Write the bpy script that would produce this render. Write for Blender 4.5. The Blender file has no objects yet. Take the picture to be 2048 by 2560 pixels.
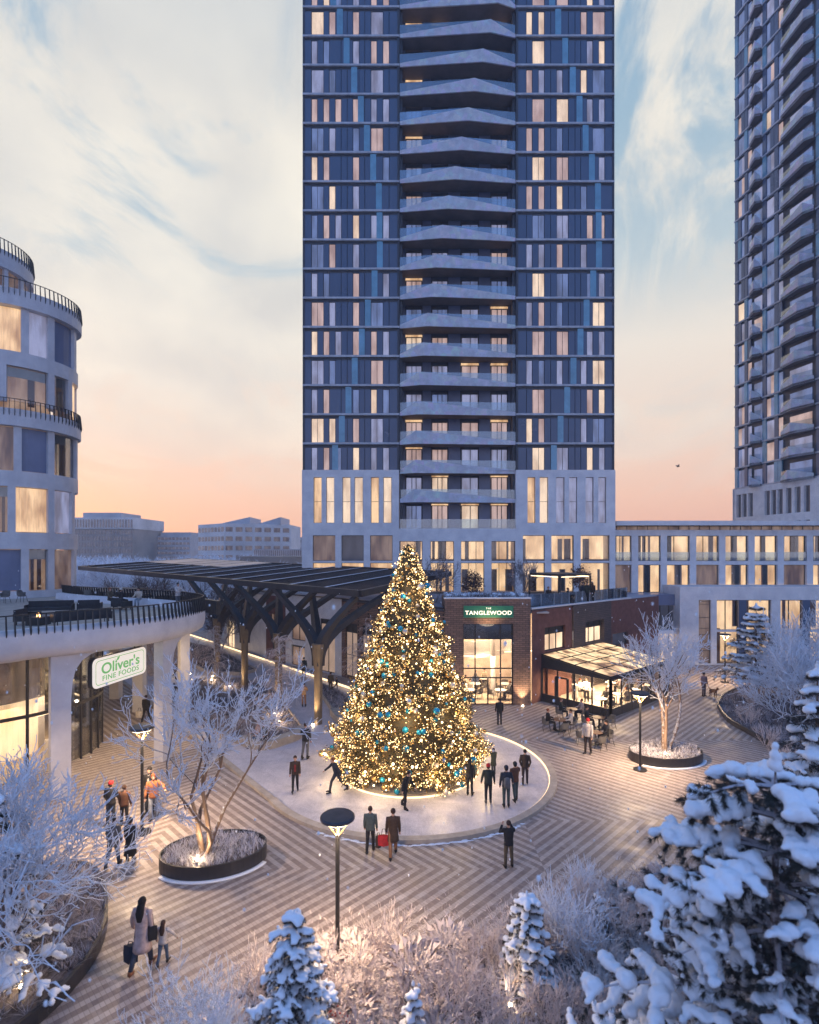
import bpy, bmesh, math, random
from math import sin, cos, pi, radians, atan2, hypot, sqrt
from mathutils import Vector, Matrix, Euler
sc = bpy.context.scene
COL = sc.collection

# ------------------------------------------------------------------ camera
F, HOR, H = 1350.0, 1385.0, 11.0          # focal length / horizon in pixels of the photograph, eye height in metres
cam_d = bpy.data.cameras.new('camera'); cam = bpy.data.objects.new('camera', cam_d); COL.objects.link(cam)
cam.location = (0, 0, H); cam.rotation_euler = (radians(90), 0, 0)
cam_d.sensor_fit = 'HORIZONTAL'; cam_d.sensor_width = 36; cam_d.lens = 36 * F / 2048
cam_d.shift_y = (HOR - 1280) / 2048
cam_d.clip_start = 0.1; cam_d.clip_end = 4000
cam_d.dof.use_dof = True; cam_d.dof.focus_distance = 28; cam_d.dof.aperture_fstop = 0.55
sc.camera = cam

# ------------------------------------------------------------------ world, sun, exposure
SUN_EL, SUN_AZ = 1.5, -38
w = bpy.data.worlds.new('World'); sc.world = w; w.use_nodes = True
nt = w.node_tree; nt.nodes.clear()
def N(t, **k):
    n = nt.nodes.new(t)
    for a, b in k.items(): setattr(n, a, b)
    return n
def LK(a, b): nt.links.new(a, b)
def wmath(op, a, b=None, c=None, clamp=False):
    n = N('ShaderNodeMath', operation=op); n.use_clamp = clamp
    for i, v in enumerate((a, b, c)):
        if v is None: continue
        if isinstance(v, (int, float)): n.inputs[i].default_value = v
        else: LK(v, n.inputs[i])
    return n.outputs[0]
def wmix(f, a, b, typ='MIX'):
    n = N('ShaderNodeMix', data_type='RGBA', blend_type=typ)
    for k, v in ((0, f), (6, a), (7, b)):
        if isinstance(v, (int, float)): n.inputs[k].default_value = v
        elif isinstance(v, tuple): n.inputs[k].default_value = (*v, 1)
        else: LK(v, n.inputs[k])
    return n.outputs[2]
def wramp(f, stops, interp='LINEAR'):
    n = N('ShaderNodeValToRGB'); cr = n.color_ramp; cr.interpolation = interp
    while len(cr.elements) < len(stops): cr.elements.new(0.5)
    for e, (p, c) in zip(cr.elements, stops):
        e.position = p; e.color = (*c, 1) if len(c) == 3 else c
    LK(f, n.inputs[0]); return n.outputs[0]
tc = N('ShaderNodeTexCoord'); sep = N('ShaderNodeSeparateXYZ'); LK(tc.outputs['Generated'], sep.inputs[0])
dx, dy, dz = sep.outputs
el = wmath('MAXIMUM', dz, 0.0)
front = wramp(el, [(0, (.60, .44, .42)), (.035, (.84, .47, .37)), (.10, (.93, .57, .43)), (.22, (.95, .75, .60)), (.34, (.88, .79, .68)),
                   (.45, (.50, .59, .63)), (.60, (.33, .47, .58)), (.8, (.24, .38, .54)), (1, (.18, .30, .50))])
back = wramp(el, [(0, (.78, .72, .84)), (.15, (.52, .57, .86)), (.45, (.24, .41, .88)), (1, (.15, .37, .90))])
# clouds: the direction laid on a flat layer so wisps shorten towards the horizon
dv = wmath('ADD', el, .30)
cx = wmath('DIVIDE', dx, dv); cy = wmath('DIVIDE', dy, dv)
comb = N('ShaderNodeCombineXYZ'); LK(cx, comb.inputs[0]); LK(cy, comb.inputs[1]); comb.inputs[2].default_value = 3.4
mp = N('ShaderNodeMapping'); LK(comb.outputs[0], mp.inputs[0]); mp.inputs['Rotation'].default_value = (0, 0, radians(62)); mp.inputs['Scale'].default_value = (1.0, .80, 1)
mp.inputs['Location'].default_value = (2.15, .35, 0)
nz = N('ShaderNodeTexNoise'); nz.inputs['Scale'].default_value = 1.9; nz.inputs['Detail'].default_value = 10; nz.inputs['Roughness'].default_value = .62
nz.inputs['Distortion'].default_value = 1.3; LK(mp.outputs[0], nz.inputs['Vector'])
# more cloud to the left of the tower, broken cloud to its right
side = wmath('MULTIPLY', wmath('SUBTRACT', .62, dx), .065)
cov = wmath('ADD', nz.outputs[0], side)
cm = wramp(cov, [(.44, (0, 0, 0)), (.60, (1, 1, 1))], 'EASE')
hi = wramp(el, [(.08, (0, 0, 0)), (.3, (.85,) * 3), (.6, (1,) * 3), (.9, (.25,) * 3)])
cm = wmath('MULTIPLY', cm, hi)
nz2 = N('ShaderNodeTexNoise'); nz2.inputs['Scale'].default_value = 3.2; nz2.inputs['Detail'].default_value = 6; LK(mp.outputs[0], nz2.inputs['Vector'])
ccol = wmix(wramp(nz2.outputs[0], [(.35, (0, 0, 0)), (.65, (1, 1, 1))]), (.72, .68, .62), (1.0, .91, .76))
frontc = wmix(wmath('MULTIPLY', cm, .88), front, ccol)
wsp = wramp(dy, [(.35, (0, 0, 0)), (.62, (1, 1, 1))], 'EASE')
LKf = wmix(wsp, back, frontc)
sky = N('ShaderNodeTexSky', sky_type='NISHITA'); sky.sun_disc = False; sky.sun_elevation = radians(SUN_EL); sky.sun_rotation = radians(SUN_AZ)
bg1 = N('ShaderNodeBackground'); LK(sky.outputs[0], bg1.inputs[0]); bg1.inputs[1].default_value = .03
bg2 = N('ShaderNodeBackground'); LK(LKf, bg2.inputs[0]); bg2.inputs[1].default_value = .93
ad = N('ShaderNodeAddShader'); LK(bg1.outputs[0], ad.inputs[0]); LK(bg2.outputs[0], ad.inputs[1])
wo = N('ShaderNodeOutputWorld'); LK(ad.outputs[0], wo.inputs[0])
sd = bpy.data.lights.new('sun', 'SUN'); sun = bpy.data.objects.new('sun', sd); COL.objects.link(sun)
sd.energy = .25; sd.angle = radians(6); sd.color = (1, .62, .42)
sv = Vector((sin(radians(SUN_AZ)) * cos(radians(SUN_EL)), cos(radians(SUN_AZ)) * cos(radians(SUN_EL)), sin(radians(SUN_EL))))
sun.rotation_euler = sv.to_track_quat('Z', 'Y').to_euler()
sc.view_settings.view_transform = 'Standard'; sc.view_settings.look = 'None'; sc.view_settings.gamma = 1; sc.view_settings.exposure = 0.28
sc.render.engine = 'CYCLES'
cy_ = sc.cycles; cy_.use_denoising = True; cy_.max_bounces = 6; cy_.diffuse_bounces = 3; cy_.glossy_bounces = 3; cy_.transmission_bounces = 4
cy_.transparent_max_bounces = 12; cy_.caustics_reflective = False; cy_.caustics_refractive = False; cy_.sample_clamp_indirect = 4; cy_.sample_clamp_direct = 0
cy_.volume_bounces = 0

# ------------------------------------------------------------------ helpers
def G(x, y): return ((x - 1024) * H / (y - HOR), F * H / (y - HOR))       # where a pixel of the photograph meets the ground
def W(x, y, Y): return ((x - 1024) / F * Y, H - (y - HOR) / F * Y)        # the X, Z it shows at distance Y
def tag(o, label=None, cat=None, group=None, kind=None):
    if label: o['label'] = label
    if cat: o['category'] = cat
    if group: o['group'] = group
    if kind: o['kind'] = kind
    return o
def thing(name, label, cat, loc=(0, 0, 0), rz=0, group=None):
    o = bpy.data.objects.new(name, None); COL.objects.link(o); o.empty_display_size = .2
    o.location = loc; o.rotation_euler = (0, 0, rz)
    return tag(o, label, cat, group)
class MB:
    def __init__(s): s.v = []; s.f = []; s.m = []; s.mi = 0
    def add(s, vs, fs):
        b = len(s.v); s.v += [tuple(p) for p in vs]
        for f in fs: s.f.append(tuple(b + i for i in f)); s.m.append(s.mi)
    def box(s, x0, x1, y0, y1, z0, z1, M=None):
        vs = [(x, y, z) for z in (z0, z1) for y in (y0, y1) for x in (x0, x1)]
        if M is not None: vs = [M @ Vector(p) for p in vs]
        s.add(vs, [(0, 2, 3, 1), (4, 5, 7, 6), (0, 1, 5, 4), (2, 6, 7, 3), (0, 4, 6, 2), (1, 3, 7, 5)])
    def quad(s, a, b, c, d): s.add([a, b, c, d], [(0, 1, 2, 3)])
    def bar(s, a, b, w, h=None, up=(0, 0, 1)):
        h = h or w; a = Vector(a); b = Vector(b); d = (b - a)
        if d.length < 1e-6: return
        d.normalize(); u = Vector(up); r = d.cross(u)
        if r.length < 1e-3: r = d.cross(Vector((0, 1, 0)))
        r.normalize(); u = r.cross(d)
        q = [(-w / 2, -h / 2), (w / 2, -h / 2), (w / 2, h / 2), (-w / 2, h / 2)]
        vs = [p + r * i + u * j for p in (a, b) for i, j in q]
        s.add(vs, [(3, 2, 1, 0), (4, 5, 6, 7), (0, 1, 5, 4), (1, 2, 6, 5), (2, 3, 7, 6), (3, 0, 4, 7)])
    def tube(s, pts, rad, n=6, cap=True, ell=1.0):
        P = [Vector(p) for p in pts]; k = len(P)
        if not hasattr(rad, '__len__'): rad = [rad] * k
        b = len(s.v); ref = Vector((0, 0, 1))
        d0 = (P[1] - P[0]).normalized()
        if abs(d0.z) > .9: ref = Vector((0, 1, 0))
        for i in range(k):
            d = (P[min(i + 1, k - 1)] - P[max(i - 1, 0)]).normalized()
            r = d.cross(ref)
            if r.length < .05: r = d.cross(Vector((1, .3, 0)))
            r.normalize(); u = r.cross(d); ref = u
            R = rad[i]; ra, rb = (R if hasattr(R, '__len__') else (R, R * ell))
            for j in range(n):
                a = 2 * pi * j / n; s.v.append(tuple(P[i] + r * (cos(a) * ra) + u * (sin(a) * rb)))
        for i in range(k - 1):
            for j in range(n):
                s.f.append((b + i * n + j, b + i * n + (j + 1) % n, b + (i + 1) * n + (j + 1) % n, b + (i + 1) * n + j)); s.m.append(s.mi)
        if cap and n > 2:
            s.f.append(tuple(b + j for j in reversed(range(n)))); s.m.append(s.mi)
            s.f.append(tuple(b + (k - 1) * n + j for j in range(n))); s.m.append(s.mi)
    def loft(s, rings, n=12):            # rings of (cx, cy, cz, rx, ry)
        b = len(s.v); k = len(rings)
        for cx, cy, cz, rx, ry in rings:
            for j in range(n):
                a = 2 * pi * j / n; s.v.append((cx + cos(a) * rx, cy + sin(a) * ry, cz))
        for i in range(k - 1):
            for j in range(n):
                s.f.append((b + i * n + j, b + i * n + (j + 1) % n, b + (i + 1) * n + (j + 1) % n, b + (i + 1) * n + j)); s.m.append(s.mi)
        s.f.append(tuple(b + j for j in reversed(range(n)))); s.m.append(s.mi)
        s.f.append(tuple(b + (k - 1) * n + j for j in range(n))); s.m.append(s.mi)
    def prism(s, poly, z0, z1):
        n = len(poly); area = sum(poly[i][0] * poly[(i + 1) % n][1] - poly[(i + 1) % n][0] * poly[i][1] for i in range(n))
        if area < 0: poly = poly[::-1]
        b = len(s.v); s.v += [(p[0], p[1], z0) for p in poly] + [(p[0], p[1], z1) for p in poly]
        s.f.append(tuple(b + i for i in reversed(range(n)))); s.f.append(tuple(b + n + i for i in range(n))); s.m += [s.mi] * 2
        for i in range(n):
            j = (i + 1) % n; s.f.append((b + i, b + j, b + n + j, b + n + i)); s.m.append(s.mi)
    def ball(s, c, r, seg=8, ring=5, sq=(1, 1, 1)):
        b = len(s.v); c = Vector(c); s.v.append((c.x, c.y, c.z - r * sq[2]))
        for i in range(1, ring):
            t = -pi / 2 + pi * i / ring
            for j in range(seg):
                a = 2 * pi * j / seg; s.v.append((c.x + r * sq[0] * cos(t) * cos(a), c.y + r * sq[1] * cos(t) * sin(a), c.z + r * sq[2] * sin(t)))
        s.v.append((c.x, c.y, c.z + r * sq[2])); top = len(s.v) - 1
        for j in range(seg):
            s.f.append((b, b + 1 + (j + 1) % seg, b + 1 + j)); s.m.append(s.mi)
            l = b + 1 + (ring - 2) * seg
            s.f.append((top, l + j, l + (j + 1) % seg)); s.m.append(s.mi)
        for i in range(ring - 2):
            for j in range(seg):
                p = b + 1 + i * seg; q = p + seg
                s.f.append((p + j, p + (j + 1) % seg, q + (j + 1) % seg, q + j)); s.m.append(s.mi)
    def band(s, path, z0, z1, t, closed=False):       # an upright wall of thickness t along a plan path
        n = len(path); L = []; R = []
        for i in range(n):
            a = path[i - 1] if (closed or i > 0) else path[i]; c = path[(i + 1) % n] if (closed or i < n - 1) else path[i]
            dx_, dy_ = c[0] - a[0], c[1] - a[1]; l = hypot(dx_, dy_) or 1
            nx, ny = -dy_ / l, dx_ / l; p = path[i]
            L.append((p[0] + nx * t / 2, p[1] + ny * t / 2)); R.append((p[0] - nx * t / 2, p[1] - ny * t / 2))
        for i in range(n if closed else n - 1):
            j = (i + 1) % n
            vs = [(*R[i], z0), (*R[j], z0), (*L[j], z0), (*L[i], z0), (*R[i], z1), (*R[j], z1), (*L[j], z1), (*L[i], z1)]
            fs = [(0, 3, 2, 1), (4, 5, 6, 7), (0, 1, 5, 4), (2, 3, 7, 6)]
            if not closed and i == 0: fs.append((3, 0, 4, 7))
            if not closed and i == n - 2: fs.append((1, 2, 6, 5))
            s.add(vs, fs)
    def build(s, name, mat, parent=None, smooth=False, local=False, label=None):
        me = bpy.data.meshes.new(name); me.from_pydata(s.v, [], s.f)
        for m in (mat if isinstance(mat, (list, tuple)) else [mat]): me.materials.append(m)
        if isinstance(mat, (list, tuple)): me.polygons.foreach_set('material_index', s.m)
        if smooth: me.polygons.foreach_set('use_smooth', [True] * len(me.polygons))
        me.update()
        o = bpy.data.objects.new(name, me); COL.objects.link(o)
        if parent is not None:
            o.parent = parent
            if not local:
                M = Matrix.Translation(parent.location) @ parent.rotation_euler.to_matrix().to_4x4()
                if parent.parent: M = Matrix.Translation(parent.parent.location) @ parent.parent.rotation_euler.to_matrix().to_4x4() @ M
                me.transform(M.inverted())
        if label: o['label'] = label
        return o
def children(o): return [c for c in bpy.data.objects if c.parent == o]
def copy_tree(o, parent=None, kids=None):
    kids = KIDS(o) if kids is None else kids
    c = o.copy(); COL.objects.link(c); c.parent = parent
    for ch in kids: copy_tree(ch, c)
    return c
def KIDS(o): return list(o.children)
def place(o, loc, rz=0, s=1, label=None, group=None, cat=None):
    o.location = loc; o.rotation_euler = (0, 0, rz); o.scale = (s,) * 3 if not hasattr(s, '__len__') else s
    return tag(o, label, cat, group)
def evalmesh(name, mb, mods, mat, parent=None, smooth=True):
    o = mb.build(name + '_src', mat)
    for t, kw in mods:
        m = o.modifiers.new(t, t)
        for k, v in kw.items(): setattr(m, k, v)
    dg = bpy.context.evaluated_depsgraph_get(); dg.update()
    me = bpy.data.meshes.new_from_object(o.evaluated_get(dg)); me.name = name
    old = o.data; bpy.data.objects.remove(o); bpy.data.meshes.remove(old)
    if smooth: me.polygons.foreach_set('use_smooth', [True] * len(me.polygons))
    if not me.materials: me.materials.append(mat if not isinstance(mat, (list, tuple)) else mat[0])
    r = bpy.data.objects.new(name, me); COL.objects.link(r); r.parent = parent
    return r
def text_mesh(name, body, size, mat, parent, M, extrude=.01, offset=0.0, shear=0, spacing=1):
    c = bpy.data.curves.new(name, 'FONT'); c.body = body; c.size = size; c.extrude = extrude; c.align_x = 'CENTER'; c.align_y = 'CENTER'
    c.offset = offset; c.shear = shear; c.space_character = spacing
    o = bpy.data.objects.new(name + '_c', c); COL.objects.link(o)
    dg = bpy.context.evaluated_depsgraph_get(); dg.update()
    me = bpy.data.meshes.new_from_object(o.evaluated_get(dg)); me.transform(M)
    bpy.data.objects.remove(o); me.materials.clear(); me.materials.append(mat); me.name = name
    r = bpy.data.objects.new(name, me); COL.objects.link(r); r.parent = parent
    return r

# ------------------------------------------------------------------ materials
class NT:
    def __init__(s, name):
        s.mat = bpy.data.materials.new(name); s.mat.use_nodes = True; s.t = s.mat.node_tree; s.t.nodes.clear()
        s.out = s.n('ShaderNodeOutputMaterial'); s.b = s.n('ShaderNodeBsdfPrincipled'); s.l(s.b.outputs[0], s.out.inputs[0])
        s.tc = s.n('ShaderNodeTexCoord'); s.geo = s.n('ShaderNodeNewGeometry'); s.pos = s.geo.outputs['Position']
    def n(s, t, **k):
        x = s.t.nodes.new(t)
        for a, b in k.items(): setattr(x, a, b)
        return x
    def l(s, a, b): s.t.links.new(a, b)
    def sv(s, sock, v):
        if hasattr(v, 'links'): s.l(v, sock)
        elif isinstance(v, tuple) and len(v) == 3 and sock.type == 'RGBA': sock.default_value = (*v, 1)
        else: sock.default_value = v
    def m(s, op, a, b=None, c=None):
        x = s.n('ShaderNodeMath', operation=op)
        for i, v in enumerate((a, b, c)):
            if v is not None: s.sv(x.inputs[i], v)
        return x.outputs[0]
    def mix(s, f, a, b, typ='MIX'):
        x = s.n('ShaderNodeMix', data_type='RGBA', blend_type=typ); s.sv(x.inputs[0], f); s.sv(x.inputs[6], a); s.sv(x.inputs[7], b); return x.outputs[2]
    def noise(s, scale, vec=None, detail=4, rough=.55, dist=0):
        x = s.n('ShaderNodeTexNoise'); s.l(vec or s.pos, x.inputs['Vector']); x.inputs['Scale'].default_value = scale
        x.inputs['Detail'].default_value = detail; x.inputs['Roughness'].default_value = rough; x.inputs['Distortion'].default_value = dist; return x.outputs[0]
    def ramp(s, f, stops, interp='LINEAR'):
        x = s.n('ShaderNodeValToRGB'); cr = x.color_ramp; cr.interpolation = interp
        while len(cr.elements) < len(stops): cr.elements.new(.5)
        for e, (p, c) in zip(cr.elements, stops):
            if not hasattr(c, '__len__'): c = (c, c, c)
            e.position = p; e.color = (*c, 1)
        s.l(f, x.inputs[0]); return x.outputs[0]
    def mp(s, vec, scale=(1, 1, 1), rot=(0, 0, 0), loc=(0, 0, 0)):
        x = s.n('ShaderNodeMapping'); s.l(vec, x.inputs[0]); x.inputs['Scale'].default_value = scale; x.inputs['Rotation'].default_value = rot; x.inputs['Location'].default_value = loc; return x.outputs[0]
    def bump(s, h, strength=.3, dist=.02):
        x = s.n('ShaderNodeBump'); s.l(h, x.inputs['Height']); x.inputs['Strength'].default_value = strength; x.inputs['Distance'].default_value = dist
        s.l(x.outputs[0], s.b.inputs['Normal'])
    def base(s, c): s.sv(s.b.inputs['Base Color'], c)
    def rough(s, v): s.sv(s.b.inputs['Roughness'], v)
def mul(c, k): return tuple(x * k for x in c)
def mat(name, c, rough=.6, metal=0, var=.18, scale=3.0, c2=None, bump=0, bscale=30, spec=None, sheen=0):
    t = NT(name); c2 = c2 or mul(c, 1 - var * 1.6)
    f = t.ramp(t.noise(scale, detail=6, rough=.65), [(.32, 0.0), (.68, 1.0)])
    t.base(t.mix(f, mul(c, 1 + var * .5), c2)); t.rough(t.m('ADD', t.m('MULTIPLY', f, .12), rough - .06)); t.b.inputs['Metallic'].default_value = metal
    if spec is not None: t.b.inputs['Specular IOR Level'].default_value = spec
    if bump: t.bump(t.noise(bscale, detail=3), bump)
    return t.mat
def emit(name, c, s, sampling=None, var=0, scale=2):
    t = NT(name); t.base(mul(c, .5)); t.sv(t.b.inputs['Emission Color'], c); t.b.inputs['Emission Strength'].default_value = s
    if var: t.sv(t.b.inputs['Emission Strength'], t.m('MULTIPLY', t.ramp(t.noise(scale), [(.3, 1 - var), (.7, 1 + var)]), s))
    if sampling: t.mat.cycles.emission_sampling = sampling
    return t.mat
def glass(name, tint=(.8, .88, .92), refl=.12, alpha=.9):
    t = NT(name); t.t.nodes.remove(t.b)
    tr = t.n('ShaderNodeBsdfTransparent'); tr.inputs[0].default_value = (*mul(tint, alpha), 1)
    gl = t.n('ShaderNodeBsdfGlossy'); gl.inputs['Roughness'].default_value = .03; gl.inputs[0].default_value = (.9, .95, 1, 1)
    lw = t.n('ShaderNodeLayerWeight'); lw.inputs[0].default_value = .35
    f = t.m('ADD', t.m('MULTIPLY', lw.outputs['Fresnel'], .8), refl)
    ms = t.n('ShaderNodeMixShader'); t.l(f, ms.inputs[0]); t.l(tr.outputs[0], ms.inputs[1]); t.l(gl.outputs[0], ms.inputs[2]); t.l(ms.outputs[0], t.out.inputs[0])
    return t.mat
M = {}
M['stone'] = mat('pale_stone', (.76, .75, .75), .75, scale=.9, c2=(.62, .62, .65), bump=.08, bscale=9)
M['white'] = mat('white_cladding', (.66, .65, .67), .55, scale=.8, var=.05, c2=(.52, .51, .54), bump=.06, bscale=5)
M['slab'] = mat('slab_edge', (.50, .52, .57), .5, scale=1.5)
M['slab_dark'] = mat('dark_metal_trim', (.035, .04, .055), .45)
M['panel'] = mat('navy_panel', (.058, .092, .165), .22, scale=.12, c2=(.050, .080, .148), spec=.75)
M['panel_l'] = mat('slate_panel', (.16, .19, .30), .35, scale=.3)
t = NT('mottled_concrete'); v = t.n('ShaderNodeTexVoronoi'); v.inputs['Scale'].default_value = 1.5; t.l(t.mp(t.pos, rot=(.3, .5, .2)), v.inputs['Vector'])
t.base(t.mix(t.ramp(t.noise(1.3, detail=7, rough=.7), [(.35, 0.0), (.65, 1.0)]), (.46, .49, .56), t.mix(.4, (.66, .69, .76), v.outputs['Color'], 'SOFT_LIGHT'))); t.rough(.7); M['conc'] = t.mat
M['cyan'] = mat('blue_glass_panel', (.16, .38, .52), .18, scale=.6, spec=.8)
M['black'] = mat('black_metal', (.018, .018, .02), .45, var=.3)
M['bronze_lit'] = mat('uplit_bronze', (.20, .145, .085), .4, metal=.2, scale=1.2)  # column shafts: bronze lightened and warmed, the uplight wash put into its colour
M['bronze'] = mat('dark_bronze', (.045, .042, .045), .42, metal=.3, scale=1.2)
M['soffit'] = mat('shaded_concrete', (.17, .145, .14), .8, scale=.6)  # balcony slabs: browner, darker concrete with the underside shade put into its colour
M['brick_red'] = mat('red_render', (.17, .072, .058), .85, scale=2.5, bump=.15, bscale=40)
M['wood'] = mat('walnut', (.20, .09, .045), .5, scale=6)
M['bench'] = mat('bench_stone', (.42, .36, .30), .7, scale=2, bump=.15)
M['fabric'] = mat('charcoal_fabric', (.035, .035, .04), .9, bump=.2, bscale=80)
M['grey_fab'] = mat('grey_wicker', (.14, .13, .12), .85, bump=.3, bscale=90)
M['blind'] = mat('pale_blind', (.55, .62, .70), .6, scale=.5)
def brick(name, c1, c2, mortar, sc_=1.0):
    t = NT(name); sx = t.n('ShaderNodeSeparateXYZ'); t.l(t.pos, sx.inputs[0])
    cb = t.n('ShaderNodeCombineXYZ'); t.l(t.m('ADD', sx.outputs[0], t.m('MULTIPLY', sx.outputs[1], .72)), cb.inputs[0]); t.l(sx.outputs[2], cb.inputs[1])
    b = t.n('ShaderNodeTexBrick'); t.l(cb.outputs[0], b.inputs['Vector']); b.inputs['Scale'].default_value = 1.0
    b.inputs['Brick Width'].default_value = .42 * sc_; b.inputs['Row Height'].default_value = .15 * sc_; b.inputs['Mortar Size'].default_value = .014 * sc_
    b.inputs['Color1'].default_value = (*c1, 1); b.inputs['Color2'].default_value = (*c2, 1); b.inputs['Mortar'].default_value = (*mortar, 1); b.inputs['Bias'].default_value = -.1
    t.base(t.mix(t.ramp(t.noise(1.2), [(.3, 0.0), (.7, .35)]), b.outputs['Color'], mul(c2, .6))); t.rough(.85)
    t.bump(t.m('SUBTRACT', 1.0, b.outputs['Fac']), .6, .02); return t.mat
M['brick'] = brick('brown_brick', (.31, .18, .125), (.18, .11, .08), (.03, .025, .022))
M['brick_d'] = brick('dark_brick', (.12, .09, .085), (.08, .065, .065), (.02, .018, .02))
# snow, ice, frost
t = NT('snow'); t.base((.82, .85, .90)); t.rough(.75); t.bump(t.noise(14, detail=5), .35, .03); t.b.inputs['Subsurface Weight'].default_value = 0; M['snow'] = t.mat
t = NT('snowy_ground'); t.base(t.mix(t.ramp(t.noise(.06, detail=6), [(.4, 0.0), (.6, 1.0)]), (.16, .16, .18), (.42, .42, .46))); t.rough(.9); M['ground'] = t.mat
t = NT('rink_ice'); sc1 = t.noise(3.0, t.mp(t.pos, (3, .5, 1), (0, 0, .7)), 8, .7, 1.2); sc2 = t.noise(3.0, t.mp(t.pos, (.6, 4, 1), (0, 0, .35)), 8, .7, 1.5)
scr = t.m('MAXIMUM', t.ramp(sc1, [(.485, 0.0), (.5, 1.0), (.515, 0.0)]), t.ramp(sc2, [(.485, 0.0), (.5, 1.0), (.515, 0.0)]))
cl = t.ramp(t.noise(1.1, detail=9, rough=.72, dist=.6), [(.38, 0.0), (.62, 1.0)])
t.base(t.mix(t.m('MULTIPLY', scr, .75), t.mix(cl, (.36, .34, .38), (.54, .50, .53)), (.80, .78, .80))); t.rough(t.m('ADD', t.m('MULTIPLY', cl, .25), .34)); t.bump(t.noise(25, detail=6), .10, .01); t.b.inputs['Specular IOR Level'].default_value = .6; M['ice'] = t.mat
def frosted(name, bark, frost, amt=.55, scale=14):
    t = NT(name); sx = t.n('ShaderNodeSeparateXYZ'); t.l(t.geo.outputs['Normal'], sx.inputs[0])
    f = t.m('ADD', t.m('MULTIPLY', sx.outputs[2], .55), t.m('MULTIPLY', t.noise(scale, detail=3), 1.0))
    k = t.ramp(f, [(max(0, .9 - amt - .12), 0.0), (max(.02, .9 - amt + .1), 1.0)])
    t.base(t.mix(k, bark, frost)); t.rough(.85); t.bump(t.noise(40), .3); return t.mat
M['bark_frost'] = frosted('frosty_bark', (.16, .10, .075), (.68, .70, .76), .42, 6)
M['bark'] = frosted('brown_bark', (.20, .13, .09), (.55, .52, .50), .2, 8)
M['twig_frost'] = frosted('frosted_twig', (.40, .38, .42), (.80, .83, .90), .85)
M['twig_warm'] = frosted('frosted_dry_twig', (.26, .16, .12), (.70, .60, .56), .60)
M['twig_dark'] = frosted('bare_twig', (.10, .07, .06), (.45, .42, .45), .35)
M['leaf_dark'] = mat('bronze_leaf', (.10, .05, .045), .7, scale=5)
M['needle'] = mat('conifer_needle', (.020, .030, .024), .7, scale=5, c2=(.065, .045, .035))
M['xmas_needle'] = mat('fir_needle', (.050, .055, .022), .6, scale=7, c2=(.13, .075, .02))
M['grass_f'] = frosted('frosted_grass', (.14, .09, .08), (.58, .56, .60), .42, 9)
M['grass_d'] = frosted('dark_grass', (.09, .055, .05), (.40, .36, .38), .30, 7)
M['soil'] = mat('planting_soil', (.05, .035, .03), .95, scale=8, c2=(.20, .18, .19), bump=.5)
# paving
t = NT('chevron_paving'); sx = t.n('ShaderNodeSeparateXYZ'); t.l(t.pos, sx.inputs[0]); X, Y_ = sx.outputs[0], sx.outputs[1]
right = t.m('GREATER_THAN', X, 4.7)
ya = t.m('ADD', 18.87, t.m('MULTIPLY', right, 3.4))
fx = t.m('ABSOLUTE', t.m('ADD', X, 9.75))
below = t.m('ABSOLUTE', t.m('SUBTRACT', t.m('MINIMUM', Y_, 31.9), ya)); fy = t.m('SUBTRACT', below, t.m('MAXIMUM', t.m('SUBTRACT', Y_, 31.9), 0.0))
f = t.m('ADD', fx, fy); g = t.m('SUBTRACT', fx, fy)
wob = t.m('MULTIPLY', t.m('SUBTRACT', t.noise(1.1), .5), .03)
st = t.m('GREATER_THAN', t.m('FRACT', t.m('DIVIDE', t.m('ADD', f, wob), .52)), .5)
sb = t.m('LESS_THAN', t.m('FRACT', t.m('DIVIDE', g, .16)), .13)
sj = t.m('LESS_THAN', t.m('FRACT', t.m('DIVIDE', f, .26)), .05)
cellv = t.n('ShaderNodeCombineXYZ'); t.l(t.m('FLOOR', t.m('DIVIDE', f, .26)), cellv.inputs[0]); t.l(t.m('FLOOR', t.m('DIVIDE', g, .16)), cellv.inputs[1])
wn = t.n('ShaderNodeTexWhiteNoise'); t.l(cellv.outputs[0], wn.inputs['Vector'])
lightc = t.mix(wn.outputs[0], (.47, .40, .355), (.38, .32, .285)); darkc = t.mix(wn.outputs[0], (.19, .145, .13), (.275, .215, .185))
c = t.mix(st, lightc, darkc); c = t.mix(t.m('MULTIPLY', t.m('MAXIMUM', sb, sj), .45), c, (.10, .08, .075))
c = t.mix(t.ramp(t.noise(.9, detail=8, rough=.7, dist=.4), [(.56, 0.0), (.66, .28), (.8, .6)]), c, (.60, .58, .58)); c = t.mix(t.ramp(t.noise(.45, t.mp(t.pos, (1, 1.6, 1), loc=(7, 3, 0)), 6, .6), [(.38, .25), (.55, 0.0)]), c, (.20, .16, .15))
t.base(c); t.rough(t.ramp(t.noise(.8, detail=5), [(.3, .35), (.7, .75)])); t.bump(t.m('MAXIMUM', sb, sj), -.2, .01); M['paving'] = t.mat
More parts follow.
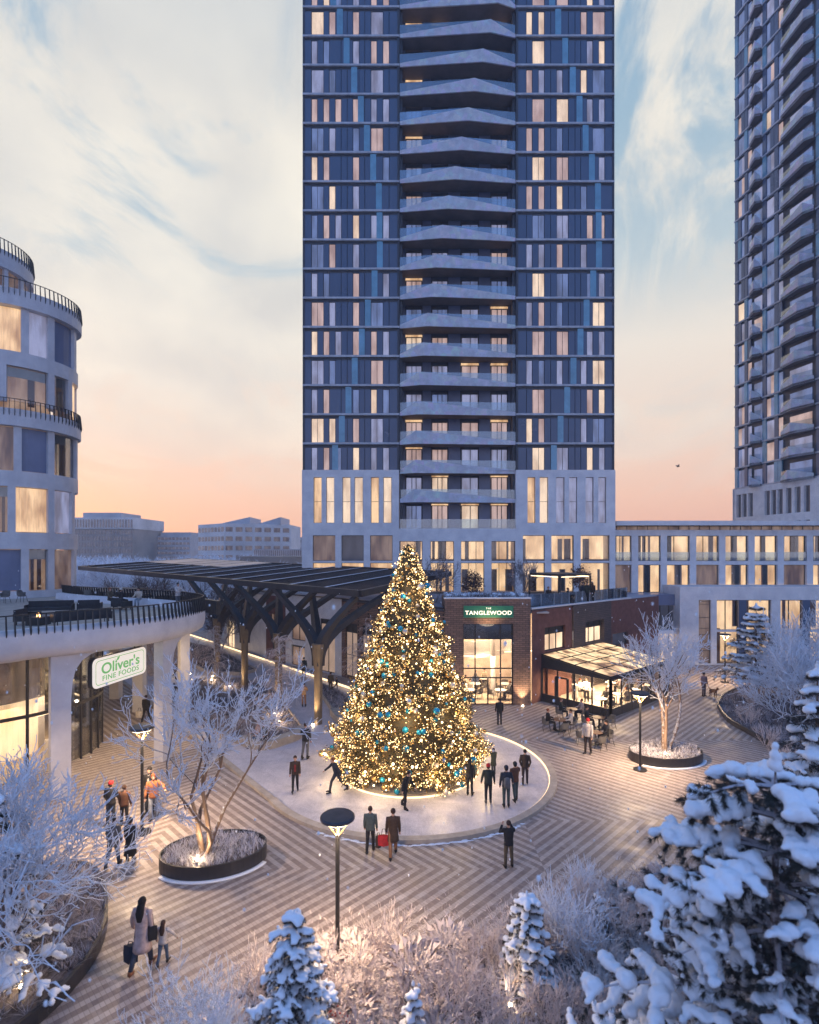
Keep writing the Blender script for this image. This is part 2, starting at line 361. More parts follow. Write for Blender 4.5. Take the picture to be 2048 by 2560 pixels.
# windows
def winmat(name, c, s, curtain=.5, top=.3, rough=.12, base=(.05, .06, .08), hz=1.0):
    t = NT(name); sx = t.n('ShaderNodeSeparateXYZ'); t.l(t.pos, sx.inputs[0])
    u = t.m('ADD', sx.outputs[0], t.m('MULTIPLY', sx.outputs[1], .83))
    cb = t.n('ShaderNodeCombineXYZ'); t.l(u, cb.inputs[0]); t.l(t.m('MULTIPLY', sx.outputs[2], .08), cb.inputs[2])
    folds = t.ramp(t.noise(9, cb.outputs[0], 3), [(.3, 1 - curtain * .55), (.7, 1.0)])
    cb2 = t.n('ShaderNodeCombineXYZ'); t.l(t.m('MULTIPLY', u, hz), cb2.inputs[0]); t.l(t.m('MULTIPLY', sx.outputs[2], .33), cb2.inputs[2])
    room = t.ramp(t.noise(.9, cb2.outputs[0], 2), [(.33, 1 - curtain), (.62, 1.15)])
    e = t.m('MULTIPLY', t.m('MULTIPLY', folds, room), s)
    t.base(base); t.rough(rough); t.sv(t.b.inputs['Emission Color'], t.mix(t.ramp(room, [(.4, 0.0), (1, 1.0)]), mul((c[0], c[1] * .82, c[2] * .66), 1), c)); t.sv(t.b.inputs['Emission Strength'], e)
    t.mat.cycles.emission_sampling = 'NONE'; t.b.inputs['Specular IOR Level'].default_value = .7
    return t.mat
M['w_cream'] = winmat('lit_window_cream', (1.0, .74, .52), .78, .3)
M['w_pink'] = winmat('lit_window_pink', (.80, .55, .48), .58, .35)
M['w_violet'] = winmat('dim_window_violet', (.40, .42, .66), .58, .4, rough=.08)
M['w_blue'] = winmat('dim_window_blue', (.20, .27, .55), .55, .4, rough=.06)
M['w_gold'] = winmat('lit_window_gold', (1.0, .64, .34), .85, .5)
M['w_far'] = winmat('far_window', (.12, .13, .20), .3, .3)
M['w_dark'] = winmat('dark_glass', (.10, .10, .14), .25, .6, rough=.05)
M['w_dim'] = winmat('dim_warm_glass', (.50, .33, .24), .35, .7, rough=.06)
M['room'] = winmat('warm_room', (1.0, .72, .44), 1.15, .5, base=(.5, .4, .3), rough=.7, hz=.6)
M['room_d'] = winmat('dim_room', (.62, .42, .30), .45, .7, base=(.3, .22, .18), rough=.7, hz=.6)
M['curtain'] = mat('curtain', (.60, .52, .46), .9, scale=1)
M['glass'] = glass('clear_glass'); M['rail_glass'] = glass('railing_glass', (.78, .90, .98), .14, .86); M['shop_glass'] = glass('shop_glass', (.95, .93, .9), .03, .97)
M['led'] = emit('led_strip', (1, .72, .42), 1.7, 'NONE'); M['led_soft'] = emit('soft_led', (1, .74, .45), 3.0)
M['lampface'] = emit('lamp_underside', (1, .80, .58), 5); M['uplight'] = emit('spot_lens', (1, .80, .52), 25)
t = NT('fairy_bulb'); bn = t.n('ShaderNodeTexWhiteNoise'); sp_ = t.n('ShaderNodeVectorMath', operation='SNAP'); t.l(t.pos, sp_.inputs[0]); sp_.inputs[1].default_value = (.11, .11, .11); t.l(sp_.outputs[0], bn.inputs['Vector'])
t.base((.5, .3, .1)); t.sv(t.b.inputs['Emission Color'], t.mix(bn.outputs[0], (1, .46, .12), (1, .70, .32))); t.sv(t.b.inputs['Emission Strength'], t.ramp(bn.outputs[0], [(0, .5), (.55, 1.0), (1, 1.0)])); M['bulb'] = t.mat
t.sv(t.b.inputs['Emission Strength'], t.m('MULTIPLY', t.m('POWER', bn.outputs[0], 2.6), 8.5)); t.mat.cycles.emission_sampling = 'NONE'
M['bulb_w'] = emit('bright_bulb', (1, .72, .38), 7, 'NONE')
M['gold'] = mat('gold_bauble', (.75, .48, .18), .22, metal=.9); M['blue_b'] = mat('blue_bauble', (.02, .34, .52), .25, metal=.4); M['cream_b'] = mat('cream_bauble', (.8, .72, .6), .25, metal=.3)
M['gold_ribbon'] = mat('gold_tinsel', (.50, .33, .12), .35, metal=.7)
M['green_sign'] = mat('green_sign', (.03, .24, .12), .5, var=.1); M['sign_white'] = emit('sign_face', (1, .91, .82), .56); M['sign_green'] = emit('green_letters', (.22, .62, .20), .42, 'NONE')
M['letters'] = emit('lit_letters', (1, .86, .66), 1.6, 'NONE')
LD = bpy.data.lights
def lamp(name, kind, loc, power, parent=None, color=(1, .72, .44), size=.2, spot=None, aim=None, blend=.8):
    d = LD.new(name, kind); d.energy = power; d.color = color
    if kind == 'AREA': d.shape = 'DISK'; d.size = size
    else: d.shadow_soft_size = size
    if kind == 'SPOT': d.spot_size = radians(spot or 120); d.spot_blend = blend
    o = bpy.data.objects.new(name, d); COL.objects.link(o); o.location = loc
    if aim is not None: o.rotation_euler = (Vector(aim) - Vector(loc)).to_track_quat('-Z', 'Y').to_euler()
    if parent is not None:
        o.parent = parent; o.matrix_parent_inverse = (Matrix.Translation(parent.location) @ parent.rotation_euler.to_matrix().to_4x4()).inverted()
    return o
R = random.Random(7)
# ------------------------------------------------------------------ ground
def struct(name, mb, m, smooth=False): return tag(mb.build(name, m, smooth=smooth), kind='structure')
m = MB(); m.quad((-1500, -1500, -.02), (1500, -1500, -.02), (1500, 2500, -.02), (-1500, 2500, -.02)); struct('ground', m, M['ground'])
m = MB(); m.quad((-60, 2, 0), (60, 2, 0), (60, 78, 0), (-60, 78, 0)); struct('pavement', m, M['paving'])
RC = (0.0, 27.8); RR = 7.0
arc = [(RC[0] + RR * cos(radians(a)), RC[1] + RR * sin(radians(a))) for a in range(-148, 57, 3)]
L1 = (-25.3, 47.1); L2 = (-27, 70)
ice = arc + [(-3.95, 43), L2, (-40, 85), (-48, 74), (-34, 57.3), L1]
m = MB(); b0 = [(p[0], p[1], .02) for p in ice]; m.add(b0, [tuple(range(len(b0)))]); struct('ice', m, M['ice'])
rk = thing('rink_edge', 'beige stone kerb round the ice rink with a glowing line along its far side', 'kerb', (0, 27.8, 0))
m = MB(); kr = [(RC[0] + (RR + .17) * cos(radians(a)), RC[1] + (RR + .17) * sin(radians(a))) for a in range(-148, 57, 3)]
m.band(kr, 0, .15, .34); m.band([(-34, 57.3), L1, (-13.1, 32.6), kr[0]], 0, .13, .3); m.build('kerb', M['bench'], rk)
m = MB(); kr = [(RC[0] + (RR - .02) * cos(radians(a)), RC[1] + (RR - .02) * sin(radians(a))) for a in range(-62, 57, 3)]
m.band(kr, .03, .12, .03); m.build('light_strip', M['led'], rk)
m = MB(); ln = [(4.0, 33.7), (-3.95, 43), L2, (-40, 85)]
m.band(ln, 0, .22, .30); m.build('low_wall', M['bench'], rk)
m = MB(); ln2 = [(p[0] - .2, p[1] - .18) for p in ln]; m.band(ln2, .10, .26, .05); m.build('light_strip', M['led'], rk)

# ------------------------------------------------------------------ facades
def facade(mb, O, ang, L, z0, z1, holes, depth=.3, n0=0.0):
    """wall face with real openings: O plan origin, ang its direction, holes (u0,u1,z0,z1)"""
    u = Vector((cos(ang), sin(ang), 0)); nrm = Vector((sin(ang), -cos(ang), 0)); o = Vector((O[0], O[1], 0))
    P = lambda a, z, d=0.0: o + u * a - nrm * (d - n0) + Vector((0, 0, z))
    us = sorted({0, L} | {h[0] for h in holes} | {h[1] for h in holes}); zs = sorted({z0, z1} | {h[2] for h in holes} | {h[3] for h in holes})
    us = [a for a in us if 0 <= a <= L]; zs = [a for a in zs if z0 <= a <= z1]
    for i in range(len(us) - 1):
        j = 0
        while j < len(zs) - 1:
            a, b = (us[i] + us[i + 1]) / 2, (zs[j] + zs[j + 1]) / 2
            if not any(h[0] < a < h[1] and h[2] < b < h[3] for h in holes):
                k = j + 1
                while k < len(zs) - 1 and not any(h[0] < a < h[1] and h[2] < (zs[k] + zs[k + 1]) / 2 < h[3] for h in holes): k += 1
                mb.quad(P(us[i], zs[j]), P(us[i + 1], zs[j]), P(us[i + 1], zs[k]), P(us[i], zs[k])); j = k
            else: j += 1
    for h in holes:
        a, b, c, d = h
        mb.quad(P(a, c), P(a, d), P(a, d, depth), P(a, c, depth)); mb.quad(P(b, d), P(b, c), P(b, c, depth), P(b, d, depth))
        mb.quad(P(a, d), P(b, d), P(b, d, depth), P(a, d, depth)); mb.quad(P(b, c), P(a, c), P(a, c, depth), P(b, c, depth))
    return P
def obox(mb, O, ang, u0, u1, d0, d1, z0, z1):     # box in a wall's own frame; d = distance out of the wall
    u = Vector((cos(ang), sin(ang), 0)); nrm = Vector((sin(ang), -cos(ang), 0)); o = Vector((O[0], O[1], 0))
    vs = [o + u * a + nrm * d + Vector((0, 0, z)) for z in (z0, z1) for d in (d1, d0) for a in (u0, u1)]
    mb.add(vs, [(0, 2, 3, 1), (4, 5, 7, 6), (0, 1, 5, 4), (2, 6, 7, 3), (0, 4, 6, 2), (1, 3, 7, 5)])
def window(parent, O, ang, h, wm, mull=(), trans=(), depth=.22, fr=.05, name='window', count=None, dark=None, framemat=None):
    """pane + frame recessed in a hole"""
    a, b, c, d = h; m = MB(); e = .006
    obox(m, O, ang, a + e, b - e, -depth - .03, -depth, c + e, d - e); o = m.build(name, wm, parent)
    f = MB()
    for (p, q, r, s) in ((a, a + fr, c, d), (b - fr, b, c, d), (a + fr, b - fr, c, c + fr), (a + fr, b - fr, d - fr, d)):
        obox(f, O, ang, max(p, a + .002), min(q, b - .002), -depth + .004, -depth + .07, r + .003, s - .003)
    for x in mull: obox(f, O, ang, a + (b - a) * x - fr / 2, a + (b - a) * x + fr / 2, -depth + .004, -depth + .06, c + fr + .003, d - fr - .003)
    for z in trans: obox(f, O, ang, a + fr, b - fr, -depth + .006, -depth + .05, c + (d - c) * z - fr / 2, c + (d - c) * z + fr / 2)
    if dark: 
        obox(f, O, ang, a + fr, b - fr, -depth + .003, -depth + .03, c + (d - c) * dark, d - fr)
    f.build('frame', framemat or M['black'], o)
    return o
def litmat(r, warm=.6):
    x = r.random()
    if x < warm * .22: return M['w_cream']
    if x < warm * .85: return M['w_pink']
    if x < warm * .85 + .33: return M['w_violet']
    return M['w_blue']

# ------------------------------------------------------------------ main tower
TY = 56.0; K = TY / F
def tx(zx): return (zx / 2.1037 + 740 - 1024) * K
def px(x): return (x - 1024) * K
S = [19.6, 22.46] + [22.46 + 3.016 * k for k in range(1, 17)]
tower = thing('residential_tower', 'tall navy glass residential tower with folded concrete balconies up its middle', 'tower', (5, 57, 0))
XL, XB0, XB1, XR = px(757), px(999), px(1290), px(1536)
m = MB(); m.box(XL + .1, XB0, TY + .26, TY + 20, 19.6, S[-1]); m.box(XB1, XR - .1, TY + .26, TY + 20, 19.6, S[-1]); m.box(XB0, XB1, 57.7, TY + 20, 13, S[-1]); m.box(XL + .5, XR - .5, TY + 1, TY + 19.5, S[-1], S[-1] + 2.6)
m.build('core_wall', M['slab_dark'], tower)
CLX = [190, 225, 260, 293, 330, 362, 397, 425, 423, 420, 390, 357, 325, 290, 250, 215, 180]
CRX = [1340, 1375, 1410, 1443, 1480, 1512, 1547, 1577, 1576, 1572, 1540, 1507, 1475, 1440, 1400, 1363, 1330]
PAN, JOI, CYA, SLA = [[MB(), MB()] for _ in range(4)]; wins = []
for i in range(17):
    z0, z1 = S[i] + .10, S[i + 1] - .12; zt = z1 - .30
    A = i % 2 == 1
    for side in (0, 1):
        pan, joint, cyan = PAN[side], JOI[side], CYA[side]
        if side == 0:
            e0, e1, grid = 45, 537, [82 + 31.35 * k for k in range(13)]
            W_ = [(82, 145), (175, 207), (300, 332), (395, 458)] if A else [(82, 112), (145, 175), (207, 238), (300, 332), (395, 425), (458, 490)]
            if i % 4 == 2: W_ = [w_ for w_ in W_ if w_ != (207, 238)]
            cx = CLX[i]; joints = [145, 238, 270, 332, 362, 490]
        else:
            e0, e1 = 1166, 1668
            W_ = [(1213, 1243), (1277, 1307), (1373, 1403), (1500, 1530), (1563, 1625)] if A else [(1245, 1307), (1373, 1433), (1532, 1562), (1595, 1625)]
            cx = CRX[i]; joints = [1213, 1340, 1433, 1468, 1498]
        W_ = [w_ for w_ in W_ if not (w_[0] < cx + 16 < w_[1])]
        cyr = (cx, cx + 33)
        edges = sorted([e0, e1] + [v for w_ in W_ for v in w_] + [j for j in joints if not any(w_[0] < j < w_[1] for w_ in W_)])
        edges = sorted(set(edges))
        for a, b in zip(edges, edges[1:]):
            if b - a < 3: continue
            if (a, b) in W_:
                wins.append((tx(a), tx(b), z0, zt, i)); continue
            pan.box(tx(a) + .03, tx(b) - .03, TY, TY + .24, z0 + .03, zt)
        joint.box(tx(e0), tx(e1), TY + .06, TY + .2, zt + .02, z1 - .02)
        cyan.box(tx(cyr[0]) + .02, tx(cyr[1]) - .02, TY - .035, TY - .005, z0 + .03, z1 - .03)
for i, z in enumerate(S):
    if i == 0: continue
    for a, b in ((XL, XB0), (XB1, XR)): m = MB(); m.box(a, b, TY - .12, TY + .25, z - .1, z + .1); m.build('floor_band', M['slab'], tower)
for s_ in (0, 1): PAN[s_].build('cladding_panels', M['panel'], tower); JOI[s_].build('head_trim', M['slab_dark'], tower); CYA[s_].build('blue_glass_fins', M['cyan'], tower)
m = MB()
for x in (XL, XB0 - .22, XB1, XR - .22): m.box(x, x + .22, TY - .05, TY + .3, 19.6, S[-1])
m.build('corner_trim', M['slab_dark'], tower)
wins.sort(key=lambda w_: w_[4]); rest = {}
for n_, (a, b, z0, z1, i) in enumerate(wins):
    warm = .62 if i % 3 else .35
    wm = litmat(R, warm)
    if n_ < 96:
        m = MB(); m.box(a + .03, b - .03, TY + .07, TY + .12, z0 + .03, z1 - .03)
        if b - a > .9: m.mi = 1; m.box((a + b) / 2 - .02, (a + b) / 2 + .02, TY + .03, TY + .07, z0 + .03, z1 - .03)
        m.build('window', [wm, M['slab_dark']], tower)
    else:
        rest.setdefault(wm.name, (wm, MB()))[1].box(a + .03, b - .03, TY + .07, TY + .12, z0 + .03, z1 - .03)
for k_, (wm, mb) in rest.items(): tag(mb.build('upper_windows', wm, tower), kind='stuff')
# bay doors
for lv in range(19):
    z = [13.6, 16.6][lv] + .15 if lv < 2 else S[lv - 2] + .15
    top = z + 2.35
    for d, (a, b) in enumerate([(577, 665), (717, 805), (877, 970), (1037, 1127)]):
        a, b = tx(a), tx(b); wm = litmat(R, .75 if lv < 7 else .38); m = MB(); lit = wm in (M['w_cream'], M['w_pink'])
        m.mi = 0; m.box(a, b, 57.56, 57.62, z, top)
        m.mi = 1
        for x in (a, (a + b) / 2 - (.25 if d != 2 else 0), b - .08): m.box(x, x + .08, 57.48, 57.58, z, top)
        if d != 2: m.box((a + b) / 2 + .2, (a + b) / 2 + .28, 57.48, 57.58, z, top)
        m.box(a, b, 57.47, 57.585, top, top + .08)
        m.mi = 2 if lit and R.random() < .6 else 1; m.box(a - .02, b + .02, 57.5, 57.6, top + .08, top + .33)
        m.build('balcony_door', [wm, M['slab_dark'], M['w_gold']], tower)
m = MB()
for a, b in ((549, 575), (668, 714), (808, 872), (974, 1034), (1130, 1155)):
    m.box(tx(a), tx(b), 57.6, 57.68, 13.7, S[-1])
m.build('bay_panels', M['panel_l'], tower)
m = MB(); m.box(XB0 + .02, XB0 + .3, TY + .3, 57.7, 13.7, S[-1]); m.box(XB1 - .3, XB1 - .02, TY + .3, 57.7, 13.7, S[-1]); m.build('bay_side', M['slab_dark'], tower)
PK = [1060, 1020, 980, 937, 903, 868, 835, 800, 770, 740, 715, 690, 668, 655, 640, 632, 628, 620][::-1]
BL = [16.45, 19.45] + [S[k] for k in range(1, 17)]
for lv, z in enumerate(BL):
    xp = tx(PK[lv]); yp = TY - .6; zb = z - .12; a, b = XB0 + .03, XB1 - .03
    m = MB(); m.prism([(a, TY), (xp, yp), (b, TY), (b, 57.45), (a, 57.45)], zb, zb + .27)
    bal = m.build('balcony', M['soffit'], tower)
    # folded parapet: low at the ends, full height at the peak
    m = MB(); zt = zb + 1.3
    for (x0, y0, h0, x1, y1, h1) in ((a, TY - .01, .36, xp, yp - .01, 1.34), (xp, yp - .01, 1.34, b, TY - .01, .36)):
        l = hypot(x1 - x0, y1 - y0); nx, ny = -(y1 - y0) / l * .12, (x1 - x0) / l * .12
        vs = [(x0, y0, zb - .01), (x1, y1, zb - .01), (x1, y1, zb + h1), (x0, y0, zb + h0)]
        m.add(vs + [(p[0] + nx, p[1] + ny, p[2]) for p in vs], [(0, 1, 2, 3), (7, 6, 5, 4), (3, 2, 6, 7), (0, 4, 5, 1), (0, 3, 7, 4), (1, 5, 6, 2)])
    m.build('parapet', M['conc'], bal)
    m = MB()
    for (x0, y0, h0, x1, y1, h1) in ((a, TY + .05, .36, xp, yp + .07, 1.34), (xp, yp + .07, 1.34, b, TY + .05, .36)):
        vs = [(x0, y0, zb + h0 - .1), (x1, y1, zb + h1 - .1), (x1, y1, zb + 1.35), (x0, y0, zb + 1.35)]
        m.add(vs + [(p[0], p[1] + .015, p[2]) for p in vs], [(0, 1, 2, 3), (7, 6, 5, 4), (3, 2, 6, 7)])
    m.build('glass_rail', M['rail_glass'], bal)
# stone base with two-storey windows
hl = [(786, 806), (817.5, 837.5), (858, 878), (888, 909), (929, 949), (960, 980.5)]; hr = [(1319.5, 1339), (1350, 1371), (1391, 1412), (1423, 1443.5), (1464.5, 1484.5), (1496, 1516)]
zz = lambda y: H - (y - HOR) * K
low = [(784, 840), (855.5, 911), (927, 983)]; lowc = [(1000, 1057.5), (1077.5, 1136), (1153.5, 1211.5), (1229.6, 1289)]; lowr = [(1308, 1362.7), (1379, 1435), (1452, 1524)]
holes = []; defs = []
for a, b in hl + hr: defs.append((px(a) - XL, px(b) - XL, zz(1307.5), zz(1193.4), 'tall'))
for a, b in low + lowr: defs.append((px(a) - XL, px(b) - XL, 6.9, zz(1338.5), 'low'))
for a, b in lowc: defs.append((px(a) - XL, px(b) - XL, 6.9, zz(1353), 'low'))
bay = (XB0 - XL, XB1 - XL, zz(1322.7), 19.65)
OB = (XL - .05, TY - .18)
m = MB(); P = facade(m, OB, 0, XR - XL + .1, 3.0, 19.65, [d[:4] for d in defs] + [bay], .55)
m.box(XL - .05, XB0, TY - .17, TY + .3, 19.655, 19.70); m.box(XB1, XR + .05, TY - .17, TY + .3, 19.655, 19.70)
m.box(XL - .05, XL + .3, TY - .17, TY + 20, 0, 19.6); m.box(XR - .3, XR + .05, TY - .17, TY + 20, 0, 19.6)
m.build('stone_base', M['stone'], tower)
m = MB(); m.box(XL + .3, XR - .3, TY + 2.4, TY + 2.6, 3, 19.5); m.build('room_wall', M['room'], tower)
m = MB()
for z in (6.8, 10.2, 13.3): m.box(XL + .3, XR - .3, TY + .4, TY + 2.4, z, z + .25)
for x in (XB0, XB1): m.box(x - .1, x + .1, TY + .4, TY + 2.4, 3, 19.5)
m.build('room_floors', M['curtain'], tower)
cur = MB(); fins = MB()
for (a, b, z0, z1, kind) in defs:
    if kind == 'tall':
        wm = R.choice([M['w_cream'], M['w_cream'], M['w_pink'], M['w_gold']]) if a < 13 else R.choice([M['w_cream'], M['w_violet'], M['w_pink'], M['w_violet'], M['w_gold']])
        window(tower, OB, 0, (a, b, z0, z1), wm, (), (.47,), .3, .04)
    else:
        if b < 10: wm = [M['w_dim'], M['w_dark'], M['w_dim']][int(a / 3.1) % 3]; window(tower, OB, 0, (a, b, zz(1402), z1), wm, (), (), .3, .05); window(tower, OB, 0, (a, b, z0, zz(1407)), M['w_gold'], (), (), .3, .05)
        else:
            mu = (.33, .66) if a < 22.2 else ()
            window(tower, OB, 0, (a, b, zz(1402), z1), M['shop_glass'], mu, (), .3, .05); window(tower, OB, 0, (a, b, z0, zz(1407)), M['shop_glass'], mu, (), .3, .05)
            for z in (z0 + .2, zz(1402)):
                n = R.randint(1, 3)
                for _ in range(n):
                    x = R.uniform(a, b - .5) + OB[0]; (cur if R.random() < .55 else fins).box(x, x + R.uniform(.15, .7), TY + .75, TY + .9, z, z + 2.3)
    obox(m2 := MB(), OB, 0, a, b, -.42, -.05, zz(1407), zz(1402)) if kind == 'low' else None
    if kind == 'low': m2.build('spandrel', M['stone'], tower)
cur.build('curtains', M['curtain'], tower); fins.build('drapes', M['wood'], tower)
m = MB(); a = XB0 + .05; m.box(a, XB1 - .05, TY - .15, TY - .13, zz(1322), zz(1298)); m.build('glass_rail', M['rail_glass'], tower)
m = MB(); m.box(XB0, XB1, TY - .17, 57.6, zz(1322.7) - .02, zz(1322.7) + .06); m.build('terrace_floor', M['stone'], tower)

# ------------------------------------------------------------------ stone podium wing on the right
WY = 57.2; kw = WY / F; OW = ((1536 - 1024) * kw, WY); uw = lambda x: (x - 1536) * kw; zw = lambda y: H - (y - HOR) * kw
wing = thing('stone_wing', 'long pale stone wing with two rows of lit bays right of the tall tower', 'building', (24, 57.2, 0))
defs = []
xs = [(1538, 1579.5), (1596, 1652.6)] + [(1668 + 73.1 * k, 1725.4 + 73.1 * k) for k in range(10)]
for k, (a, b) in enumerate(xs):
    defs.append((uw(a), uw(b), zw(1402.6), zw(1339.3), 1)); defs.append((uw(a), uw(b), zw(1466) if k > 2 else 6.9, zw(1412), 2))
LW = uw(2400)
m = MB(); facade(m, OW, 0, LW, 3, zw(1327), [d[:4] for d in defs], .5); m.box(OW[0], OW[0] + LW, WY + .01, WY + 15, zw(1327) + .002, zw(1327) + .1)
m.build('stone_frame', M['stone'], wing)
m = MB(); m.box(OW[0], OW[0] + LW, WY + 2.0, WY + 2.2, 3, zw(1330)); m.build('room_wall', M['room'], wing)
m = MB(); m.box(OW[0], OW[0] + LW, WY + .5, WY + 2, zw(1402.6) - .3, zw(1402.6) - .05); m.build('floor_slab', M['curtain'], wing)
m = MB(); m.box(OW[0] + 1, OW[0] + LW, WY + 1.2, WY + 1.5, zw(1325), zw(1314.5)); m.box(OW[0] + 1.5, OW[0] + LW, WY + 2, WY + 14, zw(1325), zw(1316)); m.build('roof_trim', M['w_dim'], wing)
m = MB()
for k in range(34): m.box(OW[0] + .3 + k * 1.1, OW[0] + .36 + k * 1.1, WY + .2, WY + .26, zw(1327) + .1, zw(1314.5))
m.box(OW[0] + .3, OW[0] + LW, WY + .2, WY + .26, zw(1315.5), zw(1313.5)); m.build('roof_railing', M['black'], wing)
m = MB(); m.prism([(OW[0] + .02, WY - .6), (OW[0] + 3.2, WY - .9), (OW[0] + LW, WY - .9), (OW[0] + LW, WY + 15), (OW[0] + .02, WY + 15)], zw(1314), zw(1303)); m.build('roof_canopy', M['stone'], wing)
cur = MB(); fins = MB(); n = 0
for (a, b, z0, z1, row) in defs:
    if row == 1: window(wing, OW, 0, (a, b, z0, z1), M['shop_glass'], (.36 + .3 * (n % 2),), (), .35, .06)
    else: window(wing, OW, 0, (a, b, z0, z1), [M['shop_glass'], M['w_dim'], M['shop_glass']][n % 3] if n % 4 else M['w_dim'], (), (), .35, .06)
    n += 1
    for _ in range(3):
        x = R.uniform(a, b - .6) + OW[0]; (cur if R.random() < .5 else fins).box(x, x + R.uniform(.15, .6), WY + .8, WY + .95, z0, z1)
    if row == 1:
        g = MB(); obox(g, OW, 0, a, b, -.08, -.06, z0, z0 + .95); g.build('glass_rail', M['rail_glass'], wing)
cur.build('curtains', M['curtain'], wing); fins.build('drapes', M['wood'], wing)
# lower stone block
LY = 53.6; kl = LY / F; zl = lambda y: H - (y - HOR) * kl; OL = ((1700 - 1024) * kl, LY); ul = lambda x: (x - 1700) * kl
blk = thing('stone_pavilion', 'low pale stone block with wide shop windows behind the snowy conifers', 'building', (29, 53.6, 0))
holes = [(ul(1747.4), ul(1778.5), 0.1, zl(1500))] + [(ul(1792.5 + 159.3 * k), ul(1929 + 159.3 * k), 0.1, zl(1500)) for k in range(3)]
m = MB(); facade(m, OL, 0, ul(2300), 0, zl(1468), holes, .5); m.box(OL[0], OL[0] + ul(2300), LY + .01, LY + 3.5, zl(1468) + .002, zl(1468) + .05)
m.box(OL[0], OL[0] + .4, LY + .01, LY + 3.5, 0, zl(1468)); m.build('stone_frame', M['stone'], blk)
window(blk, OL, 0, holes[0], M['w_dim'], (), (.2, .45, .55, .72, .93, .97), .3, .05)
cur = MB(); fins = MB(); m = MB()
for h in holes[1:]:
    a, b, z0, z1 = h; window(blk, OL, 0, h, M['shop_glass'], (.18, .40, .52), (), .3, .08)
    obox(fins, OL, 0, a + (b - a) * .40, a + (b - a) * .54, -.28, .02, z0, z1)
    obox(m, OL, 0, a, b, -.5, -.02, zl(1580), zl(1575))
    for _ in range(6): x = R.uniform(a, b - .6); obox(cur, OL, 0, x, x + R.uniform(.2, .6), -1.0, -.85, z0 + R.choice((0, 3.6)), z0 + 3.4 + R.choice((0, 2.9)))
fins.build('metal_panels', M['panel'], blk); cur.build('curtains', M['wood'], blk); m.build('floor_slab', M['stone'], blk)
m = MB(); m.box(OL[0] + .5, OL[0] + ul(2300), LY + 2.2, LY + 2.4, 0, zl(1470)); m.build('room_wall', M['room'], blk)
# recessed link between them
lk = thing('glazed_link', 'dark recessed glazed link between the red brick corner and the stone block', 'building', (24, 55, 0))
X0, X1 = W(1560, 0, 54.8)[0], OL[0] - .01
zk = lambda y: H - (y - HOR) * 54.8 / F
m = MB(); m.box(X0, X1, 54.6, 57, zk(1513), zk(1486)); m.build('dark_fascia', M['panel_l'], lk)
m = MB(); m.box(X0, X1, 54.9, 55, zk(1576), zk(1513)); m.build('dark_window', M['w_dark'], lk)
m = MB(); m.box(X0, X1, 54.3, 55.4, zk(1583), zk(1575)); m.build('snowy_ledge', M['snow'], lk)
m = MB(); m.box(X0, X1, 54.9, 55, 0, zk(1583)); m.build('lit_window', M['room'], lk)
m = MB()
for x in (1600, 1625, 1650, 1672): q = W(x, 0, 54.8)[0]; m.box(q, q + .08, 54.8, 54.9, 0, zk(1513))
m.build('mullions', M['black'], lk)

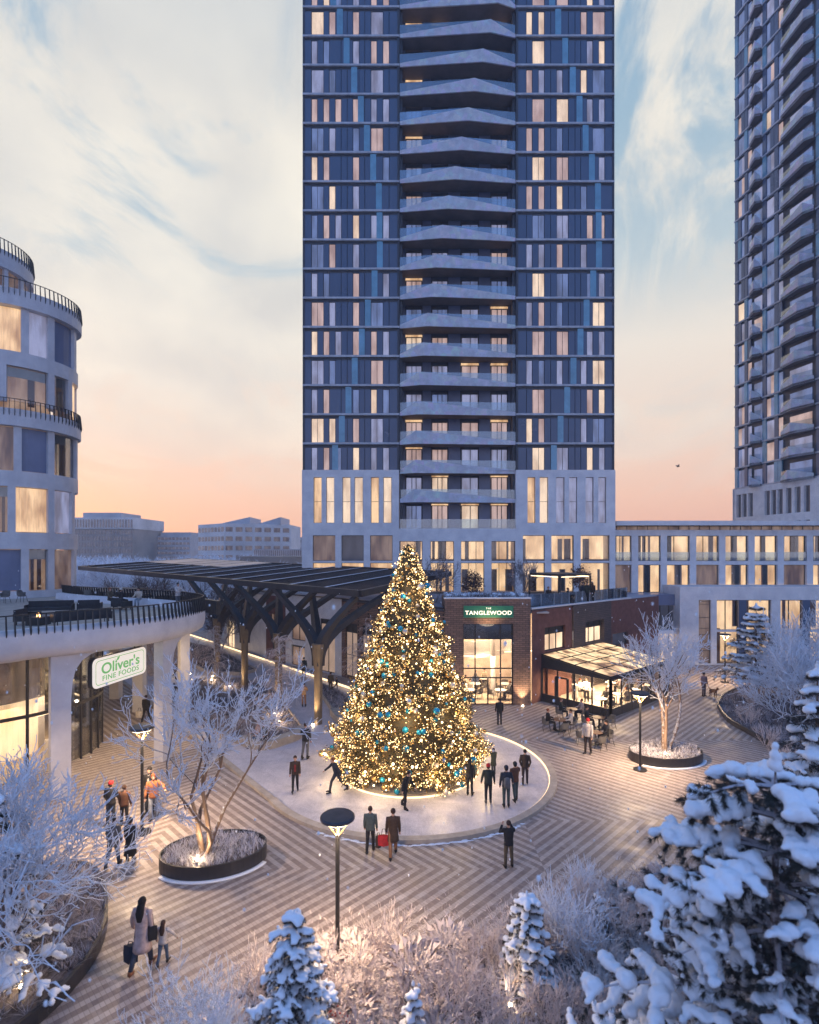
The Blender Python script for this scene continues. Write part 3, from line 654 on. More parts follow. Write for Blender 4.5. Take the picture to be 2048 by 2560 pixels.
# ------------------------------------------------------------------ second tower (angled, cropped by the frame)
t2 = thing('corner_tower', 'second navy tower at the right edge with stacked angled balconies', 'tower', (47.6, 79, 0))
d2 = Vector((.1956, -1, 0)).normalized(); A2 = atan2(d2.y, d2.x); O2 = (47.6, 79.0); q2 = 1 / hypot(.1956, 1)
def T(t): return t / q2
base2 = 20.5; FL = 3.0
SS = [base2 + FL * k for k in range(28)]
m = MB(); obox(m, O2, A2, 0, 34, -18, -.3, 0, SS[-1]); m.build('core_wall', M['slab_dark'], t2)
zones = [(T(0), T(2.83), 'w'), (T(2.83), T(4.75), 'b'), (T(4.75), T(7.82), 'w'), (T(7.82), T(12.5), 'b'), (T(12.5), T(18), 'w'), (T(18), T(22), 'b'), (T(22), T(30), 'w')]
PZ = {}; SZ = {}; mats2 = {}; nwin = 0
for i, z in enumerate(SS[:-1]):
    for a, b, k in zones:
        if k == 'w':
            pan = PZ.setdefault(a, MB()); slab = SZ.setdefault(a, MB())
            n = max(3, int((b - a) / .55)); w_ = (b - a) / n
            if a > T(18): obox(slab, O2, A2, a, b, -.25, .12, z - .1, z + .1)
            else: fb_ = MB(); obox(fb_, O2, A2, a, b, -.25, .12, z - .1, z + .1); fb_.build('floor_band', M['slab'], t2)
            for j in range(n):
                if (j % 3) and R.random() < .85:
                    wm = litmat(R, .12 if i > 3 else .25); mats2.setdefault(wm.name, (wm, MB())); obox(mats2[wm.name][1], O2, A2, a + j * w_ + .03, a + (j + 1) * w_ - .03, -.2, -.12, z + .12, z + FL - .45)
                elif R.random() < .25: mats2.setdefault('cy', (M['cyan'], MB())); obox(mats2['cy'][1], O2, A2, a + j * w_ + .03, a + (j + 1) * w_ - .03, -.2, .03, z + .12, z + FL - .12)
                else: obox(pan, O2, A2, a + j * w_ + .03, a + (j + 1) * w_ - .03, -.22, 0, z + .12, z + FL - .12)
        else:
            L_ = b - a; pk = a + L_ * (.82 if i > 12 else .35 + .04 * i); out = .95
            u = d2; nr = Vector((sin(A2), -cos(A2), 0)); o3 = Vector((*O2, 0)); Q = lambda s_, d_: (o3 + u * s_ + nr * d_)
            pl = [Q(a + .03, .3), Q(pk, out), Q(b - .03, .3), Q(b - .03, -.3), Q(a + .03, -.3)]
            mm = MB(); mm.prism([(p.x, p.y) for p in pl], z - .12, z + .14)
            bal = mm.build('balcony', M['soffit'], t2)
            mm = MB()
            for (p, h0, q_, h1) in ((pl[0], .5, pl[1], 1.3), (pl[1], 1.3, pl[2], .5)):
                dn = (q_ - p).normalized(); nn = Vector((-dn.y, dn.x, 0)) * .1
                vs = [p + Vector((0, 0, z - .13)), q_ + Vector((0, 0, z - .13)), q_ + Vector((0, 0, z + h1)), p + Vector((0, 0, z + h0))]
                mm.add([tuple(v_) for v_ in vs] + [tuple(v_ + nn) for v_ in vs], [(0, 1, 2, 3), (7, 6, 5, 4), (3, 2, 6, 7), (0, 4, 5, 1), (0, 3, 7, 4), (1, 5, 6, 2)])
            mm.build('parapet', M['conc'], bal)
            mm = MB()
            for (p, h0, q_, h1) in ((pl[0], .5, pl[1], 1.3), (pl[1], 1.3, pl[2], .5)):
                vs = [p + Vector((0, 0, z + h0 - .05)), q_ + Vector((0, 0, z + h1 - .05)), q_ + Vector((0, 0, z + 1.31)), p + Vector((0, 0, z + 1.31))]
                mm.add([tuple(v_ - nr * .06) for v_ in vs], [(0, 1, 2, 3)])
            mm.build('glass_rail', M['rail_glass'], bal)
            wm = litmat(R, .12); mm = MB(); obox(mm, O2, A2, a + L_ * .2, b - L_ * .15, -.3, -.24, z + .15, z + 2.4)
            mats2.setdefault(wm.name, (wm, MB())); obox(mats2[wm.name][1], O2, A2, a + L_ * .2, b - L_ * .15, -.29, -.22, z + .15, z + 2.3)
for a in PZ:
    PZ[a].build('cladding_panels', M['panel'], t2)
    if SZ[a].v: tag(SZ[a].build('floor_bands', M['slab'], t2), kind='stuff')
for k_, (wm, mb) in mats2.items(): tag(mb.build('windows' if k_ != 'cy' else 'blue_glass_fins', wm, t2), kind='stuff')
m = MB()
hs = [(x, x + .85, 12 + 4.3 * j, 15.3 + 4.3 * j) for j in (0, 1) for x in (.4, 1.4, 2.5, 5.3, 6.3, 7.3, 8.6, 9.9, 11.2, 13.6, 14.7, 15.8, 17)]
facade(m, O2, A2, 34, 0, base2 - .1, hs, .4, .1); m.box(47.4, 60, 79.1, 79.2, 0, base2); m.build('stone_base', M['stone'], t2)
m = MB(); obox(m, O2, A2, 0.1, 34, -.35, -.29, 11, base2 - .2); m.build('base_glass', M['w_dark'], t2)
# ------------------------------------------------------------------ brick restaurant building
BY = 39.3; kb = BY / F; zb_ = lambda y: H - (y - HOR) * kb; xb = lambda x: (x - 1024) * kb
TW = thing('brick_restaurant', 'two-storey brown brick restaurant with a tall glass front and a green sign', 'building', (5.7, 39.3, 0))
OX = (xb(1112.6), BY); ub = lambda x: (x - 1112.6) * kb; LB = ub(1327); zt = 7.73
h = (ub(1158.3), ub(1283.5), 0.02, zb_(1559.5))
m = MB(); facade(m, OX, 0, LB, 0, zt, [h], .5); m.box(OX[0], OX[0] + .45, BY + .005, BY + 4, 0, zt); m.box(OX[0] + LB - .45, OX[0] + LB, BY + .005, BY + 1.2, 0, zt)
m.build('brick_front', M['brick'], TW)
m = MB(); m.box(OX[0] - .06, OX[0] + LB + .06, BY - .05, BY + .5, zt, zt + .1); m.box(OX[0], OX[0] + LB, BY + .5, BY + 6, 6.95, 7.0); m.build('coping', M['stone'], TW)
m = MB(); obox(m, OX, 0, h[0], h[1], -.32, -.28, h[2], h[3]); fr_ = m.build('glass_front', M['shop_glass'], TW)
m = MB()
for x in (1158.8, 1189, 1253, 1282.4): obox(m, OX, 0, ub(x) - .04, ub(x) + .04, -.30, -.18, 0, h[3])
obox(m, OX, 0, ub(1221) - .04, ub(1221) + .04, -.30, -.19, 0, zb_(1696))
for y in (1560.5, 1598, 1672.7, 1696): obox(m, OX, 0, h[0], h[1], -.295, -.20, zb_(y) - .04, zb_(y) + .04)
m.build('mullions', M['black'], fr_)
m = MB(); obox(m, OX, 0, h[0] + .05, h[1] - .05, -.35, -.33, zb_(1597), zb_(1561)); m.build('transom_glass', M['w_dark'], fr_)
# sign
sg = thing('restaurant_sign', 'green sign board reading THE TANGLEWOOD on the brown brick wall', 'sign', (xb(1221), BY, zb_(1529)))
m = MB(); m.box(xb(1159), xb(1283), BY - .13, BY - .01, zb_(1543.6), zb_(1514.5)); m.build('board', M['green_sign'], sg)
RX = Matrix.Rotation(radians(90), 4, 'X')
text_mesh('letters', 'TANGLEWOOD', .40, M['letters'], sg, Matrix.Translation((0, -.135, -.09)) @ RX @ Matrix.Scale(1.12, 4, (1, 0, 0)), .006, .006, 0, 1.08)
text_mesh('letters', 'THE', .16, M['letters'], sg, Matrix.Translation((0, -.135, .24)) @ RX, .006, .003, 0, 1.5)
lamp('sign_wash', 'AREA', (xb(1221), BY - .55, zb_(1552)), 16, sg, size=1.6, aim=(xb(1221), BY, zb_(1528)))
# interior of the tall dining room
x0, x1 = OX[0] + .5, OX[0] + LB + 1.5
m = MB(); m.box(x0 - .04, x0, BY + .6, BY + 7, 0, 6.8); m.box(x1, x1 + .04, BY + 2, BY + 7, 0, 6.8); m.box(x0, x1, BY + 7, BY + 7.1, 0, 6.8); m.box(x0, x1, BY + .6, BY + 7, 6.6, 6.7); m.build('room_wall', M['curtain'], TW)
m = MB(); m.box(x0, x1, BY + .35, BY + 7, .004, .03); m.build('room_floor', M['bench'], TW)
m = MB()
cpath = [(x0, BY + 3.0), (x0 + 2, BY + 2.8), (x0 + 3.3, BY + 3.4), (x0 + 4.6, BY + 4.6), (x1, BY + 5.2)]
m.band(cpath, 2.9, 3.25, .25); m.band(cpath, 3.25, 4.2, .06); m.build('gallery', M['white'], TW)
m = MB(); m.band([(p[0], p[1] - .14) for p in cpath], 3.02, 3.10, .02); m.build('gallery_light', M['led_soft'], TW)
m = MB(); m.tube([(x0 + 3.4, BY + 2.6, 0), (x0 + 3.4, BY + 2.6, 6.6)], .2, 12); m.tube([(x0 + 4.9, BY + 2.2, 0), (x0 + 4.9, BY + 2.2, 6.6)], .16, 12); m.build('column', M['white'], TW)
lamp('dining_light', 'AREA', (OX[0] + 3.3, BY + 3.2, 6.4), 1500, TW, size=4.5, aim=(OX[0] + 3.3, BY + 3.2, 0))
lamp('dining_light', 'AREA', (OX[0] + 3.3, BY + 1.6, 2.8), 220, TW, size=2.5, aim=(OX[0] + 3.3, BY + 2.6, 0))
# angled wall to the right
P0 = (8.95, 39.5); AA = atan2(.656, .755); U = Vector((.755, .656, 0)); V = Vector((.656, -.755, 0))
def PW(s_, d_=0, z=0): p = Vector((P0[0], P0[1], 0)) + U * s_ + V * d_; return Vector((p.x, p.y, z))
win1, win2 = (1.6, 4.35, 3.65, 5.45), (7.1, 10.0, 3.65, 5.45)
m = MB(); facade(m, P0, AA, 5.3, 0, 6.85, [win1], .3); m.build('red_wall', M['brick_red'], TW)
m = MB(); facade(m, PW(5.3)[:2], AA, 5.9, 0, 6.95, [(win2[0] - 5.3, win2[1] - 5.3, 3.65, 5.45)], .3, .12); m.build('dark_brick_wall', M['brick_d'], TW)
m = MB(); facade(m, PW(11.2)[:2], AA, 3.6, 0, 6.9, [(.4, 3.2, 2.9, 4.0)], .3); p, q = PW(14.8), PW(14.8) + Vector((4.2, 3.5, 0)); m.quad((p.x, p.y, 0), (q.x, q.y, 0), (q.x, q.y, 6.9), (p.x, p.y, 6.9)); m.build('red_wall', M['brick_red'], TW)
for (O_, hh) in ((P0, win1), (P0, win2)):
    window(TW, O_, AA, hh, M['room'], (.33, .64), (), .26, .07, dark=.68)
window(TW, PW(11.2)[:2], AA, (.4, 3.2, 2.9, 4.0), M['w_dark'], (), (), .26, .06)
m = MB(); path = [tuple(PW(s_, -.1)[:2]) for s_ in (-.1, 5.3, 11.2, 14.8)]; m.band(path, 6.95, 7.05, .4); m.build('coping', M['stone'], TW)
# roof slab and terrace on top
roofp = [(2.6, 39.9), (8.8, 39.9), tuple(PW(14.8, -.3)[:2]), (24.5, 53.5), (24.5, 57), (-12, 57), (-17, 62), (-22, 63), (-12.2, 54), (-6.0, 48.8), (-2.2, 44.6), (2.4, 40.5)]
m = MB(); m.prism(roofp, 6.70, 6.9); m.build('roof', M['ground'], TW)
# receding front to the left, behind the fir
A, B_, C_, D_ = Vector((2.6, 39.6, 0)), Vector((-2.4, 44.5, 0)), Vector((-6.1, 48.5, 0)), Vector((-12.35, 53.8, 0))
def seg_wall(p, q, z1, holes, mt, name, wm, **k):
    a = atan2(p.y - q.y, p.x - q.x); mm = MB(); facade(mm, (q.x, q.y), a, (p - q).length, 0, z1, holes, .3); mm.build(name, mt, TW)
    for h_ in holes: window(TW, (q.x, q.y), a, h_, wm, **k)
seg_wall(A, B_, 6.8, [(.6, 3.2, .2, 4.6)], M['brick'], 'brick_wall', M['room'], mull=(.33, .66), trans=(.42,), dark=.8)
seg_wall(B_, C_, 6.8, [(.5, 2.3, .2, 4.9), (2.9, 4.8, .2, 4.9)], M['brick'], 'brick_wall', M['room_d'], mull=(.5,), trans=(.4,), dark=.82)
seg_wall(C_, D_, 6.95, [(.9, 3.1, 2.6, 5.7), (.9, 3.0, .1, 2.1), (5.2, 7.3, .1, 5.0)], M['stone'], 'stone_wall', M['room_d'], mull=(.5,), trans=(), dark=.9)
E_ = Vector((-15.2, 57.2, 0)); seg_wall(D_, E_, 6.9, [(.9, 3.0, 1.8, 4.8)], M['brick_red'], 'red_wall', M['room_d'], mull=(.3, .66))
F_ = Vector((-22, 64, 0)); seg_wall(E_, F_, 6.9, [(.8, 2.6, .1, 3.4)], M['stone'], 'stone_wall', M['room'], mull=(.5,), trans=(.5,))
m = MB()
for k in range(14): q = E_.lerp(F_, .45); obox(m, (F_.x, F_.y), atan2(E_.y - F_.y, E_.x - F_.x), 4.2, 7.6, .02, .12, 4.1 + k * .14, 4.18 + k * .14)
m.build('louvre', M['slab'], TW)
m = MB(); m.band([tuple(p_[:2]) for p_ in (A, B_, C_, D_, E_, F_)], 6.96, 7.06, .4); m.build('coping', M['slab_dark'], TW)

# ------------------------------------------------------------------ glazed dining pavilion
gp = thing('glass_pavilion', 'glass-roofed dining pavilion glowing warm against the red wall', 'pavilion', (13, 38.5, 0))
s0, s1, dd = 1.2, 9.9, 5.5
c0, c1, c2, c3 = PW(s0, .02), PW(s0, dd), PW(s1, dd), PW(s1, .02)
ZW, ZF, ZE = 3.45, 2.68, 2.55
m = MB(); m.prism([tuple(c[:2]) for c in (c0, c1, c2, c3)], .006, .05); m.build('floor', M['bench'], gp)
m = MB(); m.band([tuple(c[:2]) for c in (c0, c1, c2, c3)], .02, .62, .1); m.build('low_wall', M['bronze'], gp)
m = MB()
for a, b, n in ((c0, c1, 4), (c1, c2, 6), (c2, c3, 3)):
    for i in range(n + 1):
        p = a.lerp(b, i / n); m.bar((p.x, p.y, .05), (p.x, p.y, ZE), .09 if 0 < i < n else .16, None, (1, 0, 0))
for k in range(4):
    for a, b in ((c0, c1), (c1, c2)): m.bar((a.x, a.y, 2.22 + k * .08), (b.x, b.y, 2.22 + k * .08), .04, .02)
p, q = c0.lerp(c1, .22), c0.lerp(c1, .40); m.bar((p.x, p.y, 2.05), (q.x, q.y, 2.05), .1, .1)
for pp in (p, q): m.bar((pp.x, pp.y, .05), (pp.x, pp.y, 2.05), .14, None, (1, 0, 0))
m.build('frame', M['black'], gp)
m = MB()
for a, b in ((c0, c1), (c1, c2), (c2, c3)):
    m.quad((a.x, a.y, .62), (b.x, b.y, .62), (b.x, b.y, ZE), (a.x, a.y, ZE))
m.build('glass_wall', M['shop_glass'], gp)
m = MB()       # eaves beam and the sloping cheek
for a, b in ((c1, c2),): m.bar((a.x, a.y, ZE + .07), (b.x, b.y, ZE + .07), .16, .2)
for a, b in ((c0, c1), (c3, c2)):
    e = (U * .05) if a is c0 else (U * -.05)
    vs = [Vector((a.x, a.y, ZE - .02)), Vector((b.x, b.y, ZE - .02)), Vector((b.x, b.y, ZF)), Vector((a.x, a.y, ZW))]
    m.add([tuple(v_ - e) for v_ in vs] + [tuple(v_ + e) for v_ in vs], [(0, 1, 2, 3), (7, 6, 5, 4), (3, 2, 6, 7), (0, 4, 5, 1), (0, 3, 7, 4), (1, 5, 6, 2)])
m.build('eaves', M['bronze'], gp)
m = MB(); rz = lambda f: ZW + (ZF - ZW) * f + .06
RP = lambda i, j: (lambda p_: (p_.x, p_.y, rz(j)))(c0.lerp(c3, i).lerp(c1.lerp(c2, i), j))
t = NT('glowing_roof_glass'); v = t.n('ShaderNodeTexNoise'); v.inputs['Scale'].default_value = .9; v.inputs['Detail'].default_value = 7; t.l(t.pos, v.inputs['Vector'])
k_ = t.ramp(v.outputs[0], [(.36, .18), (.48, .7), (.62, 1.0)])  # patchy amber glow: the light from inside painted into the roof glass
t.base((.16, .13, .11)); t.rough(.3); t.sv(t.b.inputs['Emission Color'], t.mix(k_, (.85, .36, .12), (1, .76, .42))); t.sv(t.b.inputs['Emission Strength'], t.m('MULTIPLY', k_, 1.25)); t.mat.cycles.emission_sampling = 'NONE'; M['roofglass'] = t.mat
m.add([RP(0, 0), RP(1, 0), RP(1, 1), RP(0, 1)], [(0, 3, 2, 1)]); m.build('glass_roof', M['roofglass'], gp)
m = MB()
for i in range(6):
    for a_ in (0,): m.bar(RP(i / 5, 0), RP(i / 5, 1), .07, .08)
for j in range(5): m.bar(RP(0, j / 4), RP(1, j / 4), .07, .08)
m.build('roof_bars', M['black'], gp)
ctr = PW(5.2, 2.6)
for s_ in (3.2, 7.2): p = PW(s_, 2.7, 2.4); lamp('dining_light', 'AREA', tuple(p), 620, gp, size=2.6, aim=(p.x, p.y, 0))
m = MB(); p = PW(s0 + 2, .25); m.band([tuple(PW(s_, .15)[:2]) for s_ in (s0 + .5, s0 + 2.2)], .05, 2.4, .1); m.build('red_panel', M['brick_red'], gp)

# ------------------------------------------------------------------ roof terrace on the restaurant
pg = thing('roof_pergola', 'black steel pergola with lit edges on the restaurant roof', 'pergola', (15, 46, 6.9))
Yp = 45.5; cs = [W(1327, 0, 47)[0], W(1490, 0, 46)[0]]
pts = [(W(1325, 0, 47)[0], 47.2), (W(1401, 0, 43.6)[0], 43.8), (W(1477, 0, 45.5)[0], 45.6), (W(1400, 0, 49)[0], 49.4)]
m = MB()
for x, y in pts: m.bar((x, y, 6.9), (x, y, 9.2), .14, None, (1, 0, 0))
m.build('posts', M['black'], pg)
m = MB(); m.prism(pts, 9.2, 9.36); m.build('canopy', M['black'], pg)
m = MB(); 
for a, b in ((0, 1), (1, 2), (2, 3)):
    p, q = Vector((*pts[a], 9.12)), Vector((*pts[b], 9.12)); p, q = p.lerp(q, .06), p.lerp(q, .94); m.bar(p, q, .04, .05)
m.build('light_strip', M['led_soft'], pg)
lamp('pergola_light', 'POINT', (14.3, 46, 8.8), 60, pg, size=.4)
rl = thing('roof_railing', 'clear glass railing along the edge of the restaurant roof', 'railing', (14, 44, 6.9))
m = MB(); path = [tuple(PW(s_, -.25)[:2]) for s_ in (3.2, 5.3, 11.2, 14.7)]; path = [(8.9, 40.6)] + path
m.band(path, 7.05, 7.95, .03); m.build('glass_rail', M['rail_glass'], rl)
m = MB()
for a, b in zip(path, path[1:]):
    n = max(2, int(hypot(b[0] - a[0], b[1] - a[1]) / .95))
    for i in range(n): x, y = a[0] + (b[0] - a[0]) * i / n, a[1] + (b[1] - a[1]) * i / n; m.box(x - .02, x + .02, y - .02, y + .02, 6.95, 7.97)
m.build('posts', M['slab'], rl)

# ------------------------------------------------------------------ canopy on branching columns
cn = thing('louvred_canopy', 'huge dark louvred canopy slanting over the ice corridor behind the fir', 'canopy', (-16, 52, 9))
cN, cR, cL = Vector((-3.1, 34, 8.5)), Vector((3.6, 48, 9.25)), Vector((-36.7, 60, 9.45)); cB = cR + cL - cN
e1 = cL - cN; e2 = cR - cN
CP = lambda a, b, dz=0: cN + e1 * a + e2 * b + Vector((0, 0, dz))
m = MB()
for a, b in ((CP(0, 0), CP(1, 0)), (CP(0, 0), CP(0, 1)), (CP(0, 1), CP(1, 1)), (CP(1, 0), CP(1, 1))): m.bar(a, b, .3, .42)
m.build('edge_beam', M['bronze'], cn)
m = MB()
for k in range(1, 12): m.bar(CP(k / 12, .01, -.02), CP(k / 12, .99, -.02), .16, .34)
m.build('cross_beams', M['bronze'], cn)
m = MB()
for k in range(1, 12): m.bar(CP(k / 12, .015, .16), CP(k / 12, .985, .16), .13, .03)
m.build('snow_caps', M['snow'], cn)
m = MB()
for k in range(1, 44): m.bar(CP(.004, k / 44, .04), CP(.996, k / 44, .04), .17, .03, up=(0, .45, 1))
m.build('louvres', M['bronze'], cn)
m = MB()
for a0, a1 in ((.585, .66), (.67, .745), (.755, .83), (.84, .99)):
    vs = [CP(a0, .52, .2), CP(a1, .52, .2), CP(a1, .985, .2), CP(a0, .985, .2)]; m.add(vs, [(0, 1, 2, 3)])
m.build('snow_sheet', M['panel_l'], cn)
def bez(p0, p1, p2, p3, n=10):
    p0, p1, p2, p3 = map(Vector, (p0, p1, p2, p3)); r = []
    for i in range(n + 1):
        t_ = i / n; r.append(p0 * (1 - t_) ** 3 + p1 * 3 * t_ * (1 - t_) ** 2 + p2 * 3 * t_ * t_ * (1 - t_) + p3 * t_ ** 3)
    return r
colp = [(-5.9, 34.9), (-9.6, 39.6), (-13.4, 43.9), (-17.3, 48.6)]
ordn = ['nearest the fir', 'second from the fir', 'third from the fir', 'fourth from the fir, deep under the canopy', 'farthest from the fir']
for ci, (x, y) in enumerate(colp):
    cc = thing('branching_column', 'dark steel column forking into four arms, ' + ordn[ci], 'column', (x, y, 0), 0, 'branching columns carrying the canopy')
    m = MB(); m.tube([(x, y, 0), (x, y, 3.6), (x, y, 5.2)], [.25, .28, .43], 12); m.build('shaft', M['bronze_lit'], cc)
    for ai, (da, db) in enumerate(((.135, .02), (-.085, .02), (.16, .44), (-.06, .44))):
        den = e1.x * e2.y - e1.y * e2.x; rx, ry = x - cN.x, y - cN.y
        a = (rx * e2.y - ry * e2.x) / den; b = (e1.x * ry - e1.y * rx) / den
        e = CP(a + da, max(.015, b + db - .0), -.25) if ai < 2 else CP(a + da, b + db, -.25)
        if ai == 1 and ci == 0: e = CP(.012, .02, -.25)
        pts_ = bez((x, y, 3.8), (x, y, 5.6), (x + (e.x - x) * .22, y + (e.y - y) * .22, 6.2), e, 10)
        m = MB(); m.tube(pts_, [.42 - .019 * k for k in range(11)], 4, True, .8); m.build('arm', M['bronze'], cc, smooth=False)
    m = MB(); m.tube([(x - .28, y - .38, .02), (x - .26, y - .36, .14)], .07, 8); m.build('uplight', M['uplight'], cc)
    if ci < 3: lamp('column_wash', 'SPOT', (x - .35, y - .6, .25), 900, cc, spot=55, aim=(x, y, 4.5), size=.08)

# ------------------------------------------------------------------ round office building and its terrace, left
of = thing('curved_office', 'pale office building with a rounded corner and black balcony railings', 'building', (-36, 50, 0))
def smooth_path(P, n=4):
    out = []
    for i in range(len(P) - 1):
        p0 = P[max(i - 1, 0)]; p1 = P[i]; p2 = P[i + 1]; p3 = P[min(i + 2, len(P) - 1)]
        for k in range(n):
            t_ = k / n; out.append(tuple(.5 * (2 * p1[j] + (p2[j] - p0[j]) * t_ + (2 * p0[j] - 5 * p1[j] + 4 * p2[j] - p3[j]) * t_ ** 2 + (3 * p1[j] - p0[j] - 3 * p2[j] + p3[j]) * t_ ** 3) for j in (0, 1)))
    out.append(P[-1]); return out
OP = smooth_path([(-64, 43.75), (-50, 43.75), (-40, 43.75), (-36, 43.8), (-33.6, 44.15), (-32.2, 44.9), (-31.2, 46.0), (-30.6, 47.1), (-30.3, 48.3), (-30.35, 49.5), (-30.9, 50.8), (-32.2, 51.8), (-34, 52.3), (-40, 52.5), (-60, 52.5)], 6)
OP = [(x_ - .45, y_) for x_, y_ in OP]
OS = [0]
for a, b in zip(OP, OP[1:]): OS.append(OS[-1] + hypot(b[0] - a[0], b[1] - a[1]))
S0 = OS[18]
def perim(s_, r_=0):       # s_ = metres along the outline from the start of the corner; r_ = outward offset
    t_ = s_ + S0; i = 0
    while i < len(OS) - 2 and OS[i + 1] < t_: i += 1
    k = (t_ - OS[i]) / (OS[i + 1] - OS[i]); a, b = OP[i], OP[i + 1]; x, y = a[0] + (b[0] - a[0]) * k, a[1] + (b[1] - a[1]) * k
    p_, q_ = OP[max(i - 1, 0)], OP[min(i + 2, len(OP) - 1)]; l = hypot(q_[0] - p_[0], q_[1] - p_[1])
    return (x + (q_[1] - p_[1]) / l * r_, y - (q_[0] - p_[0]) / l * r_), 0
def ring(r_, s0=-24, s1=24, n=70): return [perim(s0 + (s1 - s0) * i / n, r_)[0] for i in range(n + 1)]
decks = 7.3
rows = [(7.9, 11.4), (12.8, 16.6), (17.9, 21.6), (23.6, 26.6), (27.8, 31.5)]
bands = [(7.3, 7.9, 0), (11.4, 12.8, .0), (16.6, 17.9, .0), (21.6, 23.0, .25), (26.6, 27.8, 0), (31.5, 32.9, .3)]
m = MB()
for z0, z1, o_ in bands:
    p_ = ring(-.12 + o_ / 2); m.band(p_, z0, z1, .5 + o_); 
m.prism(ring(-.3) + [(-61, 56)], 32.2, 32.5); m.prism(ring(-.3) + [(-61, 56)], 11.6, 11.8); m.build('wall_bands', M['white'], of)
t = NT('deep_rooms'); t = None
m = MB(); m.band(ring(-2.2), 7.3, 32, .2); m.build('room_wall', M['room_d'], of)
nwn = 0
for ri, (z0, z1) in enumerate(rows):
    s_ = -14.6; k = ri
    while s_ < 16:
        wv = [2.3, 1.9, 2.9, 1.4][k % 4]; gap = .55
        (p, a), (q, b) = perim(s_ + wv, 0), perim(s_ + wv + gap, 0)
        piers = MB(); piers.band([perim(s_ + wv, -.1)[0], perim(s_ + wv + gap / 2, -.1)[0], perim(s_ + wv + gap, -.1)[0]], z0, z1, .42); piers.build('pier', M['white'], of)
        pa = [perim(s_ + wv * i / 4, -.18)[0] for i in range(5)]
        kind = R.random(); m = MB(); m.band(pa, z0 + .06, z1 - .06, .03)
        if -9 < s_ < 14:
            wm = M['panel_l'] if (k + ri) % 5 == 1 else (M['shop_glass'] if kind < .6 else R.choice([M['w_dim'], M['w_violet'], M['w_gold']]))
            o_ = m.build('window', wm, of)
            if wm is not M['panel_l']:
                m = MB(); m.band([perim(s_ + wv * i / 4, -.30)[0] for i in range(5)], z1 - .85, z1 - .05, .03); m.build('blind', M['blind'], o_)
                m = MB()
                for i in range(R.randint(1, 3)):
                    f_ = R.uniform(.05, .8) * wv; m.band([perim(s_ + f_, -.9)[0], perim(s_ + f_ + R.uniform(.12, .4), -.9)[0]], z0, z1, .05)
                m.build('curtain', R.choice([M['curtain'], M['wood'], M['w_cream']]), o_)
        s_ += wv + gap; k += 1
def railing(name, path, z, h, parent, mt, fin=.0, step=.28, top=.05, drop=.0):
    m = MB(); m.band(path, z + h - top, z + h, .06)
    ls = 0
    for a, b in zip(path, path[1:]):
        L = hypot(b[0] - a[0], b[1] - a[1]); t_ = (-ls) % step
        while t_ < L:
            x, y = a[0] + (b[0] - a[0]) * t_ / L, a[1] + (b[1] - a[1]) * t_ / L
            an = atan2(b[1] - a[1], b[0] - a[0]); Mx = Matrix.Translation((x, y, 0)) @ Matrix.Rotation(an, 4, 'Z')
            if drop: m.add([Mx @ Vector(v_) for v_ in ((-.02, -.05, z - drop), (.02, -.05, z - drop), (.02, .05, z + h), (-.02, .05, z + h), (-.02, -.16, z), (.02, -.16, z), (.02, -.05, z + h), (-.02, -.05, z + h))], [(0, 1, 5, 4), (4, 5, 6, 7), (0, 3, 2, 1), (1, 2, 6, 5), (0, 4, 7, 3), (3, 7, 6, 2)])
            else: m.box(-.012, .012, -.03, .03, z, z + h, Mx)
            t_ += step
        ls += L
    return m.build(name, mt, parent)
railing('railing', ring(.32, -24, 24, 90), 22.7, 1.15, of, M['black'], step=.36, drop=.3); railing('railing', ring(.35, -24, 24, 90), 32.6, 1.15, of, M['black'], step=.36, drop=.3)
# set-back top storey
def perim2(s_, r_):
    r0 = 4.4; c = (-41.35, 51.2); Lc = r0 * pi
    if s_ < 0: return (c[0] + s_, c[1] - r0 - r_)
    if s_ < Lc: a = -pi / 2 + s_ / r0; return (c[0] + cos(a) * (r0 + r_), c[1] + sin(a) * (r0 + r_))
    return (c[0] - (s_ - Lc), c[1] + r0 + r_)
r2 = lambda r_: [perim2(-16 + 30 * i / 60, r_) for i in range(61)]
m = MB(); m.band(r2(0), 37.2, 38.8, .6)
for k in range(13):
    s_ = -14 + k * 1.75; m.band([perim2(s_, -.1), perim2(s_ + .35, -.1)], 32.5, 37.2, .4)
m.build('top_storey', M['white'], of)
m = MB(); m.band(r2(-.25), 32.6, 37.2, .05); m.build('top_windows', M['w_dim'], of); railing('railing', r2(.25), 38.6, 1.2, of, M['black'], step=.34, drop=.3)
# terrace
te = thing('curved_terrace', 'sweeping white curved terrace on tall flared columns above the food shop', 'terrace', (-16, 28, 0))
rim = [(-40, 5), (-31, 10), (-25, 14.5), (-20.2, 18.6), (-16.8, 22.1), (-16.1, 23.2), (-15.1, 24.2), (-14.1, 25.25), (-13.15, 26.8), (-12.6, 28.2), (-12.35, 29.7), (-12.3, 31.3), (-12.5, 32.7), (-13.1, 34.1), (-14.2, 35.5), (-16, 37.1), (-18.6, 38.7), (-22, 40.4), (-26, 42.6), (-29, 45)]
def smooth_path(P, n=4):
    out = []
    for i in range(len(P) - 1):
        p0 = P[max(i - 1, 0)]; p1 = P[i]; p2 = P[i + 1]; p3 = P[min(i + 2, len(P) - 1)]
        for k in range(n):
            t_ = k / n; out.append(tuple(.5 * (2 * p1[j] + (p2[j] - p0[j]) * t_ + (2 * p0[j] - 5 * p1[j] + 4 * p2[j] - p3[j]) * t_ ** 2 + (3 * p1[j] - p0[j] - 3 * p2[j] + p3[j]) * t_ ** 3) for j in (0, 1)))
    out.append(P[-1]); return out
rim = smooth_path(rim)
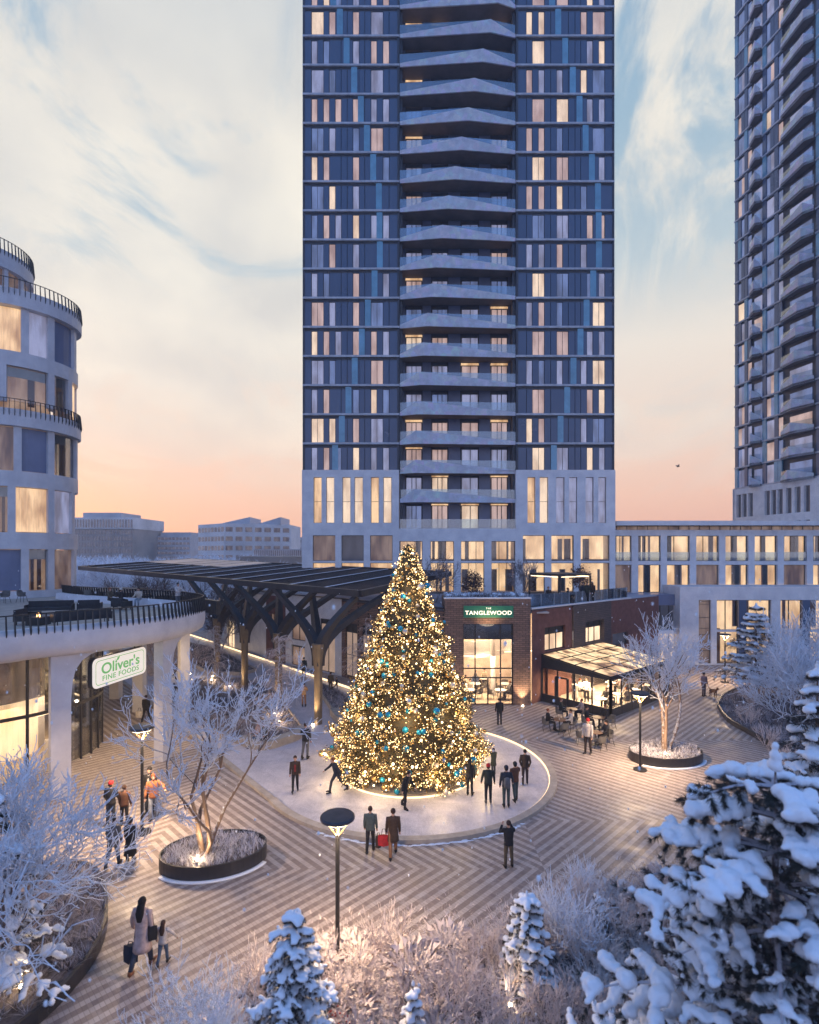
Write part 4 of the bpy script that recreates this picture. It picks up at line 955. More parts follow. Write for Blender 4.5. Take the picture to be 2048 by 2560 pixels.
def offs(path, d):
    n = len(path); r = []
    for i in range(n):
        a, c = path[max(i - 1, 0)], path[min(i + 1, n - 1)]; l = hypot(c[0] - a[0], c[1] - a[1]); r.append((path[i][0] - (c[1] - a[1]) / l * d, path[i][1] + (c[0] - a[0]) / l * d))
    return r
# white edge band: a curved cross-section swept along the rim
sec = [(.45, 7.30), (.40, 7.80), (-.02, 7.80), (-.10, 7.55), (-.10, 6.95), (.0, 6.62), (.25, 6.45), (1.2, 6.42)]
m = MB(); b = len(m.v); n = len(rim); cols = [offs(rim, d) for d, z in sec]
for i in range(n):
    for j, (d, z) in enumerate(sec): m.v.append((cols[j][i][0], cols[j][i][1], z))
for i in range(n - 1):
    for j in range(len(sec) - 1): m.f.append((i * 8 + j, i * 8 + j + 1, (i + 1) * 8 + j + 1, (i + 1) * 8 + j)); m.m.append(0)
m.build('white_edge', M['white'], te, smooth=True)
inner = offs(rim, .3)
m = MB(); m.prism(inner + [(-29, 60), (-60, 60), (-60, 5)], 7.1, 7.3); m.build('deck', M['bench'], te)
m = MB(); m.prism(offs(rim, .9) + [(-29, 60), (-60, 60), (-60, 5)], 6.4, 6.46); m.build('soffit', M['white'], te)
railing('railing', rim[10:], 7.7, .75, te, M['black'], step=.30, drop=.30)
m = MB(); m.band([(-29.5, 46.5), (-22, 43), (-15.6, 39), (-12.6, 35.6)], 7.0, 7.9, .3); m.build('back_beam', M['black'], te)
for (x, y, rz, wd) in ((-12.95, 28.9, 1.35, .95), (-14.15, 34.4, 2.2, .85), (-15.6, 24.4, .75, .95), (-20.2, 19.6, .7, .95)):
    m = MB(); Mx = Matrix.Translation((x - .25, y + .1, 0)) @ Matrix.Rotation(rz, 4, 'Z')
    # column fans out sideways into the edge band
    prof = [(0, .40), (4.4, .40), (5.2, .46), (5.7, .58), (6.1, .85), (6.35, 1.25), (6.5, 1.75)]
    vs = []
    for z, w_ in prof: vs += [Mx @ Vector((-.40, -.25, z)), Mx @ Vector((w_ * .96, -.25, z)), Mx @ Vector((w_ * .96, .30, z)), Mx @ Vector((-.40, .30, z))]
    fs = [(3, 2, 1, 0)]
    for i in range(len(prof) - 1):
        for j in range(4): fs.append((i * 4 + j, i * 4 + (j + 1) % 4, (i + 1) * 4 + (j + 1) % 4, (i + 1) * 4 + j))
    m.add(vs, fs); m.build('column', M['white'], te)
for x, y in ((-22.4, 41.2), (-18.9, 37.8), (-25.5, 34), (-21.5, 31)):
    m = MB(); m.box(x - .35, x + .35, y - .3, y + .3, 0, 6.45); m.build('pillar', M['white'], te)
# shop under the terrace
sh = thing('food_shop', 'glowing curved glass food shop tucked under the white terrace', 'shop', (-20, 27, 0))
sp = smooth_path([(-40, 12), (-30, 18.5), (-23, 22.8), (-19.2, 26), (-17.9, 28.2), (-17.6, 30.2), (-18.4, 32.3), (-20.5, 34), (-26, 37.5), (-34, 41)], 5)
m = MB(); m.band(sp, .1, 6.4, .04); o_ = m.build('glass_wall', M['shop_glass'], sh)
m = MB()
for i in range(2, len(sp), 2): x, y = sp[i]; m.box(x - .05, x + .05, y - .05, y + .05, 0, 6.4)
m.band(sp, 2.95, 3.1, .12); m.build('mullions', M['bronze'], o_)
m = MB(); m.band(offs(sp, 3.2), 0, 3.0, .1); m.build('back_wall', M['room'], sh)
m = MB(); m.band(offs(sp, 3.0), 3.1, 6.35, .1); m.build('upper_wall', M['w_dim'], sh)
m = MB(); m.prism(sp + [(-34, 12)], .01, .04); m.build('floor', M['bench'], sh)
m = MB(); m.band(offs(sp, 1.4)[20:32], .04, 1.1, .5); m.build('counter', M['white'], sh)
m = MB(); m.band(offs(sp, 1.1)[18:34], 2.6, 2.68, .05); m.build('ring_light', M['led_soft'], sh)
for p in ((-20.5, 27.5, 2.8), (-24, 24.8, 2.8), (-20.5, 31.5, 2.8)): lamp('shop_light', 'AREA', p, 120, sh, size=3, aim=(p[0], p[1], 0))
for p in ((-15.5, 27.5, 6.2), (-15.2, 31.5, 6.2), (-20, 22.5, 6.2)): lamp('soffit_light', 'AREA', p, 190, te, size=.7, aim=(p[0], p[1], 0))
# hanging sign
a, b = Vector((-14.78, 25.0, 0)), Vector((-14.15, 28.75, 0)); ang = atan2(b.y - a.y, b.x - a.x); mid = (a + b) / 2
sgn = thing('shop_sign', "white rounded sign reading Oliver's FINE FOODS hanging under the terrace edge", 'sign', (mid.x, mid.y, 5.4), ang)
hw, hh, rr = (b - a).length / 2, .70, .28
def rrect(hw, hh, rr, n=6):
    o = []
    for cx_, cy_, a0 in ((hw - rr, hh - rr, 0), (-hw + rr, hh - rr, 90), (-hw + rr, -hh + rr, 180), (hw - rr, -hh + rr, 270)):
        for i in range(n + 1): t_ = radians(a0 + 90 * i / n); o.append((cx_ + rr * cos(t_), cy_ + rr * sin(t_)))
    return o
def plate(mb, poly, y0, y1):
    n = len(poly); b_ = len(mb.v); mb.v += [(p[0], y0, p[1]) for p in poly] + [(p[0], y1, p[1]) for p in poly]
    mb.f.append(tuple(b_ + i for i in range(n))); mb.f.append(tuple(b_ + n + i for i in reversed(range(n)))); mb.m += [0, 0]
    for i in range(n): j = (i + 1) % n; mb.f.append((b_ + j, b_ + i, b_ + n + i, b_ + n + j)); mb.m.append(0)
m = MB(); plate(m, rrect(hw + .03, hh + .03, rr), -.10, .12); m.build('casing', M['black'], sgn, local=True)
m = MB(); plate(m, rrect(hw, hh, rr), -.13, -.09); m.build('face', M['sign_white'], sgn, local=True)
m = MB(); o1, o2 = rrect(hw - .17, hh - .12, .2), rrect(hw - .20, hh - .15, .18); n = len(o1)
m.add([(p[0], -.137, p[1]) for p in o1] + [(p[0], -.137, p[1]) for p in o2], [(i, (i + 1) % n, n + (i + 1) % n, n + i) for i in range(n)]); m.build('outline', M['sign_green'], sgn, local=True)
text_mesh('letters', "Oliver's", .72, M['sign_green'], sgn, Matrix.Translation((0, -.14, .12)) @ RX @ Matrix.Scale(1.22, 4, (1, 0, 0)), .004, .012)
text_mesh('letters', 'FINE FOODS', .34, M['sign_green'], sgn, Matrix.Translation((0, -.14, -.32)) @ RX @ Matrix.Scale(1.28, 4, (1, 0, 0)), .004, .004, 0, 1.1)
m = MB(); m.add([(-.36, -.145, .36), (-.20, -.145, .40), (-.10, -.145, .56), (-.28, -.145, .52)], [(0, 1, 2, 3)]); m.add([(-.42, -.145, .40), (-.37, -.145, .36), (-.40, -.145, .5)], [(0, 1, 2)]); m.build('leaf', M['sign_green'], sgn, local=True)
m = MB(); m.box(-hw * .6, -hw * .6 + .04, -.02, .02, hh, 1.1); m.box(hw * .6, hw * .6 + .04, -.02, .02, hh, 1.1); m.build('hanger', M['black'], sgn, local=True)

# ------------------------------------------------------------------ distant buildings
def block(name, label, x0, x1, ytop, ybot, Y, mt, rows_, cols_, wm, wf=.6, hf=.5, roof=None, side=None):
    k = Y / F; X0, X1 = (x0 - 1024) * k, (x1 - 1024) * k; z1, z0 = H - (ytop - HOR) * k, 0
    t_ = thing(name, label, 'building', ((X0 + X1) / 2, Y, 0))
    m = MB(); m.box(X0, X1, Y, Y + 25, z0, z1); m.build('wall', mt, t_)
    zb = H - (ybot - HOR) * k; m = MB(); fh = (z1 - zb) / rows_; fw = (X1 - X0) / cols_
    for r_ in range(rows_):
        for c_ in range(cols_):
            zc = z1 - fh * (r_ + .55); xc = X0 + fw * (c_ + .5); m.box(xc - fw * wf / 2, xc + fw * wf / 2, Y - .08, Y + .1, zc - fh * hf / 2, zc + fh * hf / 2)
    m.build('windows', wm, t_)
    return t_, X0, X1, z1
M['far_w'] = mat('far_white_wall', (.80, .76, .74), .8, scale=.1); M['far_b'] = mat('far_brown_wall', (.42, .36, .32), .8, scale=.1); M['far_g'] = mat('far_grey_wall', (.58, .55, .56), .8, scale=.1); M['fw'] = winmat('far_glass', (.42, .34, .36), .30, .7)
t_, X0, X1, z1 = block('brown_office', 'distant brown office with a white upper storey and dark penthouse', 160, 333, 1322, 1400, 210, M['far_b'], 5, 24, M['fw'], .4, .7)
m = MB(); m.box(X0 - .3, X1 + .2, 209.6, 236, z1, z1 + 4.4); m.build('white_storey', M['far_w'], t_)
m = MB()
for k in range(24): x = X0 + 1 + k * 1.1; m.box(x, x + .5, 209.4, 209.7, z1 + .5, z1 + 3.6)
m.build('windows', M['fw'], t_)
m = MB(); m.box(X0 + 5, X0 + 20, 214, 230, z1 + 4.4, z1 + 6.6); m.build('penthouse', M['far_g'], t_)
t_, X0, X1, z1 = block('grey_office', 'distant small grey office between the brown and the white ones', 393, 475, 1340, 1400, 230, M['far_g'], 5, 9, M['fw'], .7, .5)
m = MB(); m.box(X0 + 1, X1, 231, 245, z1, z1 + 1.6); m.build('penthouse', M['far_g'], t_)
kk = 180 / F; t_ = thing('white_office', 'distant white office block with sloping skylights on its roof', 'building', (-62, 182, 0))
xa, xm, xb2 = (472 - 1024) * kk, (566 - 1024) * kk, (706 - 1024) * kk; z1 = H - (1309 - HOR) * kk
m = MB(); m.prism([(xa, 188), (xm, 178), (xb2 + 1, 188), (xb2 + 1, 205), (xa, 205)], 0, z1); m.build('wall', M['far_w'], t_)
m = MB()
for r_ in range(5):
    z = z1 - 2.0 - r_ * 3.1
    for (p, q, n) in (((xa, 188), (xm, 178), 8), ((xm, 178), (xb2 + 1, 188), 7)):
        a = atan2(q[1] - p[1], q[0] - p[0]); L = hypot(q[0] - p[0], q[1] - p[1])
        for k in range(n): obox(m, p, a, L * (k + .14) / n, L * (k + .84) / n, -.1, .08, z - .7, z + .8)
m.build('windows', M['fw'], t_)
m = MB()
for x0, x1 in ((xa + 7, xm + 6), (xm + 8, xb2 - 2)):
    m.add([(x0, 186, z1), (x1, 186, z1), (x1, 186, z1 + 2.6), (x0, 200, z1), (x1, 200, z1), (x1, 200, z1 + 2.6)], [(0, 1, 2), (3, 5, 4), (0, 2, 5, 3), (1, 4, 5, 2)])
m.build('skylight', M['slab'], t_)
t_, X0, X1, z1 = block('brown_hall', 'low brown hall just behind the canopy, left of the tall tower', 590, 770, 1391, 1450, 95, M['far_b'], 1, 1, M['far_b'], .01, .01)
t_, X0, X1, z1 = block('far_warehouse', 'distant grey ribbed warehouse over the low brown hall', 634, 770, 1373, 1400, 140, M['far_g'], 1, 26, M['fw'], .35, .9)
t_, X0, X1, z1 = block('far_flats', 'distant pale block touching the left side of the tower', 727, 775, 1343, 1400, 230, M['far_g'], 3, 5, M['fw'], .5, .4)
# ------------------------------------------------------------------ vegetation generators
def rvec(r, s=1.0): return Vector((r.gauss(0, 1), r.gauss(0, 1), r.gauss(0, 1))) * s
def grow(r, thick, thin, p, d, L, rad, lvl, maxl, nch, wig=.18, trop=.12, ratio=.62, spread=.9, minr=.006, sides=3, lo=.35):
    n = 5 if lvl < 2 else (4 if lvl < maxl else 3)
    pts = [Vector(p)]; rs = [rad]; d = Vector(d).normalized(); dirs = [d.copy()]
    endr = max(minr, rad * (.45 if lvl < maxl else .35))
    for i in range(n):
        d = (d + rvec(r, wig) + Vector((0, 0, trop))).normalized(); dirs.append(d.copy())
        pts.append(pts[-1] + d * (L / n)); rs.append(rad + (endr - rad) * (i + 1) / n)
    mb = thick if lvl <= 1 else thin
    mb.tube(pts, rs, 7 if lvl == 0 else (5 if lvl == 1 else sides), False)
    if lvl >= maxl: return
    k = nch[lvl] if lvl < len(nch) else nch[-1]
    for j in range(k):
        f = r.uniform(.22, 1.0) if lvl else r.uniform(lo, 1.0)
        if j == 0: f = 1.0
        i = min(n - 1, int(f * n)); q = pts[i].lerp(pts[i + 1], f * n - i) if f < 1 else pts[-1]
        dd = dirs[i]; side = rvec(r); side = (side - dd * side.dot(dd)).normalized()
        ang = r.uniform(.45, 1.0) * spread * (.35 if j == 0 else 1)
        nd = (dd * cos(ang) + side * sin(ang))
        rr = max(minr, rs[i] * r.uniform(.5, .7))
        grow(r, thick, thin, q, nd, L * ratio * r.uniform(.75, 1.2), rr, lvl + 1, maxl, nch, wig, trop, ratio, spread, minr, sides)
def bare_tree(name, label, x, y, h, seed, stems=4, lean=.35, maxl=5, nch=(5, 5, 4, 4, 3), rad=.09, minr=.009, m1='bark_frost', m2='twig_frost', z0=0, group=None, trop=.10, ratio=.62, wig=.20, cat='tree', spread=.9, lo=.35, first=.46):
    r = random.Random(seed); th, tn = MB(), MB(); t_ = thing(name, label, cat, (x, y, z0), 0, group)
    for s_ in range(stems):
        a = 2 * pi * s_ / stems + r.uniform(-.4, .4); l = lean * r.uniform(.6, 1.2) if stems > 1 else r.uniform(0, .06)
        off = .10 if stems > 1 else 0
        grow(r, th, tn, (x + cos(a) * off, y + sin(a) * off, z0 - .05), (cos(a) * l, sin(a) * l, 1), h * first, rad * r.uniform(.75, 1.1), 0, maxl, nch, wig, trop, ratio, spread, minr, 3, lo)
    th.build('trunk', M[m1], t_, smooth=True); tn.build('crown', M[m2], t_, smooth=True)
    return t_
def weeping_tree(name, label, x, y, h, seed, group=None):
    r = random.Random(seed); th, tn = MB(), MB(); t_ = thing(name, label, 'tree', (x, y, 0), 0, group)
    pts = [Vector((x, y, 0))]
    for i in range(8): pts.append(pts[-1] + Vector((r.gauss(0, .04), r.gauss(0, .04), h / 8)))
    th.tube(pts, [.075 - .007 * i for i in range(9)], 7, False)
    for k in range(46):
        f = r.uniform(.30, 1); i = min(7, int(f * 8)); q = pts[i].lerp(pts[i + 1], f * 8 - i); a = r.uniform(0, 2 * pi); L = h * .30 * (1.15 - .6 * f) * r.uniform(.6, 1.1)
        p = [q]; d = Vector((cos(a), sin(a), .9)).normalized()
        for s_ in range(6): d = (d + Vector((r.gauss(0, .1), r.gauss(0, .1), -.24))).normalized(); p.append(p[-1] + d * L / 5)
        tn.tube(p, [.018 - .002 * s_ for s_ in range(7)], 3, False)
        for s_ in range(16):
            j = r.randint(1, 6); b_ = p[j]; e = [b_]; dd = Vector((r.gauss(0, .6) + cos(a) * .4, r.gauss(0, .6) + sin(a) * .4, r.uniform(-.2, .5))).normalized()
            for w_ in range(4): dd = (dd + Vector((0, 0, -.42))).normalized(); e.append(e[-1] + dd * L * .13)
            tn.tube(e, [.009, .008, .007, .006, .005], 3, False)
    th.build('trunk', M['bark_frost'], t_, smooth=True); tn.build('crown', M['twig_warm'], t_, smooth=True); return t_

SNTEX = bpy.data.textures.new('snow_grain', 'CLOUDS'); SNTEX.noise_scale = .11; SNTEX.noise_depth = 4
def snow_conifer(name, label, x, y, h, rad, seed, z0=0, tiers=14, per=7, voxel=.05, blob=.10, group=None, clear=.06, droop=.28, needle=1.0, side=None, fill=1.0, jag=.25, pw=.78, tl=None, outer=0, wood='bark'):
    """trunk, drooping boughs of needles, snow lying on the boughs as one softly merged shell"""
    r = random.Random(seed); t_ = thing(name, label, 'conifer', (x, y, z0), 0, group)
    th, nd, sn = MB(), MB(), MB()
    th.tube([(x, y, z0), (x, y, z0 + h * .5), (x, y, z0 + h * .97)], [max(.035, h * .02), h * .012, .012], 8)
    def tuft(p, d, s_):
        for _ in range(int(9 * needle)):
            v_ = (d + rvec(r, .55)).normalized(); w_ = v_.cross(rvec(r)).normalized() * s_ * .035
            e = p + v_ * s_ * r.uniform(.6, 1.1); nd.add([p - w_, p + w_, e], [(0, 1, 2)])
    for k in range(tiers):
        f = (k + r.uniform(-.2, .2)) / tiers; zc = h * (clear + (1 - clear) * f); Rk = rad * (1 - f) ** pw * r.uniform(1 - jag, 1 + jag * .5) + h * .012
        n = max(3, int(per * (1 - f * .45)))
        for j in range(n):
            load = r.choice((.2, .7, 1, 1)) if outer or fill < .85 else 1; bl = blob * (r.uniform(.65, 1.25) if outer or fill < .85 else 1)
            a = 2 * pi * (j + r.random() * .8) / n + k * 1.3; L = min(Rk * r.uniform(.72, 1.08), rad * 1.02 * (1 - f) ** .3)
            d = Vector((cos(a), sin(a), .25 - .1 * (1 - f))); p = Vector((x, y, z0 + zc)); pts = [p]; ns = 5
            for s_ in range(ns): d = (d + Vector((r.gauss(0, .06), r.gauss(0, .06), -droop * .35))).normalized(); pts.append(pts[-1] + d * L / ns)
            th.tube(pts, [.022 * h / 4 * (1 - .75 * i / ns) + .004 for i in range(ns + 1)], 4, False)
            for i in range(1, ns + 1):
                q = pts[i]; sp = Vector((-sin(a), cos(a), -.12)); wdt = L * r.uniform(.25, .5) * (1.1 - abs(i / ns - .55))
                for sgn_ in (-1, 1):
                    e = q + sp * sgn_ * wdt * r.uniform(.6, 1.1) + d * wdt * .45; m_ = 4
                    for u_ in range(m_): tuft(q.lerp(e, (u_ + .5) / m_) - Vector((0, 0, blob * .35)), (e - q).normalized() + Vector((0, 0, -.35)), tl or max(.07, blob * 1.5))
                    if r.random() < fill * load and i >= outer:
                        t0 = r.uniform(.35, 1.0)
                        nb = max(2, int((e - q).length * t0 / (bl * .7)))
                        for u_ in range(nb + 1):
                            c = q.lerp(e, t0 * u_ / nb) + Vector((r.gauss(0, .25), r.gauss(0, .25), r.uniform(.0, .5))) * bl * .6
                            sn.ball(c, bl * r.uniform(.5, 1.2) * (1.1 - .35 * u_ / nb), 6, 4, (1, 1, .72))
                tuft(q, d + Vector((0, 0, -.2)), tl or max(.08, blob * 1.6))
                if r.random() < fill * load and i >= outer: sn.ball(q + Vector((0, 0, bl * .3)), bl * r.uniform(.8, 1.25), 7, 5, (1.1, 1.1, .75))
    for k in range(3): sn.ball((x, y, z0 + h * (.96 + .02 * k)), blob * (.8 - .18 * k), 7, 5)
    th.build('trunk', M[wood], t_); nd.build('needles', M['needle'], t_)
    s_ = evalmesh('snow', sn, [('REMESH', dict(mode='VOXEL', voxel_size=voxel, use_smooth_shade=True)), ('SMOOTH', dict(factor=.5, iterations=2)), ('DISPLACE', dict(texture=SNTEX, strength=blob * .55, mid_level=.5, texture_coords='LOCAL'))], M['snow'], None)
    s_.data.transform((Matrix.Translation((x, y, z0))).inverted()); s_.parent = t_
    return t_
def clump(mb, r, x, y, z, R_, h, n, spread=1.0, wdt=.012, seg=4, side=0):
    for _ in range(n):
        a = r.uniform(0, 2 * pi); rr = R_ * .25 * sqrt(r.random()); p = Vector((x + cos(a) * rr, y + sin(a) * rr, z)); a += r.gauss(0, .4)
        out = r.uniform(.25, 1.0) * spread; d = Vector((cos(a) * out, sin(a) * out, 1)).normalized(); L = h * r.uniform(.6, 1.15); w_ = Vector((-sin(a), cos(a), 0)) * wdt
        b_ = len(mb.v); mb.v += [tuple(p - w_), tuple(p + w_)]
        for i in range(seg):
            d = (d + Vector((cos(a) * .14, sin(a) * .14, -.16 * out))).normalized(); p = p + d * L / seg; k = 1 - .75 * (i + 1) / seg
            mb.v += [tuple(p - w_ * k), tuple(p + w_ * k)]; q = b_ + 2 * i; mb.f.append((q, q + 1, q + 3, q + 2)); mb.m.append(0)
            if side and i >= 1:
                for _s in range(side):
                    sd_ = (d + rvec(r, .6)).normalized() * L * .14; e = p + sd_; wv = rvec(r, .4 * wdt); mb.add([p - wv, p + wv, e], [(0, 1, 2)])
def shrub_mesh(seed, h, n, mname, wdt=.010, side=3, spread=1.0):
    m = MB(); clump(m, random.Random(seed), 0, 0, 0, h * .6, h, n, spread, wdt, 5, side); return m

# ------------------------------------------------------------------ planting beds
def inpoly(x, y, P):
    c = False
    for i in range(len(P)):
        (x1, y1), (x2, y2) = P[i - 1], P[i]
        if (y1 > y) != (y2 > y) and x < (x2 - x1) * (y - y1) / (y2 - y1) + x1: c = not c
    return c
def bed(label, poly, h0=.12, edge='bronze', seed=1, dens=9, gh=.42, gm='grass_f', ledge=None, nblade=14):
    r = random.Random(seed); xs = [p[0] for p in poly]; ys = [p[1] for p in poly]
    b_ = thing('planting_bed', label, 'planting bed', (sum(xs) / len(xs), sum(ys) / len(ys), 0))
    m = MB(); m.prism(poly, .01, h0); m.build('soil', M['soil'], b_)
    m = MB(); m.band(poly + [poly[0]], .012, h0 + .10, .09); m.build('edging', M[edge], b_)
    g = MB(); n = int(dens * (max(xs) - min(xs)) * (max(ys) - min(ys)))
    for _ in range(n):
        x, y = r.uniform(min(xs), max(xs)), r.uniform(min(ys), max(ys))
        if inpoly(x, y, poly): clump(g, r, x, y, h0 - .02, .25, gh * r.uniform(.6, 1.2), nblade, .9, .010, 3)
    tag(g.build('bed_grass', M[gm]), 'frosted low grass filling ' + label, 'grass', kind='stuff')
    return b_
def gp_(L): return [G(*p) for p in L]
bedA = gp_([(757, 1832), (715, 1775), (688, 1738), (640, 1714), (560, 1702), (490, 1708), (455, 1735), (470, 1780), (520, 1822), (560, 1850), (612, 1862), (665, 1860), (715, 1850)])
bed('the bed with the birches left of the ice corridor', smooth_path(bedA + [bedA[0]], 3)[:-1], .25, 'bench', 3, 7, .5, 'grass_d')
bedB = gp_([(788, 1712), (830, 1728), (885, 1760), (930, 1800), (900, 1822), (870, 1815), (838, 1790), (805, 1745)])
bed('the narrow bed between the fir and the dark column', bedB, .25, 'bench', 4, 8, .5, 'grass_d')
bedC = gp_([(470, 1612), (520, 1622), (575, 1645), (640, 1680), (600, 1690), (520, 1688), (478, 1662)])
bed('the far bed deep under the canopy', bedC, .25, 'bench', 5, 3, .6, 'grass_d')
bedD = gp_([(1795, 1770), (1812, 1742), (1870, 1722), (1960, 1712), (2140, 1715), (2300, 1760), (2200, 2000), (2010, 1935), (1945, 1880), (1880, 1840), (1820, 1805)])
bed('the big curved bed at the right edge', smooth_path(bedD + [bedD[0]], 3)[:-1], .22, 'bronze', 6, 7, .5, 'grass_d')
bedE = [(-13.5, 18.6), (-11.2, 18.6), (-10.0, 17.6), (-9.1, 16.2), (-8.62, 15.0), (-8.5, 13.9), (-8.7, 12.6), (-9.4, 11.0), (-10, 8), (-15, 8)]
bed('the rounded bed in the bottom left corner', smooth_path(bedE, 3), .3, 'bronze', 7, 12, .55, 'grass_d')
bedF = [(-5.6, 9.5), (-5.0, 11.2), (-4.2, 12.8), (-3.1, 14.0), (-1.8, 14.75), (0.0, 14.7), (2.0, 14.7), (3.4, 15.3), (5.2, 16.2), (7.2, 17.2), (9.5, 18.2), (13.0, 19.5), (18, 20), (18, 6), (-5.6, 6)]
bed('the long shrub bed along the bottom of the plaza', smooth_path(bedF, 2), .25, 'bronze', 8, 5, .5, 'grass_f')
for i, pl in enumerate([[(757, 1833), (738, 1848), (700, 1862), (662, 1872), (628, 1866), (608, 1858)], [(836, 1786), (852, 1806), (880, 1824), (905, 1834)]]):
    pp = smooth_path(gp_(pl), 4); b_ = thing('stone_bench', ['long curved pale stone bench with a seated couple on it', 'short curved pale stone bench half hidden by the fir'][i], 'bench', (*pp[len(pp) // 2], 0))
    m = MB(); m.band(pp, .02, .46, .62); m.build('seat', M['bench'], b_, smooth=False)
# oval planters
def planter(label, cx_, cy_, a, b, rot, h, tree):
    pl = thing('oval_planter', label, 'planter', (cx_, cy_, 0)); el = [(cx_ + a * cos(t_) * cos(rot) - b * sin(t_) * sin(rot), cy_ + a * cos(t_) * sin(rot) + b * sin(t_) * cos(rot)) for t_ in [2 * pi * i / 48 for i in range(48)]]
    m = MB(); m.band(el, .005, h, .05, True); m.build('wall', M['bronze'], pl, smooth=False)
    sc_ = [((x - cx_) * .97 + cx_, (y - cy_) * .97 + cy_) for x, y in el]; m = MB(); m.prism(sc_, .01, h - .12); m.build('soil', M['soil'], pl)
    g = MB(); r = random.Random(int(cx_ * 10))
    for _ in range(900):
        x, y = cx_ + r.uniform(-a, a), cy_ + r.uniform(-a, a)
        if inpoly(x, y, sc_): clump(g, r, x, y, h - .13, .1, .30 * r.uniform(.7, 1.2), 10, .7, .007, 3)
    tag(g.build('planter_grass', M['grass_f']), 'frosted tufts of grass inside ' + label, 'grass', kind='stuff')
    m = MB(); m.band([(x * 1.0, y) for x, y in [((p[0] - cx_) * 1.06 + cx_, (p[1] - cy_) * 1.06 + cy_) for p in el[28:46]]], .004, .05, .18); tag(m.build('snow_drift', M['snow'], smooth=True), 'thin drift of snow against the foot of ' + label, 'snow', kind='stuff')
    return pl
p1 = planter('oval dark planter on the left of the plaza', -7.0, 19.35, 1.80, 1.22, .22, .5, 0)
p2 = planter('oval dark planter on the right behind the big conifer', 13.75, 29.0, 1.95, 1.35, .15, .5, 0)
bare_tree('frosted_tree', 'lit multi-stemmed frosted tree in the oval planter left of the rink', -7.2, 19.1, 6.9, 11, 5, .26, 4, (4, 5, 5, 3), .09, .012, z0=.38, ratio=.50, m1='bark', m2='twig_frost', lo=.62, first=.58)
bare_tree('frosted_tree', 'bare frosted tree with three brown stems in the right oval planter', 13.8, 29.1, 7.3, 23, 3, .24, 4, (5, 6, 5, 3), .12, .013, m1='bark', z0=.38, ratio=.56, lo=.55, first=.50)
bare_tree('frosted_tree', 'big blue frosted tree filling the lower left corner', -10.2, 13.9, 6.4, 31, 5, .30, 4, (5, 6, 5, 4), .11, .011, z0=.2, ratio=.60, spread=.95)
bare_tree('frosted_tree', 'slender blue frosted sapling at the bottom, left of the snowy cone', -3.9, 10.6, 2.7, 41, 7, .42, 4, (5, 4, 4, 3), .028, .006, z0=.2, ratio=.60, m1='twig_frost')
FT = 'frosted trees of the right-hand bed'
for i, (x, y, h, s_, lb) in enumerate([(27.5, 37.0, 6.6, 51, 'rear-left of the bed'), (23.8, 32.5, 5.6, 52, 'nearest the paving, leaning over the bed edge'), (28.5, 33.0, 6.6, 53, 'between two snowy conifers'), (33.5, 41, 7.0, 54, 'at the back against the pale stone block')]):
    bare_tree('frosted_tree', 'bushy frosted tree in the right-hand bed, ' + lb, x, y, h, s_, 4, .55, 4, (5, 5, 5, 3), .07, .015, z0=.1, ratio=.66, group=FT)
bare_tree('frosted_tree', 'thin frosted tree between the terrace column and the canopy', -17.2, 41.5, 6.4, 61, 2, .3, 4, (6, 6, 5, 4), .06, .014, m2='twig_warm', ratio=.6)
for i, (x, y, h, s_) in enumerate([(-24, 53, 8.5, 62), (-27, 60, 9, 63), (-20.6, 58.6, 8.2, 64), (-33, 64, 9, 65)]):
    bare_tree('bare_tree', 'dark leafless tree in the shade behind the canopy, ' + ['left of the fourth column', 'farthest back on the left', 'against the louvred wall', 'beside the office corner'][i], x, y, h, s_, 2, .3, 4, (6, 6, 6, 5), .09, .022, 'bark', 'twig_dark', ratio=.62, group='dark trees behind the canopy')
weeping_tree('weeping_birch', 'weeping frosted birch in front of the second forked column', -8.55, 34.6, 5.6, 71)
weeping_tree('weeping_birch', 'weeping frosted birch left of the third forked column', -14.8, 41.2, 5.4, 72)
weeping_tree('weeping_birch', 'weeping frosted birch by the brick wall left of the fir', -3.2, 41.2, 6.0, 73)
for x, y in ((-8.2, 34.1), (-8.9, 35.8), (-14.4, 43.2), (-16.6, 45.3), (-19.3, 47.6), (-22.5, 50.7)):
    u_ = thing('ground_spot', 'small bright spot lamp glowing in the grass at %s' % {-8.2: 'the foot of the front birch', -8.9: 'the back of the birch bed', -14.4: 'the third column', -16.6: 'the far end of the birch bed', -19.3: 'the near side of the far bed', -22.5: 'the far side of the far bed'}[x], 'spot lamp', (x, y, .25), 0, 'ground spot lamps')
    m = MB(); m.tube([(x, y, .22), (x, y, .40)], .05, 8); m.build('body', M['black'], u_); m = MB(); m.ball((x, y, .43), .055, 8, 5); m.build('lens', M['uplight'], u_)
    lamp('spot_light', 'POINT', (x, y, .62), 60, u_, size=.08)
